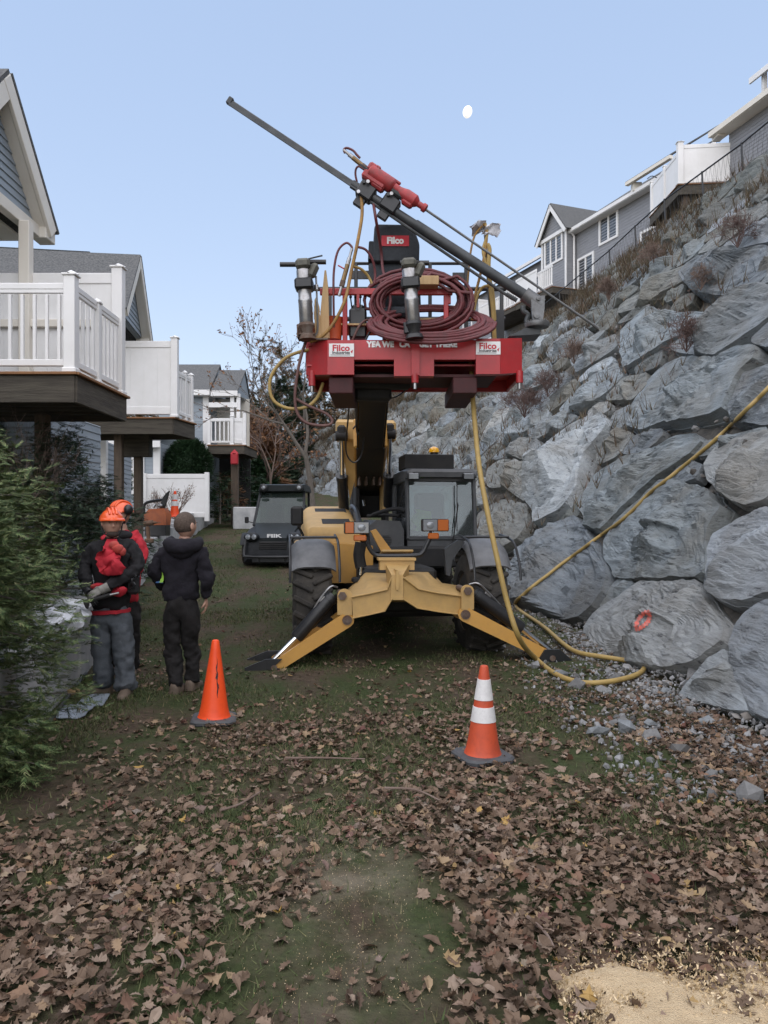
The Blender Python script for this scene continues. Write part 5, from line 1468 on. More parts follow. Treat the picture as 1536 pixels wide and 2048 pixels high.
# big loops hanging at the left end
hose('air_hose', [P(618, 700, PD + .2), P(598, 704, PD + .2), P(570, 717, PD + .2), P(546, 745, PD + .2), P(539, 775, PD + .2), P(549, 803, PD + .2), P(578, 817, PD + .2), P(612, 814, PD + .2), P(634, 796, PD + .25), P(646, 766, PD + .3)], .019, M_HOSEY, 'yellow hose hanging in a wide loop off the left end of the platform')
hose('air_hose', [P(612, 682, PD + .12), P(606, 700, PD + .1), P(596, 740, PD + .1), P(590, 790, PD + .12), P(594, 825, PD + .14), P(612, 845, PD + .15), P(640, 851, PD + .15), P(660, 849, PD + .15), P(664, 839, PD + .16), P(650, 826, PD + .18), P(620, 813, PD + .18), P(592, 798, PD + .2)], .017, M_HOSEB, 'brown hose dropping in a loose tail from the left end of the platform')
# the long yellow supply hose
g = [P(940, 700, PD + .5), P(944, 775, PD + .45), P(950, 850, PD + .2), P(958, 930, PD - .1), P(974, 1020, PD - .3), P(995, 1120, PD - .45), P(1016, 1210, PD - .5), P(1040, 1280, PD - .5)]
for (px, py) in ((1072, 1328), (1110, 1355), (1160, 1370), (1215, 1372), (1265, 1362), (1287, 1348), (1283, 1334), (1250, 1328), (1200, 1322), (1155, 1313)):
    p = PG(px, py); p.z = gtop(p.x, p.y) + .045; g.append(p)
p = PG(1125, 1295); g.append(V3(p.x, p.y, .12)); 
p = PG(1085, 1262); g.append(V3(p.x, p.y, .18))
for (px, py) in ((1030, 1212), (1048, 1188), (1075, 1165), (1098, 1148), (1120, 1130), (1148, 1110), (1175, 1090), (1205, 1068), (1235, 1047), (1268, 1018), (1300, 985), (1330, 962), (1360, 938), (1395, 910), (1430, 880), (1460, 852), (1490, 822), (1515, 798), (1540, 772), (1600, 705)):
    g.append(PB(px, py, .06))
gi = 18
cc = catmull(g, 8)
o0 = Vector((0, 0, CAMH)); g2 = []
for p in cc:
    d_ = p - o0; h_ = SLOPE_BVH.ray_cast(o0, d_.normalized())
    if p.y > 9.6 and p.x > 1.9 and h_[0] is not None and (h_[0] - o0).length < d_.length + .05: p = h_[0] - d_.normalized() * .06
    g2.append(p)
for _ in range(3):
    g2 = [g2[0]] + [(g2[i - 1] + g2[i] * 2 + g2[i + 1]) / 4 for i in range(1, len(g2) - 1)] + [g2[-1]]
g = g2
hose('air_hose', g, .028, M_HOSEY, 'long yellow supply hose looping on the gravel and climbing over the boulders', n=10, seg=1)
# ============================================================ houses
M_SIDE = mat('blue_grey_siding', (.30, .34, .38), .6, c2=(.26, .30, .335), scale=2, bump=.05, bscale=30, stretch=(1, 1, 6))
M_SIDEG = mat('grey_siding', (.26, .265, .28), .6, c2=(.22, .225, .24), scale=2, stretch=(1, 1, 6))
M_VINYL = mat('white_vinyl', (.80, .79, .78), .42, c2=(.72, .71, .69), scale=1.4, dirt=(.60, .57, .52), dscale=2.0, damt=.22)
M_TRIM = mat('cream_trim', (.74, .70, .62), .5, c2=(.68, .63, .55), scale=1.6)
M_SHING = mat('asphalt_shingles', (.060, .063, .066), .95, c2=(.13, .13, .128), scale=26, bump=.5, bscale=50, dirt=(.17, .165, .155), dscale=.9, damt=.4, detail=3)
M_DECK = mat('weathered_deck_timber', (.045, .037, .029), .85, c2=(.085, .074, .056), scale=3, stretch=(.6, .6, 7), bump=.3, bscale=12, dirt=(.045, .05, .035), dscale=2.5, damt=.5)
M_DECKT = mat('orange_deck_edge', (.28, .13, .05), .7, c2=(.20, .10, .045), scale=5)
M_POSTW = mat('brown_timber_post', (.11, .08, .055), .85, c2=(.07, .052, .04), scale=4, stretch=(5, 5, .6), bump=.2)
M_PANE = mat('window_glass', (.025, .03, .035), .06, c2=(.04, .045, .05), scale=1.2, coat=1.0)
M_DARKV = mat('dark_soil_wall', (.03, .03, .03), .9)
def clap(mb, a, e, n, span, z0, z1, pitch, th=.016):
    """lapped boards on a wall: a = a point of the wall line, e along, n outward, span(z)->(s0,s1)"""
    z = z0
    while z < z1 - 1e-4:
        zt_ = min(z + pitch, z1)
        s0, s1 = span((z + zt_) / 2)
        if s1 - s0 > .03: board(mb, a, e, n, s0, s1, z, zt_, th)
        z += pitch
def board(mb, a, e, n, s0, s1, z, zt_, th):
    q = lambda s_, zz, o: Vector((a[0] + e[0] * s_ + n[0] * o, a[1] + e[1] * s_ + n[1] * o, zz))
    vs = [q(s0, z, th), q(s1, z, th), q(s1, zt_ + .004, .003), q(s0, zt_ + .004, .003), q(s0, z, -.03), q(s1, z, -.03), q(s1, zt_ + .004, -.03), q(s0, zt_ + .004, -.03)]
    mb.add(vs, [(0, 1, 2, 3), (5, 4, 7, 6), (4, 5, 1, 0), (3, 2, 6, 7), (4, 0, 3, 7), (1, 5, 6, 2)])
def window(house, a, e, n, s0, s1, z0, z1, cols=2, rows=1, fw=.07):
    q = lambda s_, zz, o: Vector((a[0] + e[0] * s_ + n[0] * o, a[1] + e[1] * s_ + n[1] * o, zz))
    m = MB(); nv = (n[0], n[1], 0)
    for (x, y) in ((s0, None), (s1, None)): m.beam(q(x, z0 - fw / 2, .03), q(x, z1 + fw / 2, .03), fw, .07, nv, .006)
    for zz in (z0, z1): m.beam(q(s0 + fw / 2, zz, .028), q(s1 - fw / 2, zz, .028), fw, .066, nv, .006)
    for k in range(1, cols): x = s0 + (s1 - s0) * k / cols; m.beam(q(x, z0 + fw / 2, .026), q(x, z1 - fw / 2, .026), fw * .8, .06, nv, .004)
    for k in range(1, rows): zz = z0 + (z1 - z0) * k / rows; m.beam(q(s0 + fw / 2, zz, .024), q(s1 - fw / 2, zz, .024), fw * .6, .056, nv, .004)
    w_ = m.build('window', M_VINYL, house)
    m = MB(); m.prism([q(s0 + .01, z0 + .01, .004), q(s1 - .01, z0 + .01, .004), q(s1 - .01, z1 - .01, .004), q(s0 + .01, z1 - .01, .004)], (n[0] * .008, n[1] * .008, 0)); m.build('pane', M_PANE, w_)
    return w_
def rail_run(deck, a, b, z, h, bal=True, sp=.125, parts=True, bw=.036):
    """white balustrade between two points of the deck edge"""
    a = Vector((a[0], a[1], z)); b = Vector((b[0], b[1], z)); d = (b - a); Ln = d.length; d.normalize()
    up = V3(0, 0, 1)
    m = MB(); m.beam(a + up * (h - .03), b + up * (h - .03), .05, .075, up, .01); m.beam(a + up * (h - .085), b + up * (h - .085), .04, .04, up, .004); rl = m.build('top_rail', M_VINYL, deck)
    m = MB(); m.beam(a + up * .12, b + up * .12, .05, .075, up, .008); m.build('bottom_rail', M_VINYL, deck)
    k = max(1, int(Ln / sp)); me = None
    if parts:
        for i in range(k):
            p = a + d * (Ln * (i + .5) / k)
            if me is None:
                mm = MB(); mm.box((0, 0, (.12 + h - .1) / 2), (bw, bw, h - .26), Matrix.Rotation(math.atan2(d.y, d.x), 3, 'Z'), .004); me = mm.mesh('baluster', M_VINYL)
            link('baluster', me, deck, p - wloc(deck))
    else:
        m = MB()
        for i in range(k):
            p = a + d * (Ln * (i + .5) / k); m.box(p + up * (.12 + h - .1) / 2, (bw, bw, h - .26))
        m.build('baluster', M_VINYL, deck)
def post(deck, x, y, z0, z1, w_=.127):
    m = MB(); m.box((x, y, (z0 + z1) / 2), (w_, w_, z1 - z0), None, .006)
    m.box((x, y, z1 + .012), (w_ * 1.28, w_ * 1.28, .024), None, .006); m.lathe((x, y, z1 + .024), [(w_ * .75, 0), (w_ * .35, .03), (0, .05)], n=4)
    m.box((x, y, z0 + .03), (w_ * 1.25, w_ * 1.25, .06), None, .012)
    return m.build('post', M_VINYL, deck)
def panel(deck, a, b, z0, z1, name='privacy_panel'):
    a = Vector((a[0], a[1], 0)); b = Vector((b[0], b[1], 0)); up = V3(0, 0, 1)
    m = MB(); m.beam(a + up * (z1 - .07), b + up * (z1 - .07), .06, .14, up, .008); m.beam(a + up * (z0 + .10), b + up * (z0 + .10), .06, .16, up, .008)
    d = b - a; Ln = d.length; k = max(1, round(Ln / .30)); dn = d.normalized()
    for i in range(k):
        p, q = a + dn * (Ln * i / k + .0006), a + dn * (Ln * (i + 1) / k - .0006)
        m.beam(p + up * (z0 + z1) / 2, q + up * (z0 + z1) / 2, .028, z1 - z0 - .2, up, .0015)
    return m.build(name, M_VINYL, deck)
def deck_body(house, pts, z, th, name='deck'):
    """floor with rim boards; pts: outline"""
    m = MB(); c = sum((Vector((x, y, 0)) for x, y in pts), Vector()) / len(pts)
    m.prism([(c.x + (x - c.x) * .985, c.y + (y - c.y) * .985, z - .05) for x, y in pts], (0, 0, .02))
    m.prism([(c.x + (x - c.x) * .97, c.y + (y - c.y) * .97, z - th * .6) for x, y in pts], (0, 0, .02))
    dk = m.build(name, M_DECK, house)
    for i in range(len(pts)):
        a, b = pts[i], pts[(i + 1) % len(pts)]
        r = MB(); r.beam((a[0], a[1], z - .035 - th / 2), (b[0], b[1], z - .035 - th / 2), .045, th, (0, 0, 1), .006); r.build('rim_board', M_DECK, dk)
    t = MB()
    for i in range(len(pts)):
        a, b = pts[i], pts[(i + 1) % len(pts)]
        t.beam((a[0], a[1], z - .015), (b[0], b[1], z - .015), .12, .03, (0, 0, 1), .004, .035)
    t.build('floor_edge', M_DECKT, dk)
    return dk
# ---------------------------------------------------------------- house beside the camera
YARD = .72
h1 = thing('house', (-6.4, 9.5, 0), 'blue grey gabled house nearest on the left with white railed balcony', 'house')
z1 = 3.33; xr1 = -3.41; ya, yb1 = 8.5, 10.14
dk = deck_body(h1, [(xr1, ya), (xr1, yb1), (-6.5, yb1), (-6.5, ya)], z1, .30)
post(dk, xr1 - .075, ya + .075, z1, z1 + 1.08)
post(dk, xr1 - .06, 9.30, z1, z1 + .98, .09)
pe = post(dk, xr1 - .07, yb1 - .05, z1, z1 + 1.66, .14)
rail_run(dk, (-5.6, ya + .08), (xr1 - .14, ya + .08), z1, 1.0, sp=.134)
rail_run(dk, (xr1 - .06, ya + .14), (xr1 - .06, 9.25), z1, 1.0)
rail_run(dk, (xr1 - .06, 9.35), (xr1 - .06, yb1 - .12), z1, 1.0)
panel(dk, (-6.4, yb1 - .05), (xr1 - .14, yb1 - .05), z1 + .04, z1 + 1.60)
m = MB(); m.beam((-6.4, yb1 - .11, z1 + .93), (xr1 - .14, yb1 - .11, z1 + .93), .06, .10, (0, 0, 1), .008); m.build('panel_rail', M_TRIM, dk)
for y in (8.75, 9.15, 9.55, 9.9):
    m = MB(); m.beam((-6.4, y, z1 - .18), (xr1 - .05, y, z1 - .18), .05, .20, (0, 0, 1)); m.build('joist', M_DECK, dk)
for (x, y) in ((-4.3, 9.7),):
    m = MB(); m.box((x, y, (z1 - .3 + YARD) / 2), (.15, .15, z1 - .3 - YARD), None, .008); m.build('deck_post', M_POSTW, dk)
# gable facing the lawn
gx = -4.80; ap_y, ap_z, ev_y, ev_z = 9.47, 7.06, 10.74, 5.70
sl1 = (ap_z - ev_z) / (ev_y - ap_y)
z = 5.78
gw = MB(); gw.prism([(gx - .05, 2 * ap_y - ev_y, 5.72), (gx - .05, ev_y, 5.72), (gx - .05, ap_y, ap_z - .05)], (-.1, 0, 0)); gwo = gw.build('gable_wall', M_SIDE, h1)
while z < ap_z - .2:
    half = (ap_z - .06 - (z + .06)) / sl1
    m = MB(); board(m, (gx, ap_y), (0, 1), (1, 0), -half, half, z, z + .105, .02); m.build('siding_board', M_SIDE, gwo)
    z += .105
for sg in (1, -1):
    m = MB()      # fascia, soffit and roof edge along the rake
    A_ = V3(gx + .18 + .003 * sg, ap_y, ap_z + .12); B_ = V3(gx + .18 + .003 * sg, ap_y + sg * (ev_y - ap_y + .06), ev_z + .05)
    d = (B_ - A_).normalized(); n_ = V3(0, d.z, -d.y) * (1 if sg < 0 else -1); n_ = n_ if n_.z > 0 else -n_
    m.beam(A_ - n_ * .10, B_ - n_ * .10, .05, .22, n_, .006); m.build('rake_board', M_TRIM, h1)
    m = MB(); m.beam(A_ - n_ * .17 - V3(.19, 0, 0), B_ - n_ * .17 - V3(.19, 0, 0), .36, .02, n_, .0) if False else m.beam(A_ - n_ * (.19 + .002 * sg) - V3(.115, 0, 0), B_ - n_ * (.19 + .002 * sg) - V3(.115, 0, 0), .17, .02, n_)
    m.build('soffit', M_TRIM, h1)
    m = MB(); m.prism([A_ + n_ * .02 + V3(.03, 0, 0), B_ + n_ * .02 + d * .06 + V3(.03, 0, 0), B_ + n_ * .02 + d * .06 + V3(-4.4, 0, 0), A_ + n_ * .02 + V3(-4.4, 0, 0)], n_ * .045); m.build('roof', M_SHING, h1)
m = MB(); m.box((gx + .06, ev_y - .04, ev_z - .02), (.22, .30, .22), None, .01); m.build('eave_return', M_TRIM, h1)
m = MB(); m.beam((gx + .02, 2 * ap_y - ev_y, 5.66), (gx + .02, ev_y - .1, 5.66), .12, .16, (0, 0, 1), .006); m.build('gable_beam', M_TRIM, h1)
m = MB(); m.box((-6.0, ap_y, 5.60), (2.0, 2.5, .03)); m.build('porch_ceiling', M_TRIM, h1)
m = MB(); m.box((-4.66, 10.02, (z1 + 5.58) / 2), (.14, .14, 5.58 - z1), None, .01); m.build('porch_post', M_TRIM, h1)
m = MB(); clap(m, (-6.55, 2), (0, 1), (1, 0), lambda z: (0, 8.75), YARD, 5.7, .12); clap(m, (-4.72, 10.8), (-1, 0), (0, -1), lambda z: (0, 1.8), YARD, 3.25, .12); clap(m, (-4.72, 10.8), (0, 1), (1, 0), lambda z: (0, 2.0), YARD, 3.25, .12); m.build('wall', M_SIDE, h1)
# ---------------------------------------------------------------- second house
e2 = Vector((-.124, .992)); n2 = Vector((.992, .124))
h2 = thing('house', (-7.2, 17.5, 0), 'second house on the left with grey roofs and a white panelled balcony', 'house')
z2 = 3.86; D2 = 16.2
xA = P(346, 0, D2).x; xB = P(388, 0, 17.25).x
dk2 = deck_body(h2, [(xA, D2), (xB, 17.25), (-7.6, 17.6), (P(66, 0, D2).x, D2)], z2, .32)
pt = post(dk2, P(350, 0, D2).x - .02, D2 + .06, z2 + .0, P(0, 676, D2).z, .14)
panel(dk2, (P(150, 0, D2).x, D2 + .06), (P(344, 0, D2).x - .03, D2 + .06), z2 + .05, P(0, 681, D2).z)
xa_, xb_ = P(350, 0, D2).x - .02, xB - .05
rail_run(dk2, (xa_ + .03, D2 + .14), (xb_, 17.15), z2, 1.0, parts=False)
post(dk2, xa_ + (xb_ - xa_) * .55, D2 + .06 + 1.03 * .55, z2, z2 + 1.04, .09); post(dk2, xb_, 17.17, z2, z2 + 1.05, .10)
for (px, D) in ((238, 16.6), (277, 17.3)):
    p = P(px, 900, D); m = MB(); m.box((p.x, D, (z2 - .3 + gzf(D) + YARD) / 2), (.17, .17, z2 - .3 - gzf(D) - YARD), None, .008); m.build('deck_post', M_POSTW, dk2)
m = MB(); m.box((P(262, 0, 17).x, 17.2, z2 - .5), (.75, .3, .5), None, .01); m.build('deck_beam', M_DECK, dk2)
# front gable of the second house
apx = Vector((-5.35, 16.87)); ez, az = 5.95, 7.40; hw = 1.36
G = lambda s_, o, z: V3(apx.x + e2.x * s_ + n2.x * o, apx.y + e2.y * s_ + n2.y * o, z)
m = MB(); m.prism([G(-hw, -.22, ez), G(hw, -.22, ez), G(0, -.22, az - .06)], (-n2.x * .1, -n2.y * .1, 0)); g2 = m.build('gable_wall', M_SIDE, h2)
z = ez + .02; m = MB()
a2_ = G(0, -.20, 0)
while z < az - .2:
    half = (az - .1 - z - .05) / (az - ez) * hw; board(m, (a2_.x, a2_.y), e2, n2, -half, half, z, z + .11, .018); z += .11
m.build('siding', M_SIDE, g2)
for sg in (1, -1):
    A_ = G(0, .003 * sg, az + .06); B_ = G(sg * (hw + .1), .003 * sg, ez - .02); d = (B_ - A_).normalized()
    n_ = d.cross(V3(n2.x, n2.y, 0)); n_ = n_ if n_.z > 0 else -n_
    m = MB(); m.beam(A_ - n_ * .08, B_ - n_ * .08, .05, .18, n_, .005); m.build('rake_board', M_TRIM, h2)
    off = V3(n2.x, n2.y, 0)
    m = MB(); m.beam(A_ - n_ * (.15 + .002 * sg) - off * .10, B_ - n_ * (.15 + .002 * sg) - off * .10, .16, .02, n_); m.build('soffit', M_TRIM, h2)
    L2 = 2.35 if True else 4
    m = MB(); m.prism([A_ + n_ * .02 + off * .03, B_ + n_ * .02 + d * .05 + off * .03, B_ + n_ * .02 + d * .05 - off * 3.2, A_ + n_ * .02 - off * 3.2], n_ * .04); m.build('roof', M_SHING, h2)
m = MB(); m.box(G(hw - .02, -.15, ez - .06), (.3, .26, .2), None, .008); m.build('eave_return', M_TRIM, h2)
# main roof behind, a touch taller, its end showing
A_ = G(.35, -1.40, 0); 
zr = P(0, 508, 17.0).z
m = MB()
p0, p1 = V3(P(180, 0, 17.0).x, 17.0, zr), V3(-11.5, 16.2, zr)
m.prism([p0, p1, p1 + V3(0, -2.6, -2.0), p0 + V3(0, -2.6, -2.0)], (0, .02, .05)); m.prism([p0, p1, p1 + V3(0, 2.6, -2.0), p0 + V3(0, 2.6, -2.0)], (0, -.02, .05))
m.build('main_roof', M_SHING, h2)
m = MB(); m.prism([p0 + V3(-.02, 0, -.02), p0 + V3(-.02, -2.4, -1.9), p0 + V3(-.02, 2.4, -1.9)], (-.12, 0, 0)); m.build('roof_end', M_TRIM, h2)
wx = P(208, 0, 18.4).x
m = MB(); zg = gzf(18.4) + YARD - .3
clap(m, (wx, 18.4), (-1, 0), (0, -1), lambda z: (0, 5.0), zg, 3.6, .12); clap(m, (wx, 18.4), (-.124, .992), (.992, .124), lambda z: (0, 3.2), zg, 3.6, .12); clap(m, (-6.6, 17.7), (-1, 0), (0, -1), lambda z: (0, 4.0), 3.9, 5.9, .12)
m.build('wall', M_SIDE, h2)
m = MB(); m.box((wx + .02, 18.36, (zg + 3.6) / 2), (.14, .14, 3.6 - zg), None, .008); m.build('corner_board', M_VINYL, h2)
m = MB(); m.tube([(wx - .12, 18.30, zg), (wx - .12, 18.30, 3.5)], .04, 8); m.build('downpipe', M_VINYL, h2)
# ---------------------------------------------------------------- third house
D3 = 29.0
h3 = thing('house', (P(330, 0, D3).x, D3 + 2, gzf(D3)), 'farthest house on the left with pale blue siding and a small white balcony', 'house')
g3 = gzf(D3) + .5
xl3, xc3, xr3 = P(318, 0, D3).x, P(416, 0, D3).x, P(484, 0, D3).x
ze, zr3 = P(0, 785, D3).z, P(0, 716, D3).z
m = MB(); clap(m, (xl3, D3), (1, 0), (0, -1), lambda z: (0, xc3 - xl3), g3, ze, .125); clap(m, (xc3, D3), (0, 1), (1, 0), lambda z: (0, 5), g3, ze, .125); m.build('wall', M_SIDE, h3)
m = MB(); m.box((xc3 - .07, D3 - .02, (g3 + ze) / 2), (.22, .10, ze - g3), None, .008); m.build('corner_board', M_VINYL, h3)
def roof3(x0, x1, y0, ze_, zr_, run, name='roof'):
    m = MB(); t = .06
    m.prism([(x0, y0 - .35, ze_), (x1, y0 - .35, ze_), (x1, y0 + run, zr_), (x0, y0 + run, zr_)], (0, 0, t)); m.prism([(x0, y0 + run, zr_ + .001), (x1, y0 + run, zr_ + .001), (x1, y0 + 2 * run, ze_), (x0, y0 + 2 * run, ze_)], (0, 0, t)); m.build(name, M_SHING, h3)
    m = MB(); m.box(((x0 + x1) / 2, y0 - .37, ze_ - .06), (x1 - x0, .05, .20), None, .006); m.box(((x0 + x1) / 2, y0 - .18, ze_ - .15), (x1 - x0 - .02, .36, .02)); m.build('fascia', M_VINYL, h3)
    m = MB(); m.prism([(x1 - .05, y0 - .3, ze_ - .02), (x1 - .05, y0 + 2 * run, ze_ - .02), (x1 - .05, y0 + run, zr_ - .02)], (-.1, 0, 0)); m.build('gable_end', M_SIDE, h3)
roof3(P(250, 0, D3).x, P(424, 0, D3).x, D3, ze, zr3, 1.5)
roof3(P(427, 0, D3).x, P(480, 0, D3).x, D3 - .1, ze - .05, P(0, 731, D3).z, 1.3)
m = MB(); m.box(((xc3 + xr3) / 2, D3 + 1.6, (ze + P(0, 890, D3).z) / 2), (xr3 - xc3, .1, ze - P(0, 890, D3).z)); m.build('porch_wall', M_TRIM, h3)
zd3 = P(0, 893, D3).z
dk3 = deck_body(h3, [(P(424, 0, D3).x, D3 - .6), (P(494, 0, D3).x, D3 - .6), (P(500, 0, D3).x, D3 + 1.5), (P(424, 0, D3).x, D3 + 1.5)], zd3, .30)
rail_run(dk3, (P(425, 0, D3).x, D3 - .55), (P(467, 0, D3).x, D3 - .55), zd3, .98, bw=.05, sp=.14)
post(dk3, P(470, 0, D3).x, D3 - .55, zd3, zd3 + 1.05, .13); post(dk3, P(425, 0, D3).x, D3 - .55, zd3, zd3 + 1.05, .1)
panel(dk3, (P(474, 0, D3).x, D3 - .55), (P(493, 0, D3).x, D3 - .5), zd3 + .04, zd3 + 1.0); post(dk3, P(494, 0, D3).x, D3 - .5, zd3, zd3 + 1.2, .12)
for px in (468, 480): m = MB(); m.box((P(px, 0, D3).x, D3 - .3, (zd3 + ze) / 2), (.14, .14, ze - zd3 - .2), None, .01); m.build('porch_post', M_VINYL, h3)
m = MB(); m.box((P(450, 0, D3).x, D3 - .33, ze - .52), (P(480, 0, D3).x - P(424, 0, D3).x, .12, .18)); m.build('porch_beam', M_VINYL, h3)
m = MB(); m.box((P(474, 0, D3).x, D3 - .4, (zd3 - .3 + g3 - .6) / 2), (.26, .26, zd3 - .3 - g3 + .6), None, .01); m.build('deck_post', M_POSTW, h3)
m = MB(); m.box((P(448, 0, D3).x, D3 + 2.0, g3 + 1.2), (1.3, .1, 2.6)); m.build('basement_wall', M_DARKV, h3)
m = MB(); c = P(469, 918, D3 - .75); m.box(c, (.26, .22, .40), None, .03); m.lathe(c + V3(0, 0, .2), [(.16, 0), (.02, .14), (0, .15)], n=4); o = m.build('lantern', mat('red_lantern', (.42, .02, .03), .5), None); tag(o, 'red lantern hanging on the post below the far white balcony', 'lantern')
# low wing with a window
DA = 26.5; gA = gzf(DA) + .5
xa0, xa1 = P(214, 0, DA).x, P(319, 0, DA).x; zE = P(0, 886, DA).z
m = MB(); clap(m, (xa0, DA), (1, 0), (0, -1), lambda z: (0, xa1 - xa0), gA, zE, .125); clap(m, (xa1, DA), (0, 1), (1, 0), lambda z: (0, 2.5), gA, zE, .125); m.build('wing_wall', M_SIDE, h3)
m = MB(); m.box((xa1 - .08, DA - .02, (gA + zE) / 2), (.24, .10, zE - gA), None, .008); m.build('corner_board', M_VINYL, h3)
m = MB(); m.prism([(xa0 - .2, DA - .3, zE), (xa1 + .12, DA - .3, zE), (xa1 - .1, DA + 2.4, zE + 1.0), (xa0 - .2, DA + 2.4, zE + 1.0)], (0, 0, .06)); m.build('wing_roof', M_SHING, h3)
m = MB(); m.box(((xa0 + xa1) / 2 - .04, DA - .32, zE - .07), (xa1 - xa0 + .32, .05, .22), None, .006); m.build('fascia', M_VINYL, h3)
window(h3, (xa0, DA), (1, 0), (0, -1), P(252, 0, DA).x - xa0, P(286, 0, DA).x - xa0, P(0, 985, DA).z, P(0, 916, DA).z, 2, 3, .12)
window(h3, (xl3, D3), (1, 0), (0, -1), P(326, 0, D3).x - xl3, P(336, 0, D3).x - xl3, P(0, 975, D3).z, P(0, 920, D3).z, 1, 2, .10)
# ---------------------------------------------------------------- row of houses above the slope
def qrow(D, o=0.0):
    """facade line of the upper row"""
    x = np.interp(D, [22, 26, 28.4, 36, 52, 60], [13.95, 12.97, 12.45, 12.44, 7.74, 5.2]); return x
EU = Vector((-.36, .933)); NU = Vector((-.933, -.36))
hb = thing('house', (12.4, 36, 12), 'grey upper house with a gabled bay and tall white windows above the rocks', 'house')
zEb = 17.2; A0 = Vector((12.44 + .36 * 3.0, 36 - .933 * 3.0))
m = MB(); clap(m, A0, EU, NU, lambda z: (0, 9.4), 11.6, zEb, .15); m.build('wall', M_SIDEG, hb)
Q = lambda s_, o, z, A=A0: V3(A.x + EU.x * s_ + NU.x * o, A.y + EU.y * s_ + NU.y * o, z)
m = MB(); m.prism([Q(-1.5, .45, zEb), Q(9.6, .45, zEb), Q(9.6, -4, zEb + 3.0), Q(-1.5, -4, zEb + 3.0)], (0, 0, .08)); m.build('roof', M_SHING, hb)
m = MB(); m.beam(Q(-1.5, .47, zEb - .02), Q(9.6, .47, zEb - .02), .06, .18, (0, 0, 1), .006); m.beam(Q(-1.5, .24, zEb - .12), Q(9.6, .24, zEb - .12), .45, .03, (0, 0, 1)); m.build('eave_gutter', M_VINYL, hb)
m = MB(); m.box(Q(3.6, .30, zEb + .22), (.4, .4, .4), None, .01); m.beam(Q(.9, .62, zEb + .45), Q(3.9, .62, zEb + .45), .2, .16, (0, 0, 1), .006); m.build('eave_return', M_TRIM, hb)
m = MB(); m.prism([Q(.9, .62, zEb + .54), Q(4.0, .62, zEb + .54), Q(4.0, -3, zEb + 2.9), Q(.9, -3, zEb + 2.9)], (0, 0, .07)); m.build('upper_roof', M_SHING, hb)
window(hb, A0, EU, NU, 5.35, 6.75, P(0, 476, 38.5).z, P(0, 424, 38.5).z, 2, 1, .13)
window(hb, A0, EU, NU, 1.9, 3.6, 14.0, 15.3, 2, 1, .13); window(hb, A0, EU, NU, 7.3, 8.6, 13.9, 15.6, 2, 1, .13); window(hb, A0, EU, NU, 4.6, 5.9, 13.2, 14.4, 2, 1, .13)
# gabled bay
sB0, sB1 = 8.9, 11.3; oB = .55; zbB = 17.45; apB = 19.0
m = MB(); clap(m, Q(0, oB, 0).xy, EU, NU, lambda z: (sB0, sB1), 12.5, zbB, .15)
clap(m, Q(sB0, oB, 0).xy, -NU, -EU, lambda z: (0, .6), 12.5, zbB, .15)
z = zbB
while z < apB - .25:
    hf = (apB - .1 - z) / (apB - zbB) * (sB1 - sB0) / 2; board(m, Q(0, oB, 0).xy, EU, NU, (sB0 + sB1) / 2 - hf, (sB0 + sB1) / 2 + hf, z, z + .15, .016); z += .15
m.build('bay_wall', M_SIDEG, hb)
mid = (sB0 + sB1) / 2; hw3 = (sB1 - sB0) / 2
for sg in (1, -1):
    A_ = Q(mid, oB + .25, apB + .05); B_ = Q(mid + sg * (hw3 + .3), oB + .25, zbB - .25); d = (B_ - A_).normalized(); nn = V3(NU.x, NU.y, 0); n_ = d.cross(nn); n_ = n_ if n_.z > 0 else -n_
    m = MB(); m.beam(A_ - n_ * .1, B_ - n_ * .1, .06, .22, n_, .006); m.build('rake_board', M_VINYL, hb)
    m = MB(); m.prism([A_ + n_ * .02 + nn * .04, B_ + n_ * .02 + nn * .04, B_ + n_ * .02 - nn * 3.2, A_ + n_ * .02 - nn * 3.2], n_ * .06); m.build('bay_roof', M_SHING, hb)
m = MB(); m.beam(Q(sB0 - .1, oB + .08, zbB - .12), Q(sB1 + .1, oB + .08, zbB - .12), .1, .2, (0, 0, 1), .006)
for s_ in (sB0 + .05, sB1 - .05): m.beam(Q(s_, oB + .03, 12.5), Q(s_, oB + .03, zbB - .2), .14, .05, (NU.x, NU.y, 0), .004)
m.build('bay_trim', M_VINYL, hb)
window(hb, Q(0, oB, 0).xy, EU, NU, sB0 + .4, sB1 - .35, P(0, 533, 43).z, P(0, 483, 43).z, 3, 1, .12)
m = MB(); m.tube([Q(8.8, .15, 12.6), Q(8.8, .15, zEb - .3), Q(8.7, .42, zEb - .05)], .06, 8); m.build('downpipe', M_VINYL, hb)
# balcony below the bay
zdb = P(0, 590, 41).z
pa, pb = Q(7.6, 2.3, 0), Q(11.2, 2.3, 0)
dkb = deck_body(hb, [(pa.x, pa.y), (pb.x, pb.y), (Q(11.2, .5, 0).x, Q(11.2, .5, 0).y), (Q(7.6, .1, 0).x, Q(7.6, .1, 0).y)], zdb, .3)
panel(dkb, (pb.x, pb.y), (Q(9.1, 2.3, 0).x, Q(9.1, 2.3, 0).y), zdb + .04, zdb + 1.35); rail_run(dkb, (Q(9.0, 2.3, 0).x, Q(9.0, 2.3, 0).y), (pa.x, pa.y), zdb, 1.1, bw=.06, sp=.16, parts=False)
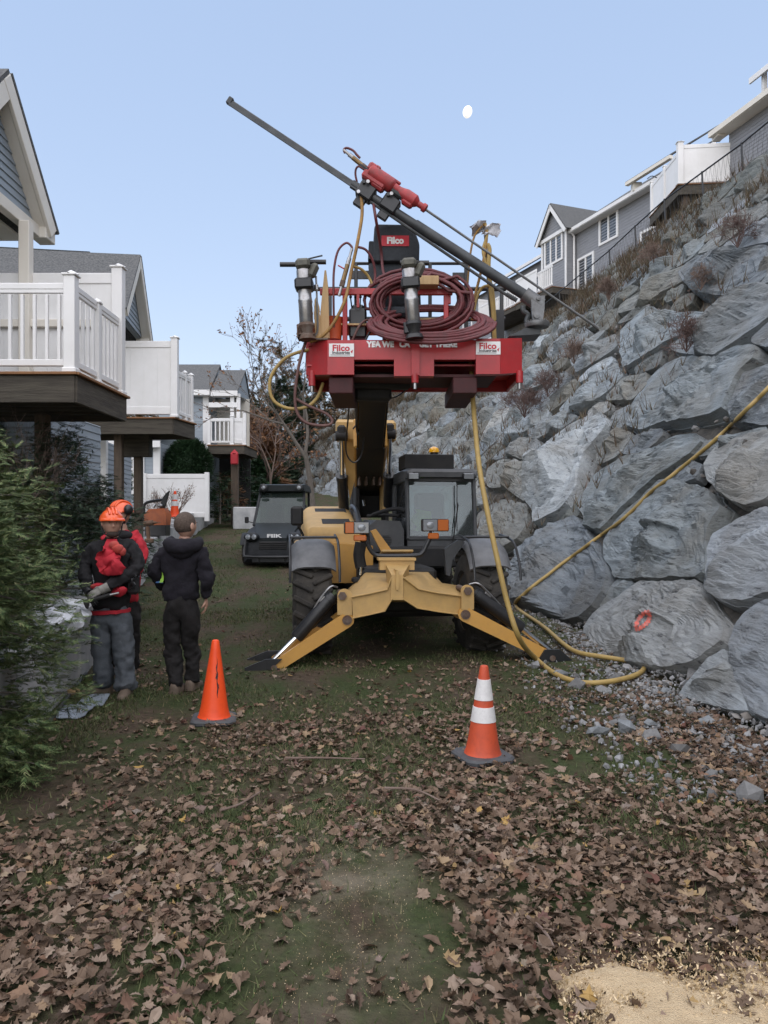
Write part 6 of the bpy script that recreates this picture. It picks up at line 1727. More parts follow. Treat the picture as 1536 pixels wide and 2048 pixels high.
# the next house along
hc = thing('house', (9.0, 49, 12), 'grey upper house behind the drill with white window trio', 'house')
A1 = Vector((9.6, 46.0)); 
Qc = lambda s_, o, z: V3(A1.x + EU.x * s_ + NU.x * o, A1.y + EU.y * s_ + NU.y * o, z)
zEc = 17.35
m = MB(); clap(m, A1, EU, NU, lambda z: (-1.8, 13), 11.3, zEc, .15); m.build('wall', M_SIDEG, hc)
m = MB(); m.prism([Qc(-1.9, .45, zEc), Qc(13, .45, zEc), Qc(13, -4, zEc + 2.6), Qc(-1.9, -4, zEc + 2.6)], (0, 0, .08)); m.build('roof', M_SHING, hc)
m = MB(); m.beam(Qc(-1.9, .47, zEc - .02), Qc(13, .47, zEc - .02), .06, .18, (0, 0, 1), .006); m.build('eave_gutter', M_VINYL, hc)
window(hc, A1, EU, NU, -.1, 1.6, 14.7, 16.5, 3, 1, .12); window(hc, A1, EU, NU, 3.9, 5.2, 14.6, 16.6, 2, 1, .12); window(hc, A1, EU, NU, 5.5, 8.0, 11.9, 14.0, 3, 1, .12); window(hc, A1, EU, NU, 9.3, 10.6, 14.6, 16.3, 2, 1, .12)
zdc = P(0, 622, 46.5).z
pa, pb = Qc(.0, 2.0, 0), Qc(4.6, 2.0, 0)
dkc = deck_body(hc, [(pa.x, pa.y), (pb.x, pb.y), (Qc(4.6, .1, 0).x, Qc(4.6, .1, 0).y), (Qc(.0, .1, 0).x, Qc(.0, .1, 0).y)], zdc, .25)
rail_run(dkc, (pb.x, pb.y), (pa.x, pa.y), zdc, 1.05, bw=.07, sp=.2, parts=False); panel(dkc, (pb.x, pb.y), (Qc(4.6, .1, 0).x, Qc(4.6, .1, 0).y), zdc, zdc + 1.6)
# corner house at the top right with its fenced deck
ha = thing('house', (13.2, 27, 12), 'grey house at the top right corner above a white privacy fence', 'house')
A2 = Vector((12.42, 28.3)); EA = Vector((.235, -.972)); NA_ = Vector((-.972, -.235))
Qa = lambda s_, o, z: V3(A2.x + EA.x * s_ + NA_.x * o, A2.y + EA.y * s_ + NA_.y * o, z)
zEa = P(0, 275, 28.4).z
m = MB(); clap(m, A2, EA, NA_, lambda z: (.4, 7), 11.6, zEa, .13); clap(m, A2, EA, NA_, lambda z: (3.0, 7), zEa + .1, zEa + 2.0, .13); m.build('wall', M_SIDEG, ha)
m = MB(); m.prism([Qa(-.05, .5, zEa), Qa(7, .5, zEa), Qa(7, -.6, zEa + .75), Qa(.5, -.6, zEa + .75)], (0, 0, .08)); m.build('roof', M_SHING, ha)
m = MB(); m.beam(Qa(-.05, .52, zEa - .02), Qa(7, .52, zEa - .02), .07, .2, (0, 0, 1), .006); m.beam(Qa(0, .26, zEa - .12), Qa(7, .26, zEa - .12), .5, .03, (0, 0, 1)); m.box(Qa(.15, .25, zEa - .05), (.3, .5, .3), None, .01); m.build('eave_gutter', M_TRIM, ha)
m = MB(); zt2 = P(0, 180, 27).z
m.prism([Qa(1.9, .3, zt2), Qa(7, .3, zt2), Qa(7, -2, zt2 + 1.3), Qa(1.9, -2, zt2 + 1.3)], (0, 0, .08)); m.build('upper_roof', M_SHING, ha)
m = MB(); m.beam(Qa(1.85, .32, zt2 - .03), Qa(7, .32, zt2 - .03), .07, .2, (0, 0, 1), .006); m.build('upper_gutter', M_VINYL, ha)
m = MB(); m.box(Qa(2.3, .1, (zEa + zt2) / 2 + .2), (.14, .14, zt2 - zEa), None, .006); m.build('porch_post', M_VINYL, ha)
zda = P(0, 369, 28).z; xd = P(1358, 0, 28).x
dka = deck_body(ha, [(xd, 28.0), (14.6, 27.6), (14.6, 31), (xd, 31.0)], zda, .34)
post(dka, xd + .05, 28.05, zda, P(0, 285, 28).z, .2); panel(dka, (xd + .12, 28.05), (14.6, 27.65), zda + .04, P(0, 289, 28).z); post(dka, xd + 1.9, 27.9, zda, P(0, 289, 28).z, .15)
panel(dka, (xd + .05, 28.2), (xd + .05, 29.5), zda + .04, zda + 1.28); panel(dka, (xd + .05, 29.6), (xd + .05, 30.9), zda + .04, zda + 1.28); post(dka, xd + .05, 29.55, zda, zda + 1.35, .13); post(dka, xd + .05, 30.95, zda, zda + 1.35, .13)
for y in (28.2, 30.8): m = MB(); m.box((xd + .3, y, zda - 1.6), (.2, .2, 2.8)); m.build('deck_post', M_POSTW, dka)
# fence along the crest
fn = thing('fence', (S(28, 1)[0] + .2, 28, 11.4), 'black wire fence with thin posts along the crest of the rock slope', 'fence')
prev = None; ptsr = []
for D in (17.4, 19.2, 21.0, 22.7, 24.6, 26.8, 29.2, 31.8, 34.6, 37.5):
    p = S(D, 1); q_ = Vector((p[0] + .12, D, p[2] - .15)); t_ = q_ + V3(-.05, 0, 1.12)
    m = MB(); m.tube([q_, t_], .030, 8); m.ball(t_ + V3(0, 0, .01), .036, 8, 5); m.build('fence_post', M_BLK, fn); ptsr.append(t_)
m = MB(); m.tube(ptsr, .024, 6); m.build('top_rail', M_BLK, fn)
m = MB()
for i in range(len(ptsr) - 1):
    a, b = ptsr[i], ptsr[i + 1]; k = 9
    for j in range(k):
        p = a + (b - a) * j / k; q_ = a + (b - a) * (j + 1) / k
        m.tube([p, q_ - V3(0, 0, 1.0)], .0035, 3, caps=False); m.tube([p - V3(0, 0, 1.0), q_], .0035, 3, caps=False)
tag(m.build('wire_mesh', M_BLK, fn), None, None, None, 'stuff')
m = MB(); p = P(1318, 352, 33); m.tube([p + V3(0, 0, -1.6), p], .03, 6); m.tube(catmull([p + V3(-.5, 0, -.12), p + V3(-.3, 0, 0), p + V3(0, 0, -.1), p + V3(.3, 0, 0), p + V3(.5, 0, -.12)], 4), .02, 5); o = m.build('roof_vent', M_BLK, None); tag(o, 'thin dark shepherd hook standing above the fenced deck', 'hook')
# ============================================================ raised yard and block wall on the left
M_CONC = mat('pale_concrete', (.47, .47, .465), .85, c2=(.35, .355, .36), scale=3, dirt=(.15, .15, .14), dscale=3.2, damt=.8, bump=.35, bscale=35)
bp = [PG(40, 1500), PG(110, 1420), PG(200, 1312), PG(285, 1168), PG(335, 1112), PG(398, 1064), PG(418, 1050)]
bp = [Vector((bp[0].x + .25, 4.4, 0))] + [Vector((p.x, p.y, 0)) for p in bp]
bp = [p for i, p in enumerate(bp) if i == 0 or p.y > bp[i - 1].y + .3]
def bx(y): return float(np.interp(y, [p.y for p in bp], [p.x for p in bp]))
wall_b = thing('block_wall', (bx(12), 12, 0), 'low retaining wall of big pale concrete blocks along the left edge of the lawn', 'wall')
y = 4.4; k = 0
rb = random.Random(3)
YEND = bp[-1].y
while y < YEND - .2:
    Lb = 1.22; x0_, x1_ = bx(y), bx(y + Lb)
    dd = Vector((x1_ - x0_, Lb, 0)).normalized(); y2 = y + Lb * dd.y
    c = Vector(((x0_ + bx(y2)) / 2, (y + y2) / 2, 0)); zc = gzf(c.y)
    M = Matrix((Vector((dd.y, -dd.x, 0)), dd, Vector((0, 0, 1)))).transposed()
    m = MB(); hb_ = .74; m.box(c - Vector((dd.y, -dd.x, 0)) * (.31 + rb.uniform(-.012, .012)) + V3(0, 0, zc + hb_ / 2 - .03), (.60, Lb - .02, hb_), M @ Matrix.Rotation(R(rb.uniform(-.8, .8)), 3, 'Z'), .022)
    m.build('block', M_CONC, wall_b); y = y2; k += 1
# yard sheet behind the wall
ysy = np.linspace(2.5, 60, 140); xo = np.concatenate([[0, .3, .8, 1.5], np.linspace(2.2, 40, 24)])
Vy = []
for y in ysy:
    b = bx(min(y, YEND)) - .55 - max(0, y - YEND) * .08
    for o in xo: Vy.append((b - o, y, gzf(y) + YARD * (1 if y < YEND + .3 else max(.1, 1 - (y - YEND) * .12)) - .04 + .03 * math.sin(o * 3 + y)))
ii = np.arange(len(ysy) * len(xo)).reshape(len(ysy), len(xo))
Fy = np.stack([ii[:-1, :-1], ii[1:, :-1], ii[1:, 1:], ii[:-1, 1:]], -1).reshape(-1, 4)
tag(link('yard', np_mesh('yard', np.array(Vy), Fy, M_GROUND, 180)), 'raised yard behind the block wall', None, None, 'structure')
p = PG(481, 1058); m = MB(); m.box((p.x + .1, p.y + .6, p.z + .38), (.95, 1.2, .80), Matrix.Rotation(R(12), 3, 'Z'), .03); o = m.build('concrete_block', M_CONC, None); tag(o, 'single pale concrete block on the grass left of the utility vehicle', 'block')
# white vinyl fence panel by the shrub
DF = 25.0; fz = 1.62
vf = thing('vinyl_fence', (P(355, 0, DF).x, DF, fz), 'white vinyl fence panel behind the bare shrub at the end of the wall', 'fence')
x0, x1 = P(291, 0, DF).x, P(410, 0, DF).x; zt_, zb_ = P(0, 948, DF).z, P(0, 1036, DF).z
panel(vf, (x0, DF), (x1, DF), zb_, zt_, 'panel')
m = MB(); m.box((x1 + .07, DF - .01, (zt_ + P(0, 1042, DF).z) / 2 + .02), (.14, .14, zt_ - P(0, 1042, DF).z + .06), None, .006); m.build('post', M_VINYL, vf)
m = MB(); m.box((x0 - .03, DF - .01, (zt_ + zb_) / 2), (.14, .14, zt_ - zb_ + .04), None, .006); m.build('post', M_VINYL, vf)
# moon
m = MB(); c = P(935, 224, 900); m.ball(c, (5.4, 6, 6.9), 24, 16, Matrix.Rotation(R(12), 3, 'Y'))
mm = bpy.data.materials.new('moonlight'); mm.use_nodes = True; b = mm.node_tree.nodes['Principled BSDF']; tx_ = mm.node_tree.nodes.new('ShaderNodeTexNoise'); tx_.inputs['Scale'].default_value = .35; rp_ = mm.node_tree.nodes.new('ShaderNodeValToRGB'); rp_.color_ramp.elements[0].position = .38; rp_.color_ramp.elements[0].color = (.66, .66, .68, 1); rp_.color_ramp.elements[1].position = .58; rp_.color_ramp.elements[1].color = (1, .95, .86, 1); tc_ = mm.node_tree.nodes.new('ShaderNodeTexCoord'); mm.node_tree.links.new(tc_.outputs['Object'], tx_.inputs['Vector']); mm.node_tree.links.new(tx_.outputs['Fac'], rp_.inputs[0]); mm.node_tree.links.new(rp_.outputs[0], b.inputs['Emission Color']); b.inputs['Base Color'].default_value = (.8, .78, .74, 1); b.inputs['Emission Strength'].default_value = .24
o = m.build('moon', mm, None, 180); tag(o, 'pale moon in the clear evening sky', 'moon')
# ============================================================ plants
M_BARK = mat('grey_bark', (.10, .085, .07), .9, c2=(.16, .14, .12), scale=12, stretch=(3, 3, .5), bump=.3)
M_TWIG = mat('dry_twigs', (.13, .085, .065), .9, c2=(.19, .14, .115), scale=6)
M_TWIGR = mat('reddish_twigs', (.095, .056, .048), .9, c2=(.14, .095, .082), scale=6)
M_CED = island_mat('cedar_foliage', [(0, (.026, .050, .019)), (.3, (.062, .102, .037)), (.65, (.118, .160, .060)), (.88, (.185, .215, .090)), (1, (.20, .185, .10))], .75)
M_SPR = island_mat('spruce_foliage', [(0, (.018, .034, .020)), (.5, (.034, .058, .032)), (.85, (.06, .088, .05)), (1, (.09, .11, .065))], .75)
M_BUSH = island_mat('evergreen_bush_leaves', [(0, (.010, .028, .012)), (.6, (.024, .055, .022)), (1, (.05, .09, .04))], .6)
M_RUSTL = island_mat('rusty_leaves', [(0, (.13, .06, .03)), (.5, (.22, .11, .055)), (.8, (.30, .17, .09)), (1, (.16, .10, .07))], .8)
M_OLIVE = island_mat('thicket_leaves', [(0, (.040, .040, .020)), (.4, (.075, .062, .032)), (.75, (.14, .085, .045)), (1, (.19, .10, .055))], .85)
def spray_template(k, rs, n=9, spread=.9, wd=.055):
    """a flat fan of narrow needles, 1 long, pointing along +x and drooping"""
    v = []; f = []
    for i in range(n):
        t = i / (n - 1); b = t * .75
        for sg in (-1, 1):
            a = sg * rs.uniform(.35, spread); ln = (.42 - .25 * t) * rs.uniform(.7, 1.25)
            d = np.array([math.cos(a), math.sin(a), rs.uniform(-.25, .15)]); p = np.array([b, 0, -.16 * b * b + rs.uniform(-.02, .02)])
            q = np.array([-d[1], d[0], 0]) * wd * rs.uniform(.6, 1.2)
            s_ = len(v); v += [p + q * .6, p - q * .6, p + d * ln]; f.append((s_, s_ + 1, s_ + 2))
    s_ = len(v); v += [(0, .02, 0), (0, -.02, 0), (1.0, 0, -.2)]; f.append((s_, s_ + 1, s_ + 2))
    return np.array(v, float), np.array(f)
SPT = [spray_template(k, np.random.RandomState(40 + k)) for k in range(6)]
def sprays(pos, out, size, rs, mt, name):
    """sprays at pos pointing along out"""
    Vs, Fs, nb = [], [], 0
    k = rs.randint(0, 6, len(pos))
    out = out / np.linalg.norm(out, axis=1)[:, None]
    for t in range(6):
        s_ = k == t
        if not s_.any(): continue
        tv, tf = SPT[t]; o = out[s_]; n = len(o)
        side = np.cross(np.array([0, 0, 1.0]), o); side /= np.maximum(1e-6, np.linalg.norm(side, axis=1))[:, None]
        roll = rs.uniform(-.7, .7, n)[:, None]
        up = np.cross(o, side); s2 = side * np.cos(roll) + up * np.sin(roll); u2 = np.cross(o, s2)
        M = np.stack([o, s2, u2], 2)
        v = np.einsum('nij,kj->nki', M, tv) * size[s_][:, None, None] + pos[s_][:, None, :]
        Vs.append(v.reshape(-1, 3)); Fs.append((tf[None] + (np.arange(n) * len(tv))[:, None, None]).reshape(-1, 3) + nb); nb += n * len(tv)
    return np_mesh(name, np.concatenate(Vs), np.concatenate(Fs), mt)
def evergreen(base, h, r, n, seed, label, mt, size=(.10, .22), name='evergreen_shrub', shape=1.0, low=.05, cat='shrub', group=None, limbs=40, squash=1.0, waist=9.0):
    rs_ = np.random.RandomState(seed)
    th = thing(name, base, label, cat, group)
    m = MB(); m.tube([(base[0], base[1], base[2] - .05), (base[0] + .02, base[1], base[2] + h * .5), (base[0], base[1], base[2] + h * .95)], [max(.03, r * .06), max(.02, r * .045), .01], 8)
    pos, out, sz = [], [], []
    per = max(4, n // limbs)
    for i in range(limbs):
        z = low + (1 - low) * (i + rs_.rand()) / limbs
        a = rs_.rand() * 6.283
        rr = r * min(1, .62 + z * waist) * ((1 - z) ** shape * .95 + .06) * rs_.uniform(.72, 1.18)
        dirv = np.array([math.cos(a), math.sin(a) * squash, rs_.uniform(-.12, .30)])
        o0 = np.array([base[0], base[1], base[2] + h * z])
        tip = o0 + dirv * rr; bend = np.array([0, 0, -.12 * rr])
        m.tube([o0, (o0 + tip) / 2 + (0, 0, .03 * rr), tip + bend * .5], [.008 * r + .003, .005 * r + .002, .002], 5)
        cnt = int(per * (rr / r + .25) * 1.1)
        for _ in range(cnt):
            t = rs_.rand() ** .55
            p = o0 + (tip - o0) * t + bend * t * t * .5
            w_ = (.10 + .30 * rr * (1 - t) * 1.0 + .05) * .9
            p = p + np.array([rs_.normal(0, w_ * .55), rs_.normal(0, w_ * .55), rs_.normal(0, .05 * r + .03)])
            d = dirv * .8 + np.array([rs_.normal(0, .55), rs_.normal(0, .55), rs_.normal(0, .25)])
            pos.append(p); out.append(d); sz.append(rs_.uniform(*size))
    m.build('trunk', M_BARK, th)
    me = sprays(np.array(pos) - np.array(base), np.array(out), np.array(sz), rs_, mt, 'crown')
    link('crown', me, th); return th
def bare(base, h, seed, label, mt, name='bare_tree', spread=.55, levels=5, r0=.09, leaves=0, lmat=None, cat='tree', group=None, stems=1, up=.25, lsize=(.06, .11), lean=(0, 0), twigr=.005, kids=(2, 4)):
    rs_ = random.Random(seed); th = thing(name, base, label, cat, group)
    tr, tw, tips = MB(), MB(), []
    def grow(p, d, ln, r, lv):
        pts = [p]; k = 3
        for i in range(k):
            d = (d + Vector((rs_.gauss(0, .10), rs_.gauss(0, .10), rs_.gauss(.03, .06)))).normalized(); p = p + d * ln / k; pts.append(p)
        r1 = max(twigr, r * .62)
        (tr if lv < 2 else tw).tube(pts, [r, r * .87, r * .75, r1], 7 if lv < 2 else (5 if lv < 3 else 3), caps=False)
        if lv >= 3: tips.extend(pts[1:])
        if lv >= levels: return
        for c in range(rs_.randint(*kids)):
            t = rs_.uniform(.35, 1.0) if c else 1.0
            q = pts[0] + (pts[-1] - pts[0]) * t
            a = rs_.uniform(0, 6.283); sp_ = spread * rs_.uniform(.6, 1.35)
            o = d.orthogonal().normalized(); o = (Matrix.Rotation(a, 3, d) @ o)
            nd = (d * math.cos(sp_) + o * math.sin(sp_) + Vector((0, 0, up * .4))).normalized()
            grow(q, nd, ln * rs_.uniform(.62, .86), r1 * rs_.uniform(.75, 1.0), lv + 1)
    for s_ in range(stems):
        d = Vector((lean[0] + rs_.gauss(0, .05 if stems == 1 else .42), lean[1] + rs_.gauss(0, .05 if stems == 1 else .42), 1)).normalized()
        grow(Vector(base), d, h * (.34 if stems == 1 else .36), r0, 0 if stems == 1 else 1)
    if tr.v: tr.build('trunk', mt, th, 60)
    if tw.v: tw.build('branches' if False else 'branch', mt, th, 0)
    if leaves and tips:
        rr = np.random.RandomState(seed)
        pp = np.array([tuple(tips[i]) for i in rr.randint(0, len(tips), leaves)]) + rr.normal(0, .04, (leaves, 3))
        me = leaves_at(pp - np.array(base), rr.uniform(*lsize, leaves), 1.0, rr, 'leaf', lmat or M_RUSTL); link('foliage', me, th)
    return th
# large feathery cedar in front of the men
g0 = YARD - .1
evergreen((-3.17, 4.85, g0 - .55), 2.25, 1.22, 22000, 21, 'feathery green cedar filling the lower left in front of the men', M_CED, (.07, .16), shape=.36, limbs=150, waist=2.0, low=.02, cat='shrub', group=None)
evergreen((-3.75, 6.7, g0), 1.95, 1.1, 11000, 22, 'darker cedar shrub behind the feathery one, under the near balcony', M_CED, (.06, .14), shape=.6, limbs=90, low=.03)
evergreen((-4.1, 9.6, g0 + .1), 2.05, 1.15, 9500, 23, 'dark spruce behind the men below the balconies', M_SPR, (.06, .15), 'spruce_shrub', .6, limbs=56)
evergreen((-4.5, 12.2, g0 + .15), 1.55, .85, 2300, 25, 'low spreading spruce beside the orange machine on the wall', M_SPR, (.10, .22), 'spruce_shrub', .55, limbs=50)
evergreen((-5.6, 10.6, g0 + .1), 2.4, 1.1, 2500, 26, 'dark tall spruce in the shade under the second balcony', M_SPR, (.12, .26), 'spruce_shrub', .7, limbs=50)
bare((-4.3, 8.9, g0 + .3), 2.1, 31, 'grey bare twiggy bush in the shade below the near balcony', M_TWIG, 'bare_shrub', .6, 5, .010, 0, None, 'shrub', None, 4, .2, twigr=.0016)
# round clipped bush and small conifers by the far houses
rs_b = np.random.RandomState(9)
c = P(377, 925, 27.2)
th = thing('round_bush', (c.x, c.y, gzf(27) + .4), 'clipped round dark evergreen bush behind the white fence panel', 'bush')
pts_ = rs_b.normal(0, 1, (7500, 3)); pts_ /= np.linalg.norm(pts_, axis=1)[:, None]; pts_ = pts_[pts_[:, 2] > -.75]
rad = .78 + .22 * rs_b.rand(len(pts_)) ** .4
pos = pts_ * rad[:, None] * np.array([.76, .76, .95]) + np.array([0, 0, c.z - gzf(27) - .4 - .15])
link('crown', sprays(pos, pts_ + rs_b.normal(0, .4, pts_.shape), rs_b.uniform(.12, .24, len(pts_)), rs_b, M_BUSH, 'crown'), th)
m = MB(); m.tube([(c.x, c.y, gzf(27) + .3), (c.x, c.y, c.z)], .06, 7); m.build('trunk', M_BARK, th)
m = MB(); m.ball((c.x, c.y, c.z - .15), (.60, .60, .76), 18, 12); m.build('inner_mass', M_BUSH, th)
evergreen((P(222, 0, 20).x, 20, gzf(20) + .6), 2.3, .42, 700, 27, 'thin dark conifer by the downpipe of the second house', M_BUSH, (.10, .2), 'small_conifer', .7, limbs=26)
evergreen((P(258, 0, 24).x, 24, gzf(24) + .6), 1.6, .4, 500, 28, 'small dark conifer below the window of the low wing', M_BUSH, (.10, .2), 'small_conifer', .7, limbs=22)
c = P(352, 1025, 23.4)
bare((c.x, c.y, gzf(23.4) + .65), 1.25, 33, 'bare shrub with a few brown seed heads against the white fence panel', M_TWIG, 'bare_shrub', .42, 4, .016, 90, M_RUSTL, 'shrub', None, 7, .3, (.03, .06), twigr=.004)
c = P(318, 1020, 23.0)
bare((c.x, c.y, gzf(23) + .65), 1.0, 35, 'smaller bare shrub beside the orange machine', M_TWIG, 'bare_shrub', .45, 4, .013, 30, M_RUSTL, 'shrub', None, 4, .3, (.03, .06), twigr=.004)
# dark planting under the third house
for i, (px, py, D, h, r, lab) in enumerate(((440, 1000, 27.5, 1.7, .6, 'dark shrub in the shade right of the white fence panel'), (490, 985, 31, 2.4, 1.0, 'dark green shrub below the far balcony post'), (455, 960, 30.0, 1.6, .7, 'dull reddish shrub under the far balcony'))):
    p = P(px, py, D); evergreen((p.x, D, gzf(D) + .2), h, r, 900, 60 + i, lab, M_BUSH if i < 2 else M_RUSTL, (.12, .26), 'garden_shrub', .5, limbs=30)
# bare tree behind the telehandler with the last leaves
p = P(632, 1005, 27)
bare((p.x, 27, gzf(27) - .1), 8.2, 12, 'leafless tree with a few rusty leaves behind the platform hoses', M_BARK, 'bare_tree', .50, 6, .13, 420, M_RUSTL, 'tree', None, 1, .22, (.06, .12), (-.03, 0), .008, (2, 3))
p = P(545, 985, 34)
bare((p.x, 34, gzf(34) - .1), 6.0, 14, 'smaller leafless tree left of the utility vehicle roof', M_TWIG, 'bare_tree', .5, 5, .07, 300, M_RUSTL, 'tree', None, 1, .2, (.06, .12), (0, 0), .008)
p = P(515, 990, 40)
bare((p.x, 40, gzf(40) - .1), 6.6, 16, 'leafless rusty tree beside the far balcony', M_TWIGR, 'bare_tree', .5, 5, .08, 500, M_RUSTL, 'tree', None, 2, .2, (.10, .2), (0, 0), .010)
# wood at the far end of the lawn
for i, (px, py, D, h, r, lab) in enumerate(((560, 975, 52, 8.0, 1.9, 'dark evergreen at the far end of the lawn, left of the leafless tree'), (598, 955, 58, 9.0, 1.8, 'pointed evergreen rising behind the leafless tree trunk'), (520, 985, 55, 6.6, 2.2, 'broad dark evergreen behind the far balcony'), (640, 900, 66, 8.5, 2.0, 'distant evergreen above the far end of the boulders'))):
    p = P(px, py, D); evergreen((p.x, D, min(gzf(D), p.z) - .3), h, r, 2600, 70 + i, lab, M_SPR, (.35, .8), 'evergreen_tree', .8, cat='tree', group='evergreens at the end of the lawn', limbs=44)
rs_w = np.random.RandomState(77)
pos = []
while len(pos) < 19000:
    x = rs_w.uniform(-34, 4); y = rs_w.uniform(60, 82)
    t = 9.2 + 2.2 * math.sin(x * .5) + 1.4 * math.sin(x * 1.3 + 1) + .6 * rs_w.rand()
    z = rs_w.rand() ** .8 * t; pos.append((x, y, 3.8 + z))
pos = np.array(pos); out = rs_w.normal(0, 1, pos.shape); out[:, 2] = np.abs(out[:, 2])
wd = link('woodland', sprays(pos, out, rs_w.uniform(.5, 1.3, len(pos)), rs_w, M_OLIVE, 'woodland')); tag(wd, 'brown autumn woodland closing the far end of the lawn', None, None, 'stuff')
for i, (px, D, h, r, lab, mm) in enumerate(((505, 44, 5.0, 2.0, 'brown leafy shrub beyond the far balcony', M_RUSTL), (530, 47, 4.4, 1.8, 'olive shrub behind the utility vehicle', M_OLIVE), (508, 39, 2.4, 1.2, 'low dark green shrub left of the vehicle roof', M_BUSH))):
    x = P(px, 0, D).x; evergreen((x, D, gzf(D) - .1), h, r, 3400, 90 + i, lab, mm, (.3, .75), 'wild_shrub', .45, limbs=50)
# brush on the rock slope
def brush(px, py, w_, h, seed, label, mt, n=9):
    p = PS(px, py); p = p + Vector((-.25, 0, .1)); bare(tuple(p), h, seed, label, mt, 'dry_shrub', .75, 5, .008 + .002 * h, 0, None, 'shrub', 'dry shrubs rooted between the boulders', n, .12, twigr=.002 + p.y * .00012)
brush(1065, 842, 1, 1.15, 41, 'large reddish dry shrub above the cab roof', M_TWIGR, 14)
brush(1112, 800, 1, .9, 42, 'reddish dry shrub above and right of the largest one', M_TWIGR, 10)
brush(1400, 715, 1, .75, 43, 'low reddish dry shrub among boulders near the right edge', M_TWIGR, 12)
brush(1165, 735, 1, .8, 44, 'thin brown dry shrub right of the platform end', M_TWIG, 9)
brush(1325, 540, 1, .8, 45, 'dry brown tuft high on the slope below the fenced deck', M_TWIG, 9)
brush(1500, 505, 1, .8, 46, 'rusty dry plant by a pale boulder at the right edge', M_TWIGR, 9)
brush(1235, 610, 1, .8, 47, 'brown dry plant right of the drill steel tip', M_TWIG, 10)
brush(1075, 690, 1, .8, 48, 'greenish dry weeds right of the platform corner', M_TWIG, 8)
brush(1425, 590, 1, .6, 49, 'small dry weed on the upper right boulders', M_TWIG, 7)
brush(960, 800, 1, .9, 50, 'brown dry weeds just left of the hanging yellow hose', M_TWIG, 8)
tv = []; rs_g = np.random.RandomState(6)
n = 9000
yq = rs_g.uniform(14, 60, n); vq = np.where(rs_g.rand(n) < .6, rs_g.uniform(.80, 1.02, n), rs_g.uniform(.05, .85, n))
keep = (rs_g.rand(n) < np.clip(.5 + 1.4 * fbm(np.stack([yq * .35, vq * 6, yq * 0], 1), 3), .03, 1))
yq, vq = yq[keep], vq[keep]; n = len(yq)
bpnt = np.array([S(y, v) for y, v in zip(yq, vq)]) + np.array([-.85, 0, .53]) * rs_g.uniform(-.05, .12, (n, 1))
blade_v = []
K = 5
for k in range(K):
    a = rs_g.rand(n) * 6.283; hh = rs_g.uniform(.15, .55, n) * (.7 + yq / 60); wdt = .004 + yq * .00035
    tip = bpnt + np.stack([np.cos(a) * hh * .5, np.sin(a) * hh * .5, hh * .8], 1); sd = np.stack([-np.sin(a) * wdt, np.cos(a) * wdt, a * 0], 1)
    blade_v.append(np.stack([bpnt - sd, bpnt + sd, tip], 1))
Vb = np.concatenate(blade_v).reshape(-1, 3)
M_DRY = island_mat('dry_grass', [(0, (.09, .065, .045)), (.5, (.15, .115, .08)), (.8, (.10, .09, .05)), (1, (.17, .10, .08))], .9)
dg = link('dry_grass', np_mesh('dry_grass', Vb, np.arange(len(Vb)).reshape(-1, 3), M_DRY)); tag(dg, 'dry brown grass and weeds between the boulders and along the crest', None, None, 'stuff')
# ============================================================ utility vehicle behind
UD = 18.0
ug = gzf(UD)
utv = thing('utility_vehicle', (P(546, 0, UD).x, UD + 1.4, ug), 'dark grey utility vehicle parked on the grass facing the camera', 'vehicle')
def U(px, py, D=UD): return P(px, py, D)
M_UTV = mat('utv_dark_plastic', (.008, .009, .011), .55, spec=.3, c2=(.018, .020, .023), scale=4, dirt=(.035, .033, .03), dscale=3, damt=.4)
M_UTVH = mat('utv_hood_paint', (.008, .011, .012), .5, c2=(.012, .016, .018), scale=3, spec=.3)
xc = U(546, 0).x; hwU = .78
zl = lambda py, D=UD: P(0, py, D).z
# body and hood
sec = []
for (y, zt_, zb_, hw_) in ((UD - .02, zl(1092), zl(1118), .60), (UD + .05, zl(1078), zl(1125), .68), (UD + .45, zl(1062), ug + .42, .72), (UD + .95, zl(1052), ug + .42, .73), (UD + 1.15, zl(1050), ug + .42, .73), (UD + 3.0, zl(1060), ug + .42, .73)):
    sec.append([(xc - hw_, y, zb_), (xc + hw_, y, zb_), (xc + hw_, y, zt_ - .10), (xc + hw_ - .16, y, zt_), (xc - hw_ + .16, y, zt_), (xc - hw_, y, zt_ - .10)])
m = MB(); m.loft(sec); body = m.build('body', M_UTV, utv)
m = MB(); m.loft([[(xc - .40, UD + .02, zl(1076)), (xc + .40, UD + .02, zl(1076)), (xc + .38, UD + .02, zl(1086)), (xc - .38, UD + .02, zl(1086))], [(xc - .50, UD + .5, zl(1056)), (xc + .50, UD + .5, zl(1056)), (xc + .50, UD + .5, zl(1062)), (xc - .50, UD + .5, zl(1062))], [(xc - .58, UD + 1.0, zl(1046)), (xc + .58, UD + 1.0, zl(1046)), (xc + .58, UD + 1.0, zl(1056)), (xc - .58, UD + 1.0, zl(1056))]]); m.build('hood', M_UTVH, utv)
m = MB()
for k in range(4): m.box((xc, UD - .03, zl(1086 + k * 3.6)), (.62, .03, .022), None, .004)
m.box((xc, UD - .015, zl(1091)), (.66, .02, .19), None, .01); m.build('grille', M_BLKM, utv)
letters('lettering', 'FIIK', .11, M_WHITE, P(548, 1060 + 12, UD - .05) - wloc(utv), utv, bold=.004, sx=1.9)
for sg in (-1, 1):
    c = V3(xc + sg * .50, UD - .01, zl(1074)); m = MB(); m.ball(c + V3(0, .03, 0), (.19, .12, .12), 14, 8); hl = m.build('headlamp_housing', M_UTV, utv)
    for dx in (-.07, .07): m = MB(); m.lathe(c + V3(dx * 1.0, -.085, 0), [(.062, 0), (.055, .02), (.0, .028)], (0, -1, 0), 14); m.build('headlight', M_LENS, hl)
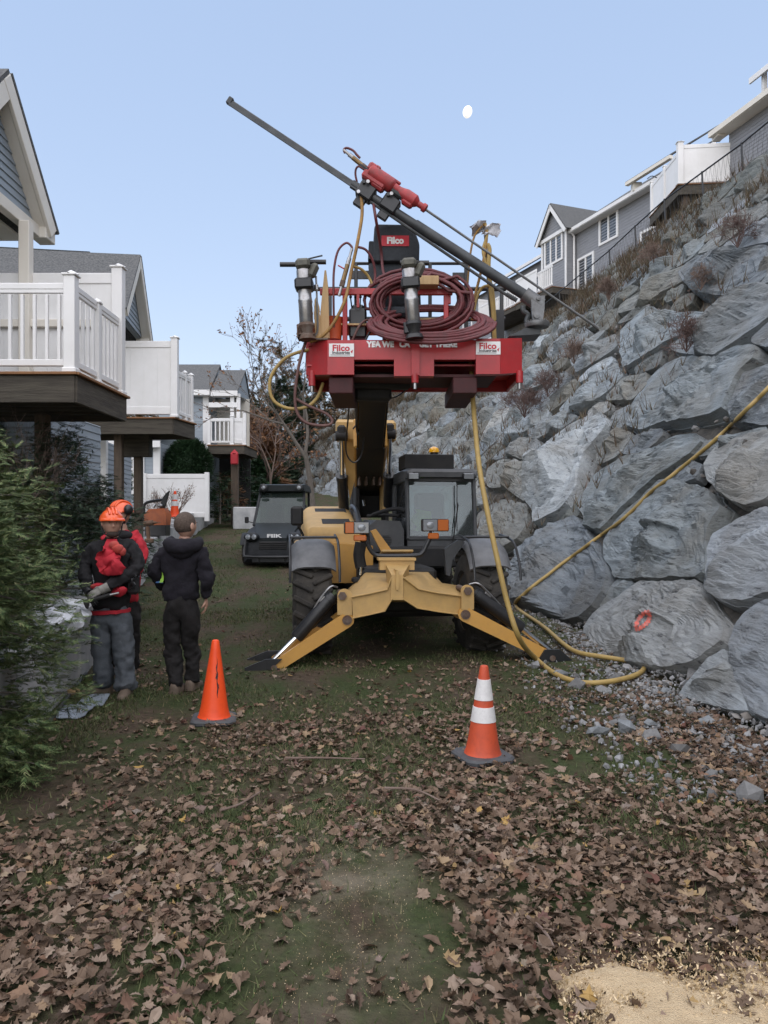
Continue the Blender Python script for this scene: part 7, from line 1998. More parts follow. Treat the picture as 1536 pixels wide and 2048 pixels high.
# bumper bars
m = MB(); zz = zl(1108)
m.tube(catmull([(xc - .62, UD, zl(1074)), (xc - .66, UD - .1, zz), (xc - .55, UD - .16, zz - .05), (xc, UD - .2, zz - .06), (xc + .55, UD - .16, zz - .05), (xc + .66, UD - .1, zz), (xc + .62, UD, zl(1074))], 4), .028, 8); m.box((xc, UD - .08, zl(1119)), (.95, .14, .16), None, .03); m.tube([(xc - .3, UD - .18, zz - .05), (xc - .3, UD - .12, zl(1126))], .022, 6); m.tube([(xc + .3, UD - .18, zz - .05), (xc + .3, UD - .12, zl(1126))], .022, 6); m.build('bumper', M_BLK, utv)
# wheels
for (sx, y) in ((-1, UD + .5), (1, UD + .5), (-1, UD + 2.5), (1, UD + 2.5)):
    x = xc + sx * .64; m = MB(); r = .34; z = gzf(y) + r
    m.lathe((x, y, z), [(r * .55, -.12), (r * .9, -.13), (r, -.08), (r, .08), (r * .9, .13), (r * .55, .12)], (sx, 0, 0), 24)
    for k in range(16):
        a = 2 * math.pi * k / 16; m.box((x, y - math.sin(a) * r, z + math.cos(a) * r), (.22, .05, .03), Matrix.Rotation(a, 3, 'X') @ Matrix.Rotation(R(15), 3, 'Z'))
    w_ = m.build('wheel', M_TYRE, utv); m = MB(); m.lathe((x, y, z), [(.04, .02), (r * .45, .06), (r * .56, .12), (r * .56, -.12), (.04, -.05)], (sx, 0, 0), 18); m.build('rim', M_BLK, w_)
    m = MB(); secs = []
    for k in range(8):
        a = R(20 + 20 * k); secs.append([(x - .15, y + .44 * math.cos(a), z + .44 * math.sin(a)), (x + .15, y + .44 * math.cos(a), z + .44 * math.sin(a)), (x + .15, y + .41 * math.cos(a), z + .41 * math.sin(a)), (x - .15, y + .41 * math.cos(a), z + .41 * math.sin(a))])
    m.loft(secs); m.build('mudguard', M_UTV, utv)
# cabin
DR = UD + 1.7
tl, tr = U(520, 976, DR), U(606, 978, DR); bl, br = U(499, 1056, UD + 1.0), U(603, 1058, UD + 1.0)
tl.x, tr.x = xc - .55, xc + .55; bl.x, br.x = xc - .62, xc + .62; tl.z = tr.z = P(0, 981, DR).z; bl.z = br.z = zl(1052)
m = MB()
for a_, b_ in ((tl, bl), (tr, br)):
    m.beam(a_, b_, .06, .07, (0, 1, 0), .01); q_ = V3(a_.x, UD + 2.9, a_.z); m.beam(q_, V3(a_.x, UD + 2.95, ug + .9), .06, .07, (0, 1, 0), .01); m.beam(a_, q_, .06, .06, (0, 0, 1), .01)
m.beam(tl, tr, .06, .07, (0, 0, 1), .01); m.beam(bl, br, .06, .05, (0, 0, 1), .01); m.build('roll_cage', M_UTV, utv)
m = MB(); m.prism([bl + V3(.03, -.02, .02), br + V3(-.03, -.02, .02), tr + V3(-.03, -.02, -.03), tl + V3(.03, -.02, -.03)], (0, .012, 0)); m.build('windshield', glass_mat('utv_glass', (.34, .41, .39), .07, .16, (.10, .13, .12)), utv, 0)
zc_ = tl.z
m = MB(); m.loft([[(xc - .58, DR - .18, zc_ - .02), (xc + .58, DR - .18, zc_ - .02), (xc + .55, DR - .18, zc_ + .13), (xc - .55, DR - .18, zc_ + .13)], [(xc - .62, DR + .2, zc_ - .02), (xc + .62, DR + .2, zc_ - .02), (xc + .58, DR + .2, zc_ + .17), (xc - .58, DR + .2, zc_ + .17)], [(xc - .62, UD + 3.0, zc_ - .02), (xc + .62, UD + 3.0, zc_ - .02), (xc + .58, UD + 3.0, zc_ + .15), (xc - .58, UD + 3.0, zc_ + .15)]]); m.build('roof', M_UTVH, utv)
for sg in (-1, 1):
    m = MB(); c = V3(xc + sg * .45, DR - .22, zc_ + .06); m.lathe(c, [(.10, 0), (.10, .04), (.07, .06)], (0, -1, 0), 16, ); rl = m.build('roof_lamp', M_BLK, utv); m = MB(); m.lathe(c + V3(0, -.055, 0), [(.065, 0), (.0, .02)], (0, -1, 0), 14); m.build('lens', M_LENS, rl)
m = MB()
for dx in (-.3, .3): m.box((xc + dx, UD + 2.1, ug + .95), (.5, .5, .14), None, .04); m.box((xc + dx, UD + 2.45, ug + 1.25), (.48, .14, .6), None, .05)
m.build('seat', M_SEAT, utv)
m = MB(); c = V3(xc + .3, UD + 1.5, ug + 1.22); m.tube([c + V3(.17 * math.cos(a), .05 * math.sin(a), .16 * math.sin(a)) for a in [k * math.pi / 8 for k in range(16)]], .016, 6, True); m.build('steering_wheel', M_BLKM, utv)
m = MB(); m.box((xc - .80, UD + 1.05, zl(1040)), (.10, .06, .16), None, .02); m.tube([(xc - .64, UD + 1.05, zl(1046)), (xc - .78, UD + 1.05, zl(1043))], .012, 6); m.build('mirror', M_BLKM, utv)
m = MB(); m.box((xc, UD + 3.6, ug + .85), (1.45, 1.2, .5), None, .03); m.build('cargo_bed', M_UTV, utv)
# ============================================================ traffic cones
M_CONEN = mat('bright_orange_cone', (.90, .085, .012), .5, c2=(.80, .07, .012), scale=4, dirt=(.30, .045, .015), dscale=16, damt=.5)
M_CONEO = mat('dirty_orange_cone', (.55, .075, .024), .6, c2=(.42, .062, .026), scale=5, dirt=(.10, .045, .03), dscale=22, damt=.95)
M_BASE = mat('black_rubber_base', (.045, .047, .052), .7, c2=(.075, .078, .082), scale=6, dirt=(.12, .115, .11), dscale=6, damt=.5)
M_BAND = mat('scuffed_white_band', (.70, .69, .68), .5, c2=(.60, .59, .58), scale=7, dirt=(.14, .12, .11), dscale=38, damt=.95)
def cone(pos, h, mt, label, bands, rz=.2, r0=None, bw=None, base=M_BASE, scuff=0):
    t = thing('traffic_cone', pos, label, 'traffic cone', 'traffic cones'); t.rotation_euler = (R(rz * 4 - 1), R(1.2 - rz), rz)
    r0 = r0 or h * .185; r1 = h * .042; bw = bw or h * .50
    z0 = .035
    rad = lambda z: r0 + (r1 - r0) * (z - z0) / (h - z0)
    m = MB(); m.lathe((0, 0, z0 - .005), [(r0 * 1.12, 0), (r0 * 1.06, .012), (r0, .03)] + [(rad(z0 + .03 + (h - z0 - .045) * k / 10), .03 + (h - z0 - .045) * k / 10) for k in range(1, 11)] + [(r1 * .92, h - z0 - .004), (r1 * .6, h - z0)], n=32)
    m.local('cone_body', mt, t, 30)
    m = MB(); e = bw / 2; c = e * .28
    o8 = [(-e + c, -e), (e - c, -e), (e, -e + c), (e, e - c), (e - c, e), (-e + c, e), (-e, e - c), (-e, -e + c)]
    m.loft([[(x, y, 0) for x, y in o8], [(x, y, .022) for x, y in o8], [(x * .93, y * .93, .036) for x, y in o8]]); m.local('base', base, t)
    for (f0, f1) in bands:
        m = MB(); za, zb_ = h * f0, h * f1; m.lathe((0, 0, 0), [(rad(za) + .0005, za - .001), (rad(za) + .003, za)] + [(rad(za + (zb_ - za) * k / 5) + .003, za + (zb_ - za) * k / 5) for k in range(1, 6)] + [(rad(zb_) + .0005, zb_ + .001)], n=32); m.local('reflective_band', M_BAND, t, 30)
    if scuff:
        m = MB(); rs_ = random.Random(5)
        for (an0, za, zb_, w0) in ((-1.25, .30, .80, .010), (-1.32, .52, .60, .014), (-1.15, .40, .47, .008)):
            prev = None; n_ = 12; vs = []; fs = []
            for k in range(n_ + 1):
                z = h * (za + (zb_ - za) * k / n_); r_ = rad(z) + .0018; an = an0 + .05 * math.sin(k * 1.7 + za * 9) + rs_.uniform(-.02, .02); ww = w0 * (.4 + rs_.random()) * (1 - abs(2 * k / n_ - 1) ** 3) / r_ + .004
                vs += [(r_ * math.cos(an - ww / 2), r_ * math.sin(an - ww / 2), z), (r_ * math.cos(an + ww / 2), r_ * math.sin(an + ww / 2), z)]
            for k in range(n_): fs.append((2 * k, 2 * k + 1, 2 * k + 3, 2 * k + 2))
            m.add(vs, fs)
        m.local('scuff_mark', M_BLK, t, 0)
    return t
p = PG(427, 1441); hC = 163 / F * p.y; cone((p.x, p.y + .02, gtop(p.x, p.y)), hC, M_CONEN, 'plain bright orange traffic cone on the grass left of the outrigger', [], .15, scuff=1, bw=.37)
p = PG(966, 1517); hC = 187 / F * p.y; cone((p.x, p.y + .02, gtop(p.x, p.y) + .01), hC, M_CONEO, 'dirty orange traffic cone with two white bands among the leaves', [(.40, .555), (.63, .845)], .35, bw=.37)
c = P(349, 1034, 20.5); cone((c.x, c.y, c.z), .70, M_CONEN, 'small looking far cone with white bands on top of the block wall', [(.42, .60), (.66, .86)], .1, bw=.34, base=M_CONEN)
# ============================================================ things on and by the block wall
def wtop(y): return gzf(y) + .712
DZ = 15.3; c = V3(P(297, 0, DZ).x, DZ, P(0, 1086, DZ).z)
t = thing('cordless_drill', c, 'brown cordless drill standing on the block wall behind the bearded man', 'drill')
M_DRILL = mat('dull_brown_tool', (.16, .085, .045), .6, c2=(.09, .05, .03), scale=14)
k_ = 45 / F * DZ
m = MB(); m.box(c + V3(.02, 0, k_ * .10), (.17, .10, k_ * .2), None, .015); m.beam(c + V3(.0, 0, k_ * .18), c + V3(-.02, 0, k_ * .75), .07, .06, (0, 1, 0), .015); m.build('grip', M_DRILL, t)
m = MB(); m.tube([c + V3(-.09, 0, k_ * .87), c + V3(.09, 0, k_ * .90)], .055, 12); m.tube([c + V3(.09, 0, k_ * .90), c + V3(.16, 0, k_ * .915)], [.035, .02], 10); m.tube([c + V3(.16, 0, k_ * .915), c + V3(.24, 0, k_ * .92)], .008, 6); m.build('motor_housing', M_DRILL, t)
DG = 18.5; c = V3(P(318, 0, DG).x, DG, P(0, 1050, DG).z)
t = thing('auger_machine', c, 'orange and black engine tool with a bent handle standing beyond the wall', 'engine tool')
M_ORM = mat('orange_machine_paint', (.42, .11, .03), .5, c2=(.3, .08, .03), scale=6, dirt=(.08, .05, .03), dscale=5, damt=.6)
m = MB(); m.loft([[c + V3(-.28, -.2, 0), c + V3(.22, -.2, 0), c + V3(.22, .2, 0), c + V3(-.28, .2, 0)], [c + V3(-.30, -.22, .25), c + V3(.24, -.22, .25), c + V3(.24, .22, .25), c + V3(-.30, .22, .25)], [c + V3(-.2, -.15, .38), c + V3(.16, -.15, .40), c + V3(.16, .15, .40), c + V3(-.2, .15, .38)]]); m.build('engine_cover', M_ORM, t)
m = MB(); m.tube(catmull([c + V3(-.34, 0, .1), c + V3(-.36, 0, .45), c + V3(-.25, 0, .55), c + V3(.05, 0, .60), c + V3(.18, 0, .62)], 4), .035, 8); m.prism([c + V3(.02, -.05, .40), c + V3(.14, -.05, .40), c + V3(.26, -.05, .82), c + V3(.20, -.05, .78), c + V3(.10, -.05, .66)], (0, .08, 0)); m.build('handle', M_BLK, t)
m = MB(); m.ball(c + V3(.06, -.1, .46), (.07, .07, .05)); m.tube([c + V3(-.1, -.1, .42), c + V3(-.05, -.1, .50)], .03, 8); m.build('filler_cap', M_STEEL, t)
m = MB(); zb_ = wtop(DG) - .01; m.box((c.x - .03, DG, (zb_ + c.z) / 2), (.5, .4, max(.04, c.z - zb_)), None, .01); m.build('base_frame', M_BLK, t)
# white bags by the wall under the cedar
M_BAG = mat('white_plastic_bag', (.58, .60, .63), .45, c2=(.46, .48, .52), scale=7)
for i, (px, py, D, w_, h_, lab) in enumerate(((112, 1250, 6.55, .34, .2, 'crumpled white plastic bag on the wall behind the cedar sprays'), (140, 1225, 6.9, .22, .18, 'smaller grey white bag beside the man in jeans'))):
    p = P(px, py, D); v = ICO_V; m = MB(); m.ball((0, 0, 0), (w_ / 2, w_ * .4, h_ / 2), 22, 14); q_ = np.array([tuple(x) for x in m.v]); q_ = q_ + .09 * np.stack([vnoise(q_ * 9 + i), vnoise(q_ * 9 + 7), vnoise(q_ * 9 + 13)], 1) + .03 * np.stack([vnoise(q_ * 22 + i), vnoise(q_ * 22 + 7), vnoise(q_ * 22 + 13)], 1)
    m.v = [tuple(Vector(a) + p) for a in q_]; o = m.build('plastic_bag', M_BAG, None, 25); tag(o, lab, 'bag')
# sheets, rods and a chunk of wood on the grass
M_SHEET = mat('blue_grey_sheet', (.30, .34, .39), .55, c2=(.24, .28, .33), scale=5, dirt=(.18, .17, .16), dscale=6, damt=.4)
def sheet(corners, label, curl, seed):
    P4 = [PG(x, y) for x, y in corners]; n = 9; vs = []
    for j in range(n):
        for i in range(n):
            u, v = i / (n - 1), j / (n - 1); p = P4[0] * (1 - u) * (1 - v) + P4[1] * u * (1 - v) + P4[2] * u * v + P4[3] * (1 - u) * v
            z = gtop(p.x, p.y) + .022 + .014 * vnoise(np.array([[u * 3 + seed, v * 3, 0]]))[0] + curl * (max(0, u - .75) * .5 + max(0, .2 - u) * .3 * (1 - v))
            vs.append((p.x, p.y, z))
    m = MB(); k = n * n; fs = [(j * n + i, j * n + i + 1, (j + 1) * n + i + 1, (j + 1) * n + i) for j in range(n - 1) for i in range(n - 1)]
    m.add(vs + [(x, y, z - .006) for x, y, z in vs], fs + [tuple(k + q for q in f[::-1]) for f in fs]); o = m.build('sheet', M_SHEET, None, 60); tag(o, label, 'sheet')
sheet([(112, 1442), (170, 1446), (190, 1420), (124, 1412)], 'curled pale blue sheet lying nearest the cedar', .25, 1)
sheet([(152, 1416), (206, 1416), (220, 1398), (168, 1392)], 'flat pale blue sheet at the feet of the man in jeans', .02, 4)
m = MB()
p = PG(147, 1393); v = ICO_V * np.array([.075, .055, .05]) * (1 + (np.random.RandomState(3).rand(12, 1) - .5) * .5); m.add([tuple(Vector(a) + V3(p.x, p.y, gtop(p.x, p.y) + .04)) for a in v], [tuple(f) for f in ICO_F]); o = m.build('wood_chunk', M_WOOD, None, 0); tag(o, 'yellowish chunk of wood on the grass beside the flat sheet', 'wood')
for a_, b_, lab in (((92, 1460), (172, 1350), 'long dark metal rod lying along the wall by the sheets'), ((55, 1465), (80, 1430), 'short rusty rod near the cedar')):
    p, q = PG(*a_), PG(*b_); p.z = gtop(p.x, p.y) + .03; q.z = gtop(q.x, q.y) + .03; m = MB(); m.tube([p, q], .016, 8); o = m.build('metal_rod', M_DSTEEL, None); tag(o, lab, 'rod')
# twigs on the leaves
for i, (pts, lab) in enumerate((([(570, 1535), (640, 1532), (730, 1534)], 'long pale twig lying on the leaves in front of the machine'), ([(440, 1634), (480, 1622), (520, 1598)], 'short curved twig among the leaves at left'), ([(1055, 1855), (1090, 1890), (1108, 1918)], 'dark twig near the sawdust'), ([(770, 1590), (830, 1602), (880, 1622)], 'thin twig left of the dirty cone'), ([(352, 1932), (366, 1950), (362, 1970)], 'small bent twig near the lower edge'))):
    q = []
    for x, y in pts: p = PG(x, y); q.append(V3(p.x, p.y, gtop(p.x, p.y) + .055))
    m = MB(); cc = catmull(q, 5); m.tube(cc, [.008 - .004 * k / len(cc) for k in range(len(cc))], 6); o = m.build('twig', M_TWIG, None); tag(o, lab, 'twig')
# sawdust
M_SAW = mat('sawdust', (.62, .48, .30), .95, c2=(.54, .40, .24), scale=30, bump=.9, bscale=140, dirt=(.32, .22, .12), dscale=9, damt=.5)
M_SAWC = island_mat('sawdust_flakes', [(0, (.26, .18, .09)), (.4, (.46, .34, .19)), (.7, (.60, .46, .28)), (1, (.70, .58, .40))], .9)
sp0 = [PG(x, y) for x, y in ((1108, 1985), (1150, 1955), (1230, 1935), (1330, 1945), (1430, 1955), (1536, 1955), (1640, 1965))]
xs_ = np.linspace(.55, 2.4, 150); ys_ = np.linspace(2.2, 2.98, 60); X, Y = np.meshgrid(xs_, ys_)
edge = np.interp(X, [p.x for p in sp0], [p.y for p in sp0], left=2.0)
nn_ = fbm(np.stack([X.ravel() * 6, Y.ravel() * 6, X.ravel() * 0], 1), 4).reshape(X.shape)
d = (edge - Y) + .07 * nn_; d = np.minimum(d, (X - .62) * .5 + .04 * nn_)
Hs = np.where(d > 0, .035 * np.clip(d / .12, 0, 1) ** .6 + .012 * nn_, -.03 + d * .3)
base = gz(Y) + lumps(X, Y).reshape(X.shape)
Vs_ = np.stack([X, Y, base + Hs + .012], -1).reshape(-1, 3); ii = np.arange(X.size).reshape(X.shape)
Fs_ = np.stack([ii[:-1, :-1], ii[:-1, 1:], ii[1:, 1:], ii[1:, :-1]], -1).reshape(-1, 4); keep = (d.ravel()[Fs_].max(1) > -.02); Fs_ = Fs_[keep]
sd = link('sawdust', np_mesh('sawdust', Vs_, Fs_, M_SAW, 180)); tag(sd, 'pale heap of fresh sawdust in the lower right corner', None, None, 'stuff')
rs_s = np.random.RandomState(12); n = 26000
x = rs_s.uniform(.45, 2.3, n); y = rs_s.uniform(2.2, 3.15, n); dd_ = np.interp(x, [p.x for p in sp0], [p.y for p in sp0], left=2.2) - y; dd_ = np.minimum(dd_, (x - .6) * .6)
kp = rs_s.rand(n) < np.exp(-np.maximum(0, -dd_) * 10) * .9; x, y = x[kp], y[kp]
n2_ = 3800; x2 = rs_s.normal(-.14, .22, n2_) ; y2 = rs_s.uniform(2.6, 4.6, n2_); x = np.concatenate([x, x2 - (y2 - 3.4) * .05]); y = np.concatenate([y, y2]); n = len(x)
tri = np.array([(-.5, -.16, 0), (.5, -.12, .1), (.3, .2, .05), (-.4, .16, .12)]); pos = np.stack([x, y, gz(y) + lumps(x, y) + rs_s.uniform(.02, .055, n)], 1)
fl = link('flakes', scatter_mesh('flakes', pos, np.where(np.arange(n) >= len(kp[kp]), .30, 1) * rs_s.uniform(.006, .020, n), tri, np.array([(0, 1, 2), (0, 2, 3)]), M_SAWC, rs_s, flat=.9), sd); tag(fl, None, None, None, 'stuff')
# orange paint on the marked boulder: a loop drawn on its face
if marked_info:
    from mathutils.bvhtree import BVHTree
    mo = marked; vv_ = [Vector(v.co) + mo.location for v in mo.data.vertices]; bv = BVHTree.FromPolygons(vv_, [tuple(p.vertices) for p in mo.data.polygons])
    M_SPRAY = mat('orange_spray_paint', (.66, .12, .08), .8, c2=(.42, .20, .18), scale=22, lo=.42, hi=.66)
    cp = [(1272, 1255), (1276, 1240), (1286, 1228), (1296, 1224), (1299, 1232), (1296, 1243), (1286, 1252), (1276, 1258), (1270, 1258)]
    cc = catmull([Vector((x, y, 0)) for x, y in cp], 10, False); rows = []
    for i, q in enumerate(cc):
        t_ = (cc[min(i + 1, len(cc) - 1)] - cc[max(i - 1, 0)]).normalized(); nn2 = Vector((-t_.y, t_.x, 0)); ww = 4.0 + 1.3 * math.sin(i * 1.3) + .8 * math.sin(i * 3.1); row = []
        for k in (-1, -.5, 0, .5, 1):
            e = q + nn2 * k * ww; dr = (P(e.x, e.y, 10) - camo.location).normalized(); h_ = bv.ray_cast(camo.location, dr)
            row.append(h_[0] - dr * .014 if h_[0] is not None else None)
        if all(r is not None for r in row): rows.append(row)
    m = MB(); vs = [v for r in rows for v in r]; fs = []
    for i in range(len(rows) - 1):
        for k in range(4): fs.append((5 * i + k, 5 * i + k + 1, 5 * i + k + 6, 5 * i + k + 5))
    m.add(vs, fs); m.build('paint_mark', M_SPRAY, rock_slope, 60)
# ============================================================ people
M_SKIN = mat('skin', (.50, .30, .22), .5, c2=(.44, .25, .18), scale=14)
M_HAIR = mat('short_brown_hair', (.11, .078, .06), .85, c2=(.06, .042, .032), scale=60, bump=.5, bscale=120)
M_BEARD = mat('dark_beard', (.05, .032, .025), .85, c2=(.03, .02, .015), scale=60)
M_JBLK = mat('black_jacket', (.006, .006, .007), .9, c2=(.011, .010, .012), scale=9, bump=.4, bscale=16)
M_JRED = mat('red_cloth', (.50, .018, .032), .8, c2=(.36, .012, .024), scale=7, bump=.4, bscale=14)
M_HOOD = mat('dark_navy_hoodie', (.006, .005, .009), .95, c2=(.011, .009, .015), scale=10, bump=.5, bscale=22)
M_JEAN = mat('grey_blue_jeans', (.060, .070, .082), .9, c2=(.095, .106, .118), scale=6, bump=.5, bscale=18, dirt=(.14, .13, .12), dscale=4, damt=.5)
M_PANT = mat('black_work_trousers', (.007, .006, .006), .9, c2=(.012, .010, .010), scale=8, bump=.4, bscale=18)
M_BOOT = mat('tan_work_boot', (.15, .11, .08), .75, c2=(.10, .075, .055), scale=12, dirt=(.2, .17, .14), dscale=8, damt=.5)
M_HELM = mat('orange_helmet', (.85, .115, .02), .32, c2=(.75, .10, .02), scale=4, coat=.5)
M_GLOVE = mat('grey_work_glove', (.30, .29, .26), .85, c2=(.20, .19, .17), scale=14, bump=.3)
M_EYE = mat('eye', (.5, .48, .46), .2)
def skin_mesh(chains, sub=2):
    """chains: lists of (point, radius); chains that share a first point join there. Grown with the Skin modifier"""
    me = bpy.data.meshes.new('tmp'); key = {}; vs, rd, ed = [], [], []
    def vid(p, r):
        k = tuple(round(c, 4) for c in p)
        if k not in key: key[k] = len(vs); vs.append(tuple(p)); rd.append(r)
        return key[k]
    for ch in chains:
        pr = None
        for p, r in ch:
            i = vid(p, r)
            if pr is not None and pr != i: ed.append((pr, i))
            pr = i
    me.from_pydata(vs, ed, []); o = bpy.data.objects.new('tmp', me); COL.objects.link(o)
    md = o.modifiers.new('skin', 'SKIN'); md.use_smooth_shade = True
    if sub: s_ = o.modifiers.new('sub', 'SUBSURF'); s_.levels = sub; s_.render_levels = sub
    sv = me.skin_vertices[0].data
    for i, r in enumerate(rd):
        sv[i].radius = r if hasattr(r, '__len__') else (r, r); sv[i].use_root = (i == 0)
    dg = bpy.context.evaluated_depsgraph_get(); out = bpy.data.meshes.new_from_object(o.evaluated_get(dg))
    bpy.data.objects.remove(o); bpy.data.meshes.remove(me); return out
def mesh_to_mb(me, mb):
    mb.add([tuple(v.co) for v in me.vertices], [tuple(p.vertices) for p in me.polygons]); bpy.data.meshes.remove(me)
def wrinkle(mb, amp, fr, seed, start=0):
    q = np.array([tuple(v) for v in mb.v[start:]]); w_ = np.stack([fbm(q * fr + seed, 3), fbm(q * fr + seed + 19, 3), fbm(q * fr * .8 + seed + 41, 3)], 1) * amp
    mb.v[start:] = [tuple(a) for a in q + w_]
def head(mb, c, h, yaw, pitch=0, roll=0):
    """a head with brow, eye sockets, nose, mouth, chin and ears; h = chin to crown; faces -y at yaw 0"""
    M = Matrix.Rotation(yaw, 3, 'Z') @ Matrix.Rotation(pitch, 3, 'X') @ Matrix.Rotation(roll, 3, 'Y'); nu, nv = 40, 30; vs = []
    st = len(mb.v)
    b = MB(); b.ball((0, 0, 0), (.36 * h, .43 * h, .5 * h), nu, nv); q = np.array([tuple(v) for v in b.v])
    x, y, z = q[:, 0] / h, q[:, 1] / h, q[:, 2] / h
    fr_ = np.clip(-y / .30, 0, 1)
    low = np.clip(-z / .5, 0, 1)
    x2 = x * (1 - .34 * low ** 1.4); y2 = y * (1 - .10 * low) - .05 * low * fr_
    y2 = np.where(y > 0, y2 * (1 - .35 * low), y2)
    g = lambda cx, cz, sx, sz: np.exp(-((x2 - cx) / sx) ** 2 - ((z - cz) / sz) ** 2) * (y < 0)
    y2 = y2 - .135 * g(0, -.10, .055, .065) - .06 * g(0, .0, .04, .10) + .055 * (g(.13, .03, .075, .05) + g(-.13, .03, .075, .05)) - .03 * g(0, .12, .22, .05) - .03 * g(0, -.25, .12, .03) + .018 * g(0, -.265, .13, .012) - .035 * g(0, -.40, .11, .07) - .02 * (g(.2, -.08, .08, .08) + g(-.2, -.08, .08, .08))
    q = np.stack([x2, y2, z], 1) * h
    mb.add([c + M @ Vector(v) for v in q], b.f)
    for sg in (-1, 1):
        e = MB(); e.ball((0, 0, 0), (.035 * h, .10 * h, .14 * h), 10, 8); mb.add([c + M @ (Vector(v) + Vector((sg * .365 * h, .02 * h, -.03 * h))) for v in e.v], e.f)
    return M
def hand(mb, wrist, d, palm_n, sz, curl=.6, thumb=1):
    """palm, four unequal bent fingers and a thumb; d = pointing direction"""
    d = d.normalized(); s_ = d.cross(palm_n).normalized(); pn = s_.cross(d).normalized()
    b = MB(); Mx = Matrix((s_, d, pn)).transposed()
    b.ball(wrist + d * sz * .28, (sz * .21, sz * .30, sz * .10), 12, 8, Mx)
    for i, (o, ln) in enumerate(((-.15, .40), (-.05, .46), (.05, .43), (.15, .34))):
        p = wrist + d * sz * .48 + s_ * sz * o; dd = d.copy(); pts = [wrist + d * sz * .3 + s_ * sz * o * .9, p]
        for k in range(3):
            a = curl * (.5 + .5 * k); dd = (d * math.cos(a) + pn * math.sin(a)); p = p + dd * sz * ln * (.42, .33, .25)[k]; pts.append(p)
        b.tube(pts, [sz * .052, sz * .055, sz * .05, sz * .045, sz * .032], 8)
    p = wrist + d * sz * .12 + s_ * sz * .17 * thumb; t_ = (d * .75 + s_ * .65 * thumb + pn * .35).normalized(); b.tube([wrist + d * sz * .1 + s_ * sz * .08 * thumb, p, p + t_ * sz * .20, p + (t_ + d * .3 + pn * .3).normalized() * sz * .38], [sz * .06, sz * .065, sz * .055, sz * .035], 8)
    mb.add(b.v, b.f)
def boot(mb, ankle, toe_dir, ln=.29, gz_=None):
    """ankle point, toe direction on the ground"""
    t_ = Vector((toe_dir[0], toe_dir[1], 0)).normalized(); s_ = Vector((-t_.y, t_.x, 0)); g_ = gz_
    secs = []
    for (f, w_, h_) in ((-.28, .030, .07), (-.25, .042, .10), (-.10, .046, .12), (.08, .046, .115), (.28, .050, .085), (.50, .052, .065), (.66, .040, .050), (.72, .020, .035)):
        c = Vector((ankle.x, ankle.y, g_)) + t_ * ln * f
        secs.append([c - s_ * w_ * .95, c + s_ * w_ * .95, c + s_ * w_ + V3(0, 0, h_ * .55), c + s_ * w_ * .55 + V3(0, 0, h_), c - s_ * w_ * .55 + V3(0, 0, h_), c - s_ * w_ + V3(0, 0, h_ * .55)])
    mb.loft(secs); mb.tube([Vector((ankle.x, ankle.y, g_ + .06)), Vector((ankle.x, ankle.y, g_ + .15)) + t_ * -.01], [.05, .046], 12)
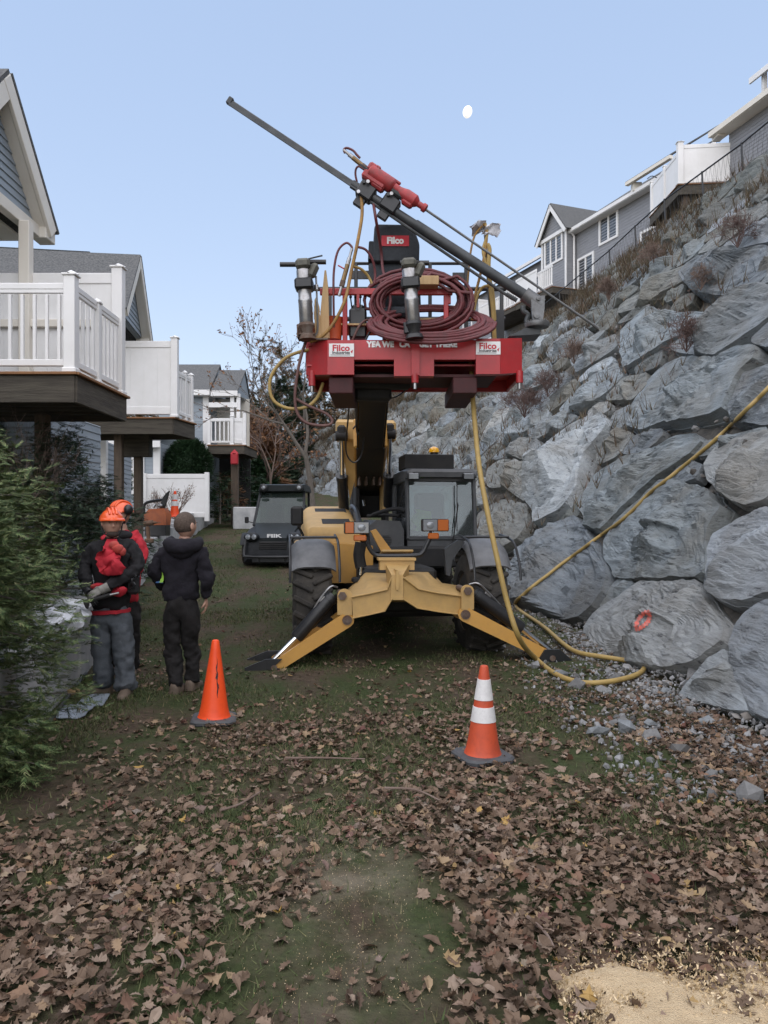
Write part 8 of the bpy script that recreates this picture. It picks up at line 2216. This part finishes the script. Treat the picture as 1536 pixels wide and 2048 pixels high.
def person(label, base, J, S, face_yaw, jm, tm, skin_hands, headc, headh, hood=False, shirt=None, pitch=0, wide=1.0, boots=M_BOOT):
    """J: joints (world). One continuous body under jacket, trousers and boots"""
    t = thing('person', base, label, 'person')
    pel, ch, nk = J['pelvis'], J['chest'], J['neck']
    core = [(pel, (.11, .085)), ((pel + ch) / 2, (.105, .078)), (ch, (.125, .085)), (nk, (.055, .06)), (headc - V3(0, 0, headh * .28), (.05, .055))]
    chains = [core]
    for sd in ('l', 'r'):
        chains.append([(ch, (.125, .085)), (J['sh' + sd], .058), (J['el' + sd], .042), (J['wr' + sd], .029)])
        chains.append([(pel, (.11, .085)), (J['hip' + sd], .068), (J['kn' + sd], .045), (J['an' + sd], .03)])
    mb = MB(); mesh_to_mb(skin_mesh(chains, 2), mb)
    MH = head(mb, headc, headh, face_yaw, pitch)
    for sd in ('l', 'r'):
        if skin_hands.get(sd) == 'skin': hand(mb, J['wr' + sd], J['hd' + sd], J['pn' + sd], .185, .7, 1 if sd == 'l' else -1)
    mb.build('body', M_SKIN, t, 180)
    # eyes and brows
    e = MB()
    for sg in (-1, 1): e.ball(headc + MH @ Vector((sg * .13 * headh, -.335 * headh, .03 * headh)), (.038 * headh,) * 3, 8, 6)
    e.build('eye', M_EYE, t, 180)
    e = MB()
    for sg in (-1, 1): e.ball(headc + MH @ Vector((sg * .13 * headh, -.372 * headh, .03 * headh)), (.018 * headh,) * 3, 6, 5); e.box(headc + MH @ Vector((sg * .135 * headh, -.405 * headh, .105 * headh)), (.13 * headh, .03 * headh, .022 * headh), MH)
    e.build('eyebrow', M_HAIR, t)
    # jacket
    k = 1.0 * wide
    ch2 = ch + V3(0, 0, 0); hem = J['hem']
    core = [(hem - V3(0, 0, .11), (.172 * k, .135)), (hem, (.178 * k, .138)), (pel * .35 + ch * .65, (.172 * k, .132)), (ch, (.185 * k, .135)), (nk - V3(0, 0, .045), (.085, .082)), (nk + V3(0, 0, .01), (.072, .076))]
    ch_ = [core]
    for sd in ('l', 'r'): ch_.append([(ch, (.185 * k, .135)), (J['sh' + sd], .086), ((J['sh' + sd] + J['el' + sd]) / 2, .077), (J['el' + sd], .070), ((J['el' + sd] * .45 + J['wr' + sd] * .55), .062), (J['wr' + sd], .050)])
    mb = MB(); mesh_to_mb(skin_mesh(ch_, 3), mb); wrinkle(mb, .016, 9, 3); wrinkle(mb, .010, 24, 8); mb.build('jacket', jm, t, 180)
    # trousers
    ch_ = [[(hem + V3(0, 0, .10), (.130 * k, .095)), (pel - V3(0, 0, .03), (.158 * k, .125))]]
    for sd in ('l', 'r'):
        h_, kn, an = J['hip' + sd] - V3(0, 0, .10), J['kn' + sd], J['an' + sd]
        ch_.append([(pel - V3(0, 0, .03), (.158 * k, .125)), (h_, S[0]), ((h_ + kn) / 2, S[0] * .93), (kn, S[1]), ((kn + an) / 2, S[1] * .98), (an + V3(0, 0, .06), S[2]), (an - V3(0, 0, .015), S[2] * .95)])
    mb = MB(); mesh_to_mb(skin_mesh(ch_, 3), mb); wrinkle(mb, .018, 8, 11); wrinkle(mb, .010, 22, 5); mb.build('trousers', tm, t, 180)
    for sd in ('l', 'r'):
        mb = MB(); a = J['an' + sd]; boot(mb, a, J['toe' + sd], gz_=gtop(a.x, a.y) + .004); mb.build('boot', boots, t, 60)
    return t, MH
def gl(t, wr, d, pn, th, mt=M_GLOVE, sz=.2, curl=.8):
    mb = MB(); hand(mb, wr, d, pn, sz, curl, th); mb.tube([wr - d.normalized() * .05, wr + d.normalized() * .03], [.045, .042], 10); return mb.build('glove', mt, t, 60)
def helmet(t, c, h, M, mt=M_HELM, muffs=False):
    mb = MB(); r = h * .52; b = MB()
    prof = [(0.0, .86), (.30, .80), (.62, .60), (.86, .30), (.95, .05), (.97, -.08), (.94, -.10)]
    b.lathe((0, 0, 0), [(p * r * 1.0, z * r) for p, z in prof[::-1]], n=28)
    vv_ = []
    for v in b.v:
        v = Vector(v); v.y *= 1.14; v.x *= .92
        vv_.append(v)
    mb.add([c + M @ (v + Vector((0, .02 * h, .17 * h))) for v in vv_], b.f)
    for k in (-1, 0, 1): mb.tube([c + M @ Vector((k * .13 * h, r * 1.05 * math.cos(R(a)) * (1 - .05 * abs(k)) + .02 * h, .17 * h + r * .90 * math.sin(R(a)) * (1 - .05 * abs(k)))) for a in range(25, 156, 13)], .012, 6)
    # peak
    secs = []
    for a in range(-60, 61, 15):
        an = R(a); o1 = Vector((math.sin(an) * r * .93, -math.cos(an) * r * 1.08, -.02 * h)); o2 = Vector((math.sin(an) * r * 1.02, -math.cos(an) * r * 1.36 * (1 - .0006 * abs(a)), -.07 * h)); z_ = Vector((0, .02 * h, .17 * h))
        secs.append([c + M @ (o1 + z_), c + M @ (o2 + z_), c + M @ (o2 + z_ + Vector((0, 0, .012))), c + M @ (o1 + z_ + Vector((0, 0, .018)))])
    mb.loft(secs); hm = mb.build('helmet', mt, t, 50)
    e = MB()
    for sg in (-1, 1): e.ball(c + M @ Vector((sg * .50 * h, .06 * h, .12 * h)), (.04 * h, .09 * h, .12 * h), 10, 7, M)
    e.tube([c + M @ Vector((.40 * h, -.02 * h, .0)), c + M @ Vector((.33 * h, -.16 * h, -.36 * h)), c + M @ Vector((0, -.24 * h, -.52 * h)), c + M @ Vector((-.33 * h, -.16 * h, -.36 * h)), c + M @ Vector((-.40 * h, -.02 * h, .0))], .008, 5)
    e.build('helmet_strap', M_BLKM, hm)
    return hm
# --- man seen from behind, dark hoodie
pc = PG(366, 1386); DC = pc.y + .06; zg = gtop(pc.x, DC)
q = lambda px, py, dd=0: P(px, py, DC + dd)
J = dict(pelvis=q(362, 1200), chest=q(362, 1118, .02), neck=q(369, 1080, .0), hem=q(361, 1184), shl=q(323, 1108), shr=q(402, 1108), ell=q(308, 1150, -.02), elr=q(414, 1158, -.03), wrl=q(329, 1176, .17), wrr=q(412, 1198, .06), hdl=V3(.5, .6, .0), hdr=V3(-.05, .25, -1), pnl=V3(1, -.3, 0), pnr=V3(-1, 0, 0),
         hipl=q(345, 1212), hipr=q(381, 1212), knl=q(343, 1297, .03), knr=q(380, 1293, .10), anl=q(352, 1374, -.02), anr=q(383, 1366, .12), toel=(.12, 1), toer=(.2, 1))
man, MH = person('man seen from behind in a dark navy hoodie and black trousers', (pc.x, DC, zg), J, (.105, .083, .075), R(150), M_HOOD, M_PANT, {'r': 'skin', 'l': 'skin'}, q(371, 1051, -.01), .262, wide=1.06)
hc_, hh_ = q(371, 1051, -.01), .262
mb = MB(); b = MB(); b.ball((0, 0, 0), (.372 * hh_, .445 * hh_, .452 * hh_), 22, 14); vs = []
bb = MB()
for v in b.v:
    v = Vector(v)
    if v.y < -.06 and v.z < .25 * hh_: v.y = -.06 + (v.y + .06) * .2
    if v.z < -.30 * hh_: v *= .93
    vs.append(hc_ + MH @ (v + Vector((0, .025 * hh_, .065 * hh_))))
mb.add(vs, b.f); mb.build('hair', M_HAIR, man, 180)
mb = MB()      # hood lying on the shoulders
sec = []
for k in range(13):
    a = R(-120 + 20 * k); rr = .135; c = J['neck'] + V3(math.sin(a) * rr * 1.05, -math.cos(a) * rr * .85 - .02, -.02 - .05 * math.cos(a)); 
    sec.append(c)
mb.tube(catmull(sec, 3), [.035 + .045 * math.sin(math.pi * i / (len(sec) * 3 - 3)) for i in range(len(sec) * 3 - 2)], 12)
mb.ball(J['neck'] + V3(.0, -.11, -.085), (.13, .075, .10), 16, 10); wrinkle(mb, .012, 10, 5); mb.build('hood', M_HOOD, man, 180)
mb = MB(); mb.box(q(372, 1036, -.02) , (.05, .05, .01)); 
mb = MB(); mb.tube([hc_ + MH @ Vector((.37 * hh_, -.25 * hh_, .06 * hh_)), hc_ + MH @ Vector((.39 * hh_, .05 * hh_, .08 * hh_))], .006, 6); mb.build('glasses_arm', M_BLKM, man)
# folded vest tucked under his arm
t = thing('folded_vest', q(325, 1190, .1), 'folded yellow and blue safety vest held under the arm of the hooded man', 'vest')
mb = MB(); mb.loft([[q(326, 1126, .0), q(329, 1126, .0), q(330, 1126, .2), q(325, 1126, .2)], [q(320, 1160, -.02), q(327, 1160, -.02), q(329, 1160, .2), q(321, 1160, .2)], [q(319, 1166, -.02), q(326, 1166, -.02), q(328, 1166, .2), q(320, 1166, .2)]]); wrinkle(mb, .008, 14, 2); mb.build('yellow_fold', M_VEST, t, 60)
mb = MB(); mb.loft([[q(317, 1152, -.015), q(322, 1152, -.015), q(322, 1152, .16), q(317, 1152, .16)], [q(311, 1166, -.02), q(326, 1166, -.02), q(326, 1166, .15), q(311, 1166, .15)]]); mb.build('blue_fold', mat('blue_cloth', (.05, .12, .32), .8, c2=(.08, .18, .4), scale=14), t, 60)
# --- bearded man in the orange helmet facing the camera
pa_ = PG(232, 1392); DA_ = pa_.y + .03; zg = gtop(pa_.x, DA_)
q = lambda px, py, dd=0: P(px, py, DA_ + dd)
J = dict(pelvis=q(222, 1213), chest=q(226, 1110), neck=q(224, 1072), hem=q(222, 1205), shl=q(190, 1092, .02), shr=q(263, 1094, .02), ell=q(166, 1138, -.06), elr=q(276, 1138, -.04), wrl=q(178, 1184, -.22), wrr=q(207, 1178, -.30), hdl=V3(.35, -.5, -.3), hdr=V3(-.7, -.25, -.35), pnl=V3(.5, .4, -.6), pnr=V3(0, .8, -.6),
         hipl=q(203, 1222), hipr=q(243, 1222), knl=q(203, 1300, -.03), knr=q(247, 1300, -.03), anl=q(207, 1376, .02), anr=q(253, 1380, -.06), toel=(-.75, -.45), toer=(.05, -1))
hcA, hhA = q(223, 1048, -.05), .245
manA, MHA = person('man in an orange helmet, black jacket and grey jeans facing the camera', (pa_.x, DA_, zg), J, (.118, .102, .105), R(28), M_JBLK, M_JEAN, {}, hcA, hhA, pitch=R(-2), wide=1.08)
helmet(manA, hcA, hhA, MHA)
mb = MB(); b = MB(); b.ball((0, 0, 0), (.235 * hhA, .13 * hhA, .125 * hhA), 16, 9); mb.add([hcA + MHA @ (Vector(v) + Vector((0, -.285 * hhA, -.405 * hhA))) for v in b.v], b.f); mb.build('beard', M_BEARD, manA, 180)
gl(manA, J['wrr'], J['hdr'], J['pnr'], -1); gl(manA, J['wrl'], J['hdl'], J['pnl'], 1, M_BLK)
mb = MB(); mb.loft([[q(214, 1078, -.115), q(234, 1078, -.115), q(234, 1078, -.09), q(214, 1078, -.09)], [q(206, 1095, -.165), q(238, 1095, -.165), q(238, 1095, -.12), q(206, 1095, -.12)], [q(203, 1112, -.17), q(236, 1112, -.17), q(236, 1112, -.12), q(203, 1112, -.12)]]); wrinkle(mb, .006, 14, 4); mb.build('red_shirt', M_JRED, manA, 60)
mb = MB(); cc_ = J['hem'] + V3(0, 0, -.055)
mb.loft([[cc_ + V3(.185 * math.cos(R(a)), .148 * math.sin(R(a)), zz + .012 * math.cos(R(a)) + .004 * math.sin(a)) for a in range(0, 360, 15)] for zz in (-.012, -.03, -.045)]); mb.build('red_hem', M_JRED, manA, 60)
# red jacket bundled in his arms
def bundle(name, pts, mt, label, cat, amp=.02, parent=None):
    mb = MB()
    for (px, py, dd, r) in pts: mb.ball(q(px, py, dd), r, 16, 11)
    wrinkle(mb, amp, 11, 6); o = mb.build(name, mt, parent, 60)
    if parent is None: tag(o, label, cat)
    return o
bundle('red_bag', [(209, 1110, -.24, (.06, .05, .10)), (214, 1122, -.25, (.11, .05, .06)), (226, 1136, -.25, (.10, .05, .07)), (203, 1128, -.25, (.06, .05, .10))], M_JRED, 'crumpled red jacket bundled against the chest of the man in jeans', 'jacket', .045)
bundle('red_glove', [(228, 1090, -.2, (.045, .03, .04)), (235, 1098, -.21, (.05, .03, .045)), (244, 1104, -.2, (.04, .03, .04))], mat('faded_red_glove', (.46, .06, .045), .8, c2=(.36, .06, .05), scale=14), 'faded red glove held at the chest of the man in jeans', 'glove', .012)
bundle('red_cloth', [(238, 1182, -.17, (.08, .04, .05)), (196, 1172, -.2, (.08, .05, .04))], M_JRED, 'red lining showing under the forearm of the man in jeans', 'cloth')
t = thing('hand_tool', q(205, 1195, -.33), 'dark hand tool held low by the gloved man in jeans', 'tool')
mb = MB(); mb.tube([q(165, 1205, -.36), q(220, 1190, -.34)], .018, 8); mb.box(q(160, 1208, -.36), (.16, .07, .09), Matrix.Rotation(R(12), 3, 'Y'), .02); mb.build('tool_body', M_BLKM, t)
mb = MB(); mb.tube([q(220, 1190, -.34), q(238, 1186, -.33)], .012, 8); mb.build('tool_shaft', M_STEEL, t)
mb = MB(); 
for k in range(7): a = k * .9; mb.tube(catmull([q(262 + 5 * math.sin(a), 1146 + 4 * k % 9, -.1), q(268 + 5 * math.cos(a), 1152 + 3 * k, -.14), q(264 + 4 * math.sin(a * 2), 1166 + 2 * k, -.12)], 3), .007, 5)
mb.box(q(266, 1168, -.06), (.12, .09, .20), None, .03); mb.build('belt_pouch', M_BLK, manA)
# --- second helmeted man behind him
DB = DA_ + .95; q = lambda px, py, dd=0: P(px + 9, py, DB + dd)
bB = P(247, 0, DB); zgB = gtop(bB.x, DB); dz = zgB
J = dict(pelvis=q(238, 1196), chest=q(240, 1104), neck=q(236, 1060), hem=q(238, 1192), shl=q(206, 1078, .0), shr=q(266, 1072, .0), ell=q(196, 1120), elr=q(275, 1118, -.05), wrl=q(205, 1160, -.2), wrr=q(258, 1150, -.22), hdl=V3(.4, -.6, -.1), hdr=V3(-.5, -.6, -.1), pnl=V3(0, .3, -1), pnr=V3(0, .3, -1),
         hipl=q(222, 1206), hipr=q(256, 1206), knl=q(224, 1275), knr=q(256, 1275), anl=q(226, 1338), anr=q(256, 1338), toel=(-.1, -1), toer=(.2, -1))
sB = zgB - (J['anl'].z - .09)
hcB, hhB = q(233, 1030, -.02), .245
manB, MHB = person('man in an orange helmet and red jacket mostly hidden behind the man in jeans', (bB.x, DB, zgB), J, (.10, .085, .08), R(-30), M_JRED, M_PANT, {}, hcB, hhB)
helmet(manB, hcB, hhB, MHB); gl(manB, J['wrr'], J['hdr'], J['pnr'], -1, M_BLK); gl(manB, J['wrl'], J['hdl'], J['pnl'], 1, M_BLK)
e = MB(); e.ball(hcB + MHB @ Vector((.46 * hhB, .0, .22 * hhB)), (.05, .06, .06), 12, 8); e.build('ear_muff', M_BLK, manB)
mb = MB(); mb.ball(J['neck'] + V3(0, -.05, -.06), (.15, .11, .06), 14, 8); mb.build('collar', M_JBLK, manB, 60)
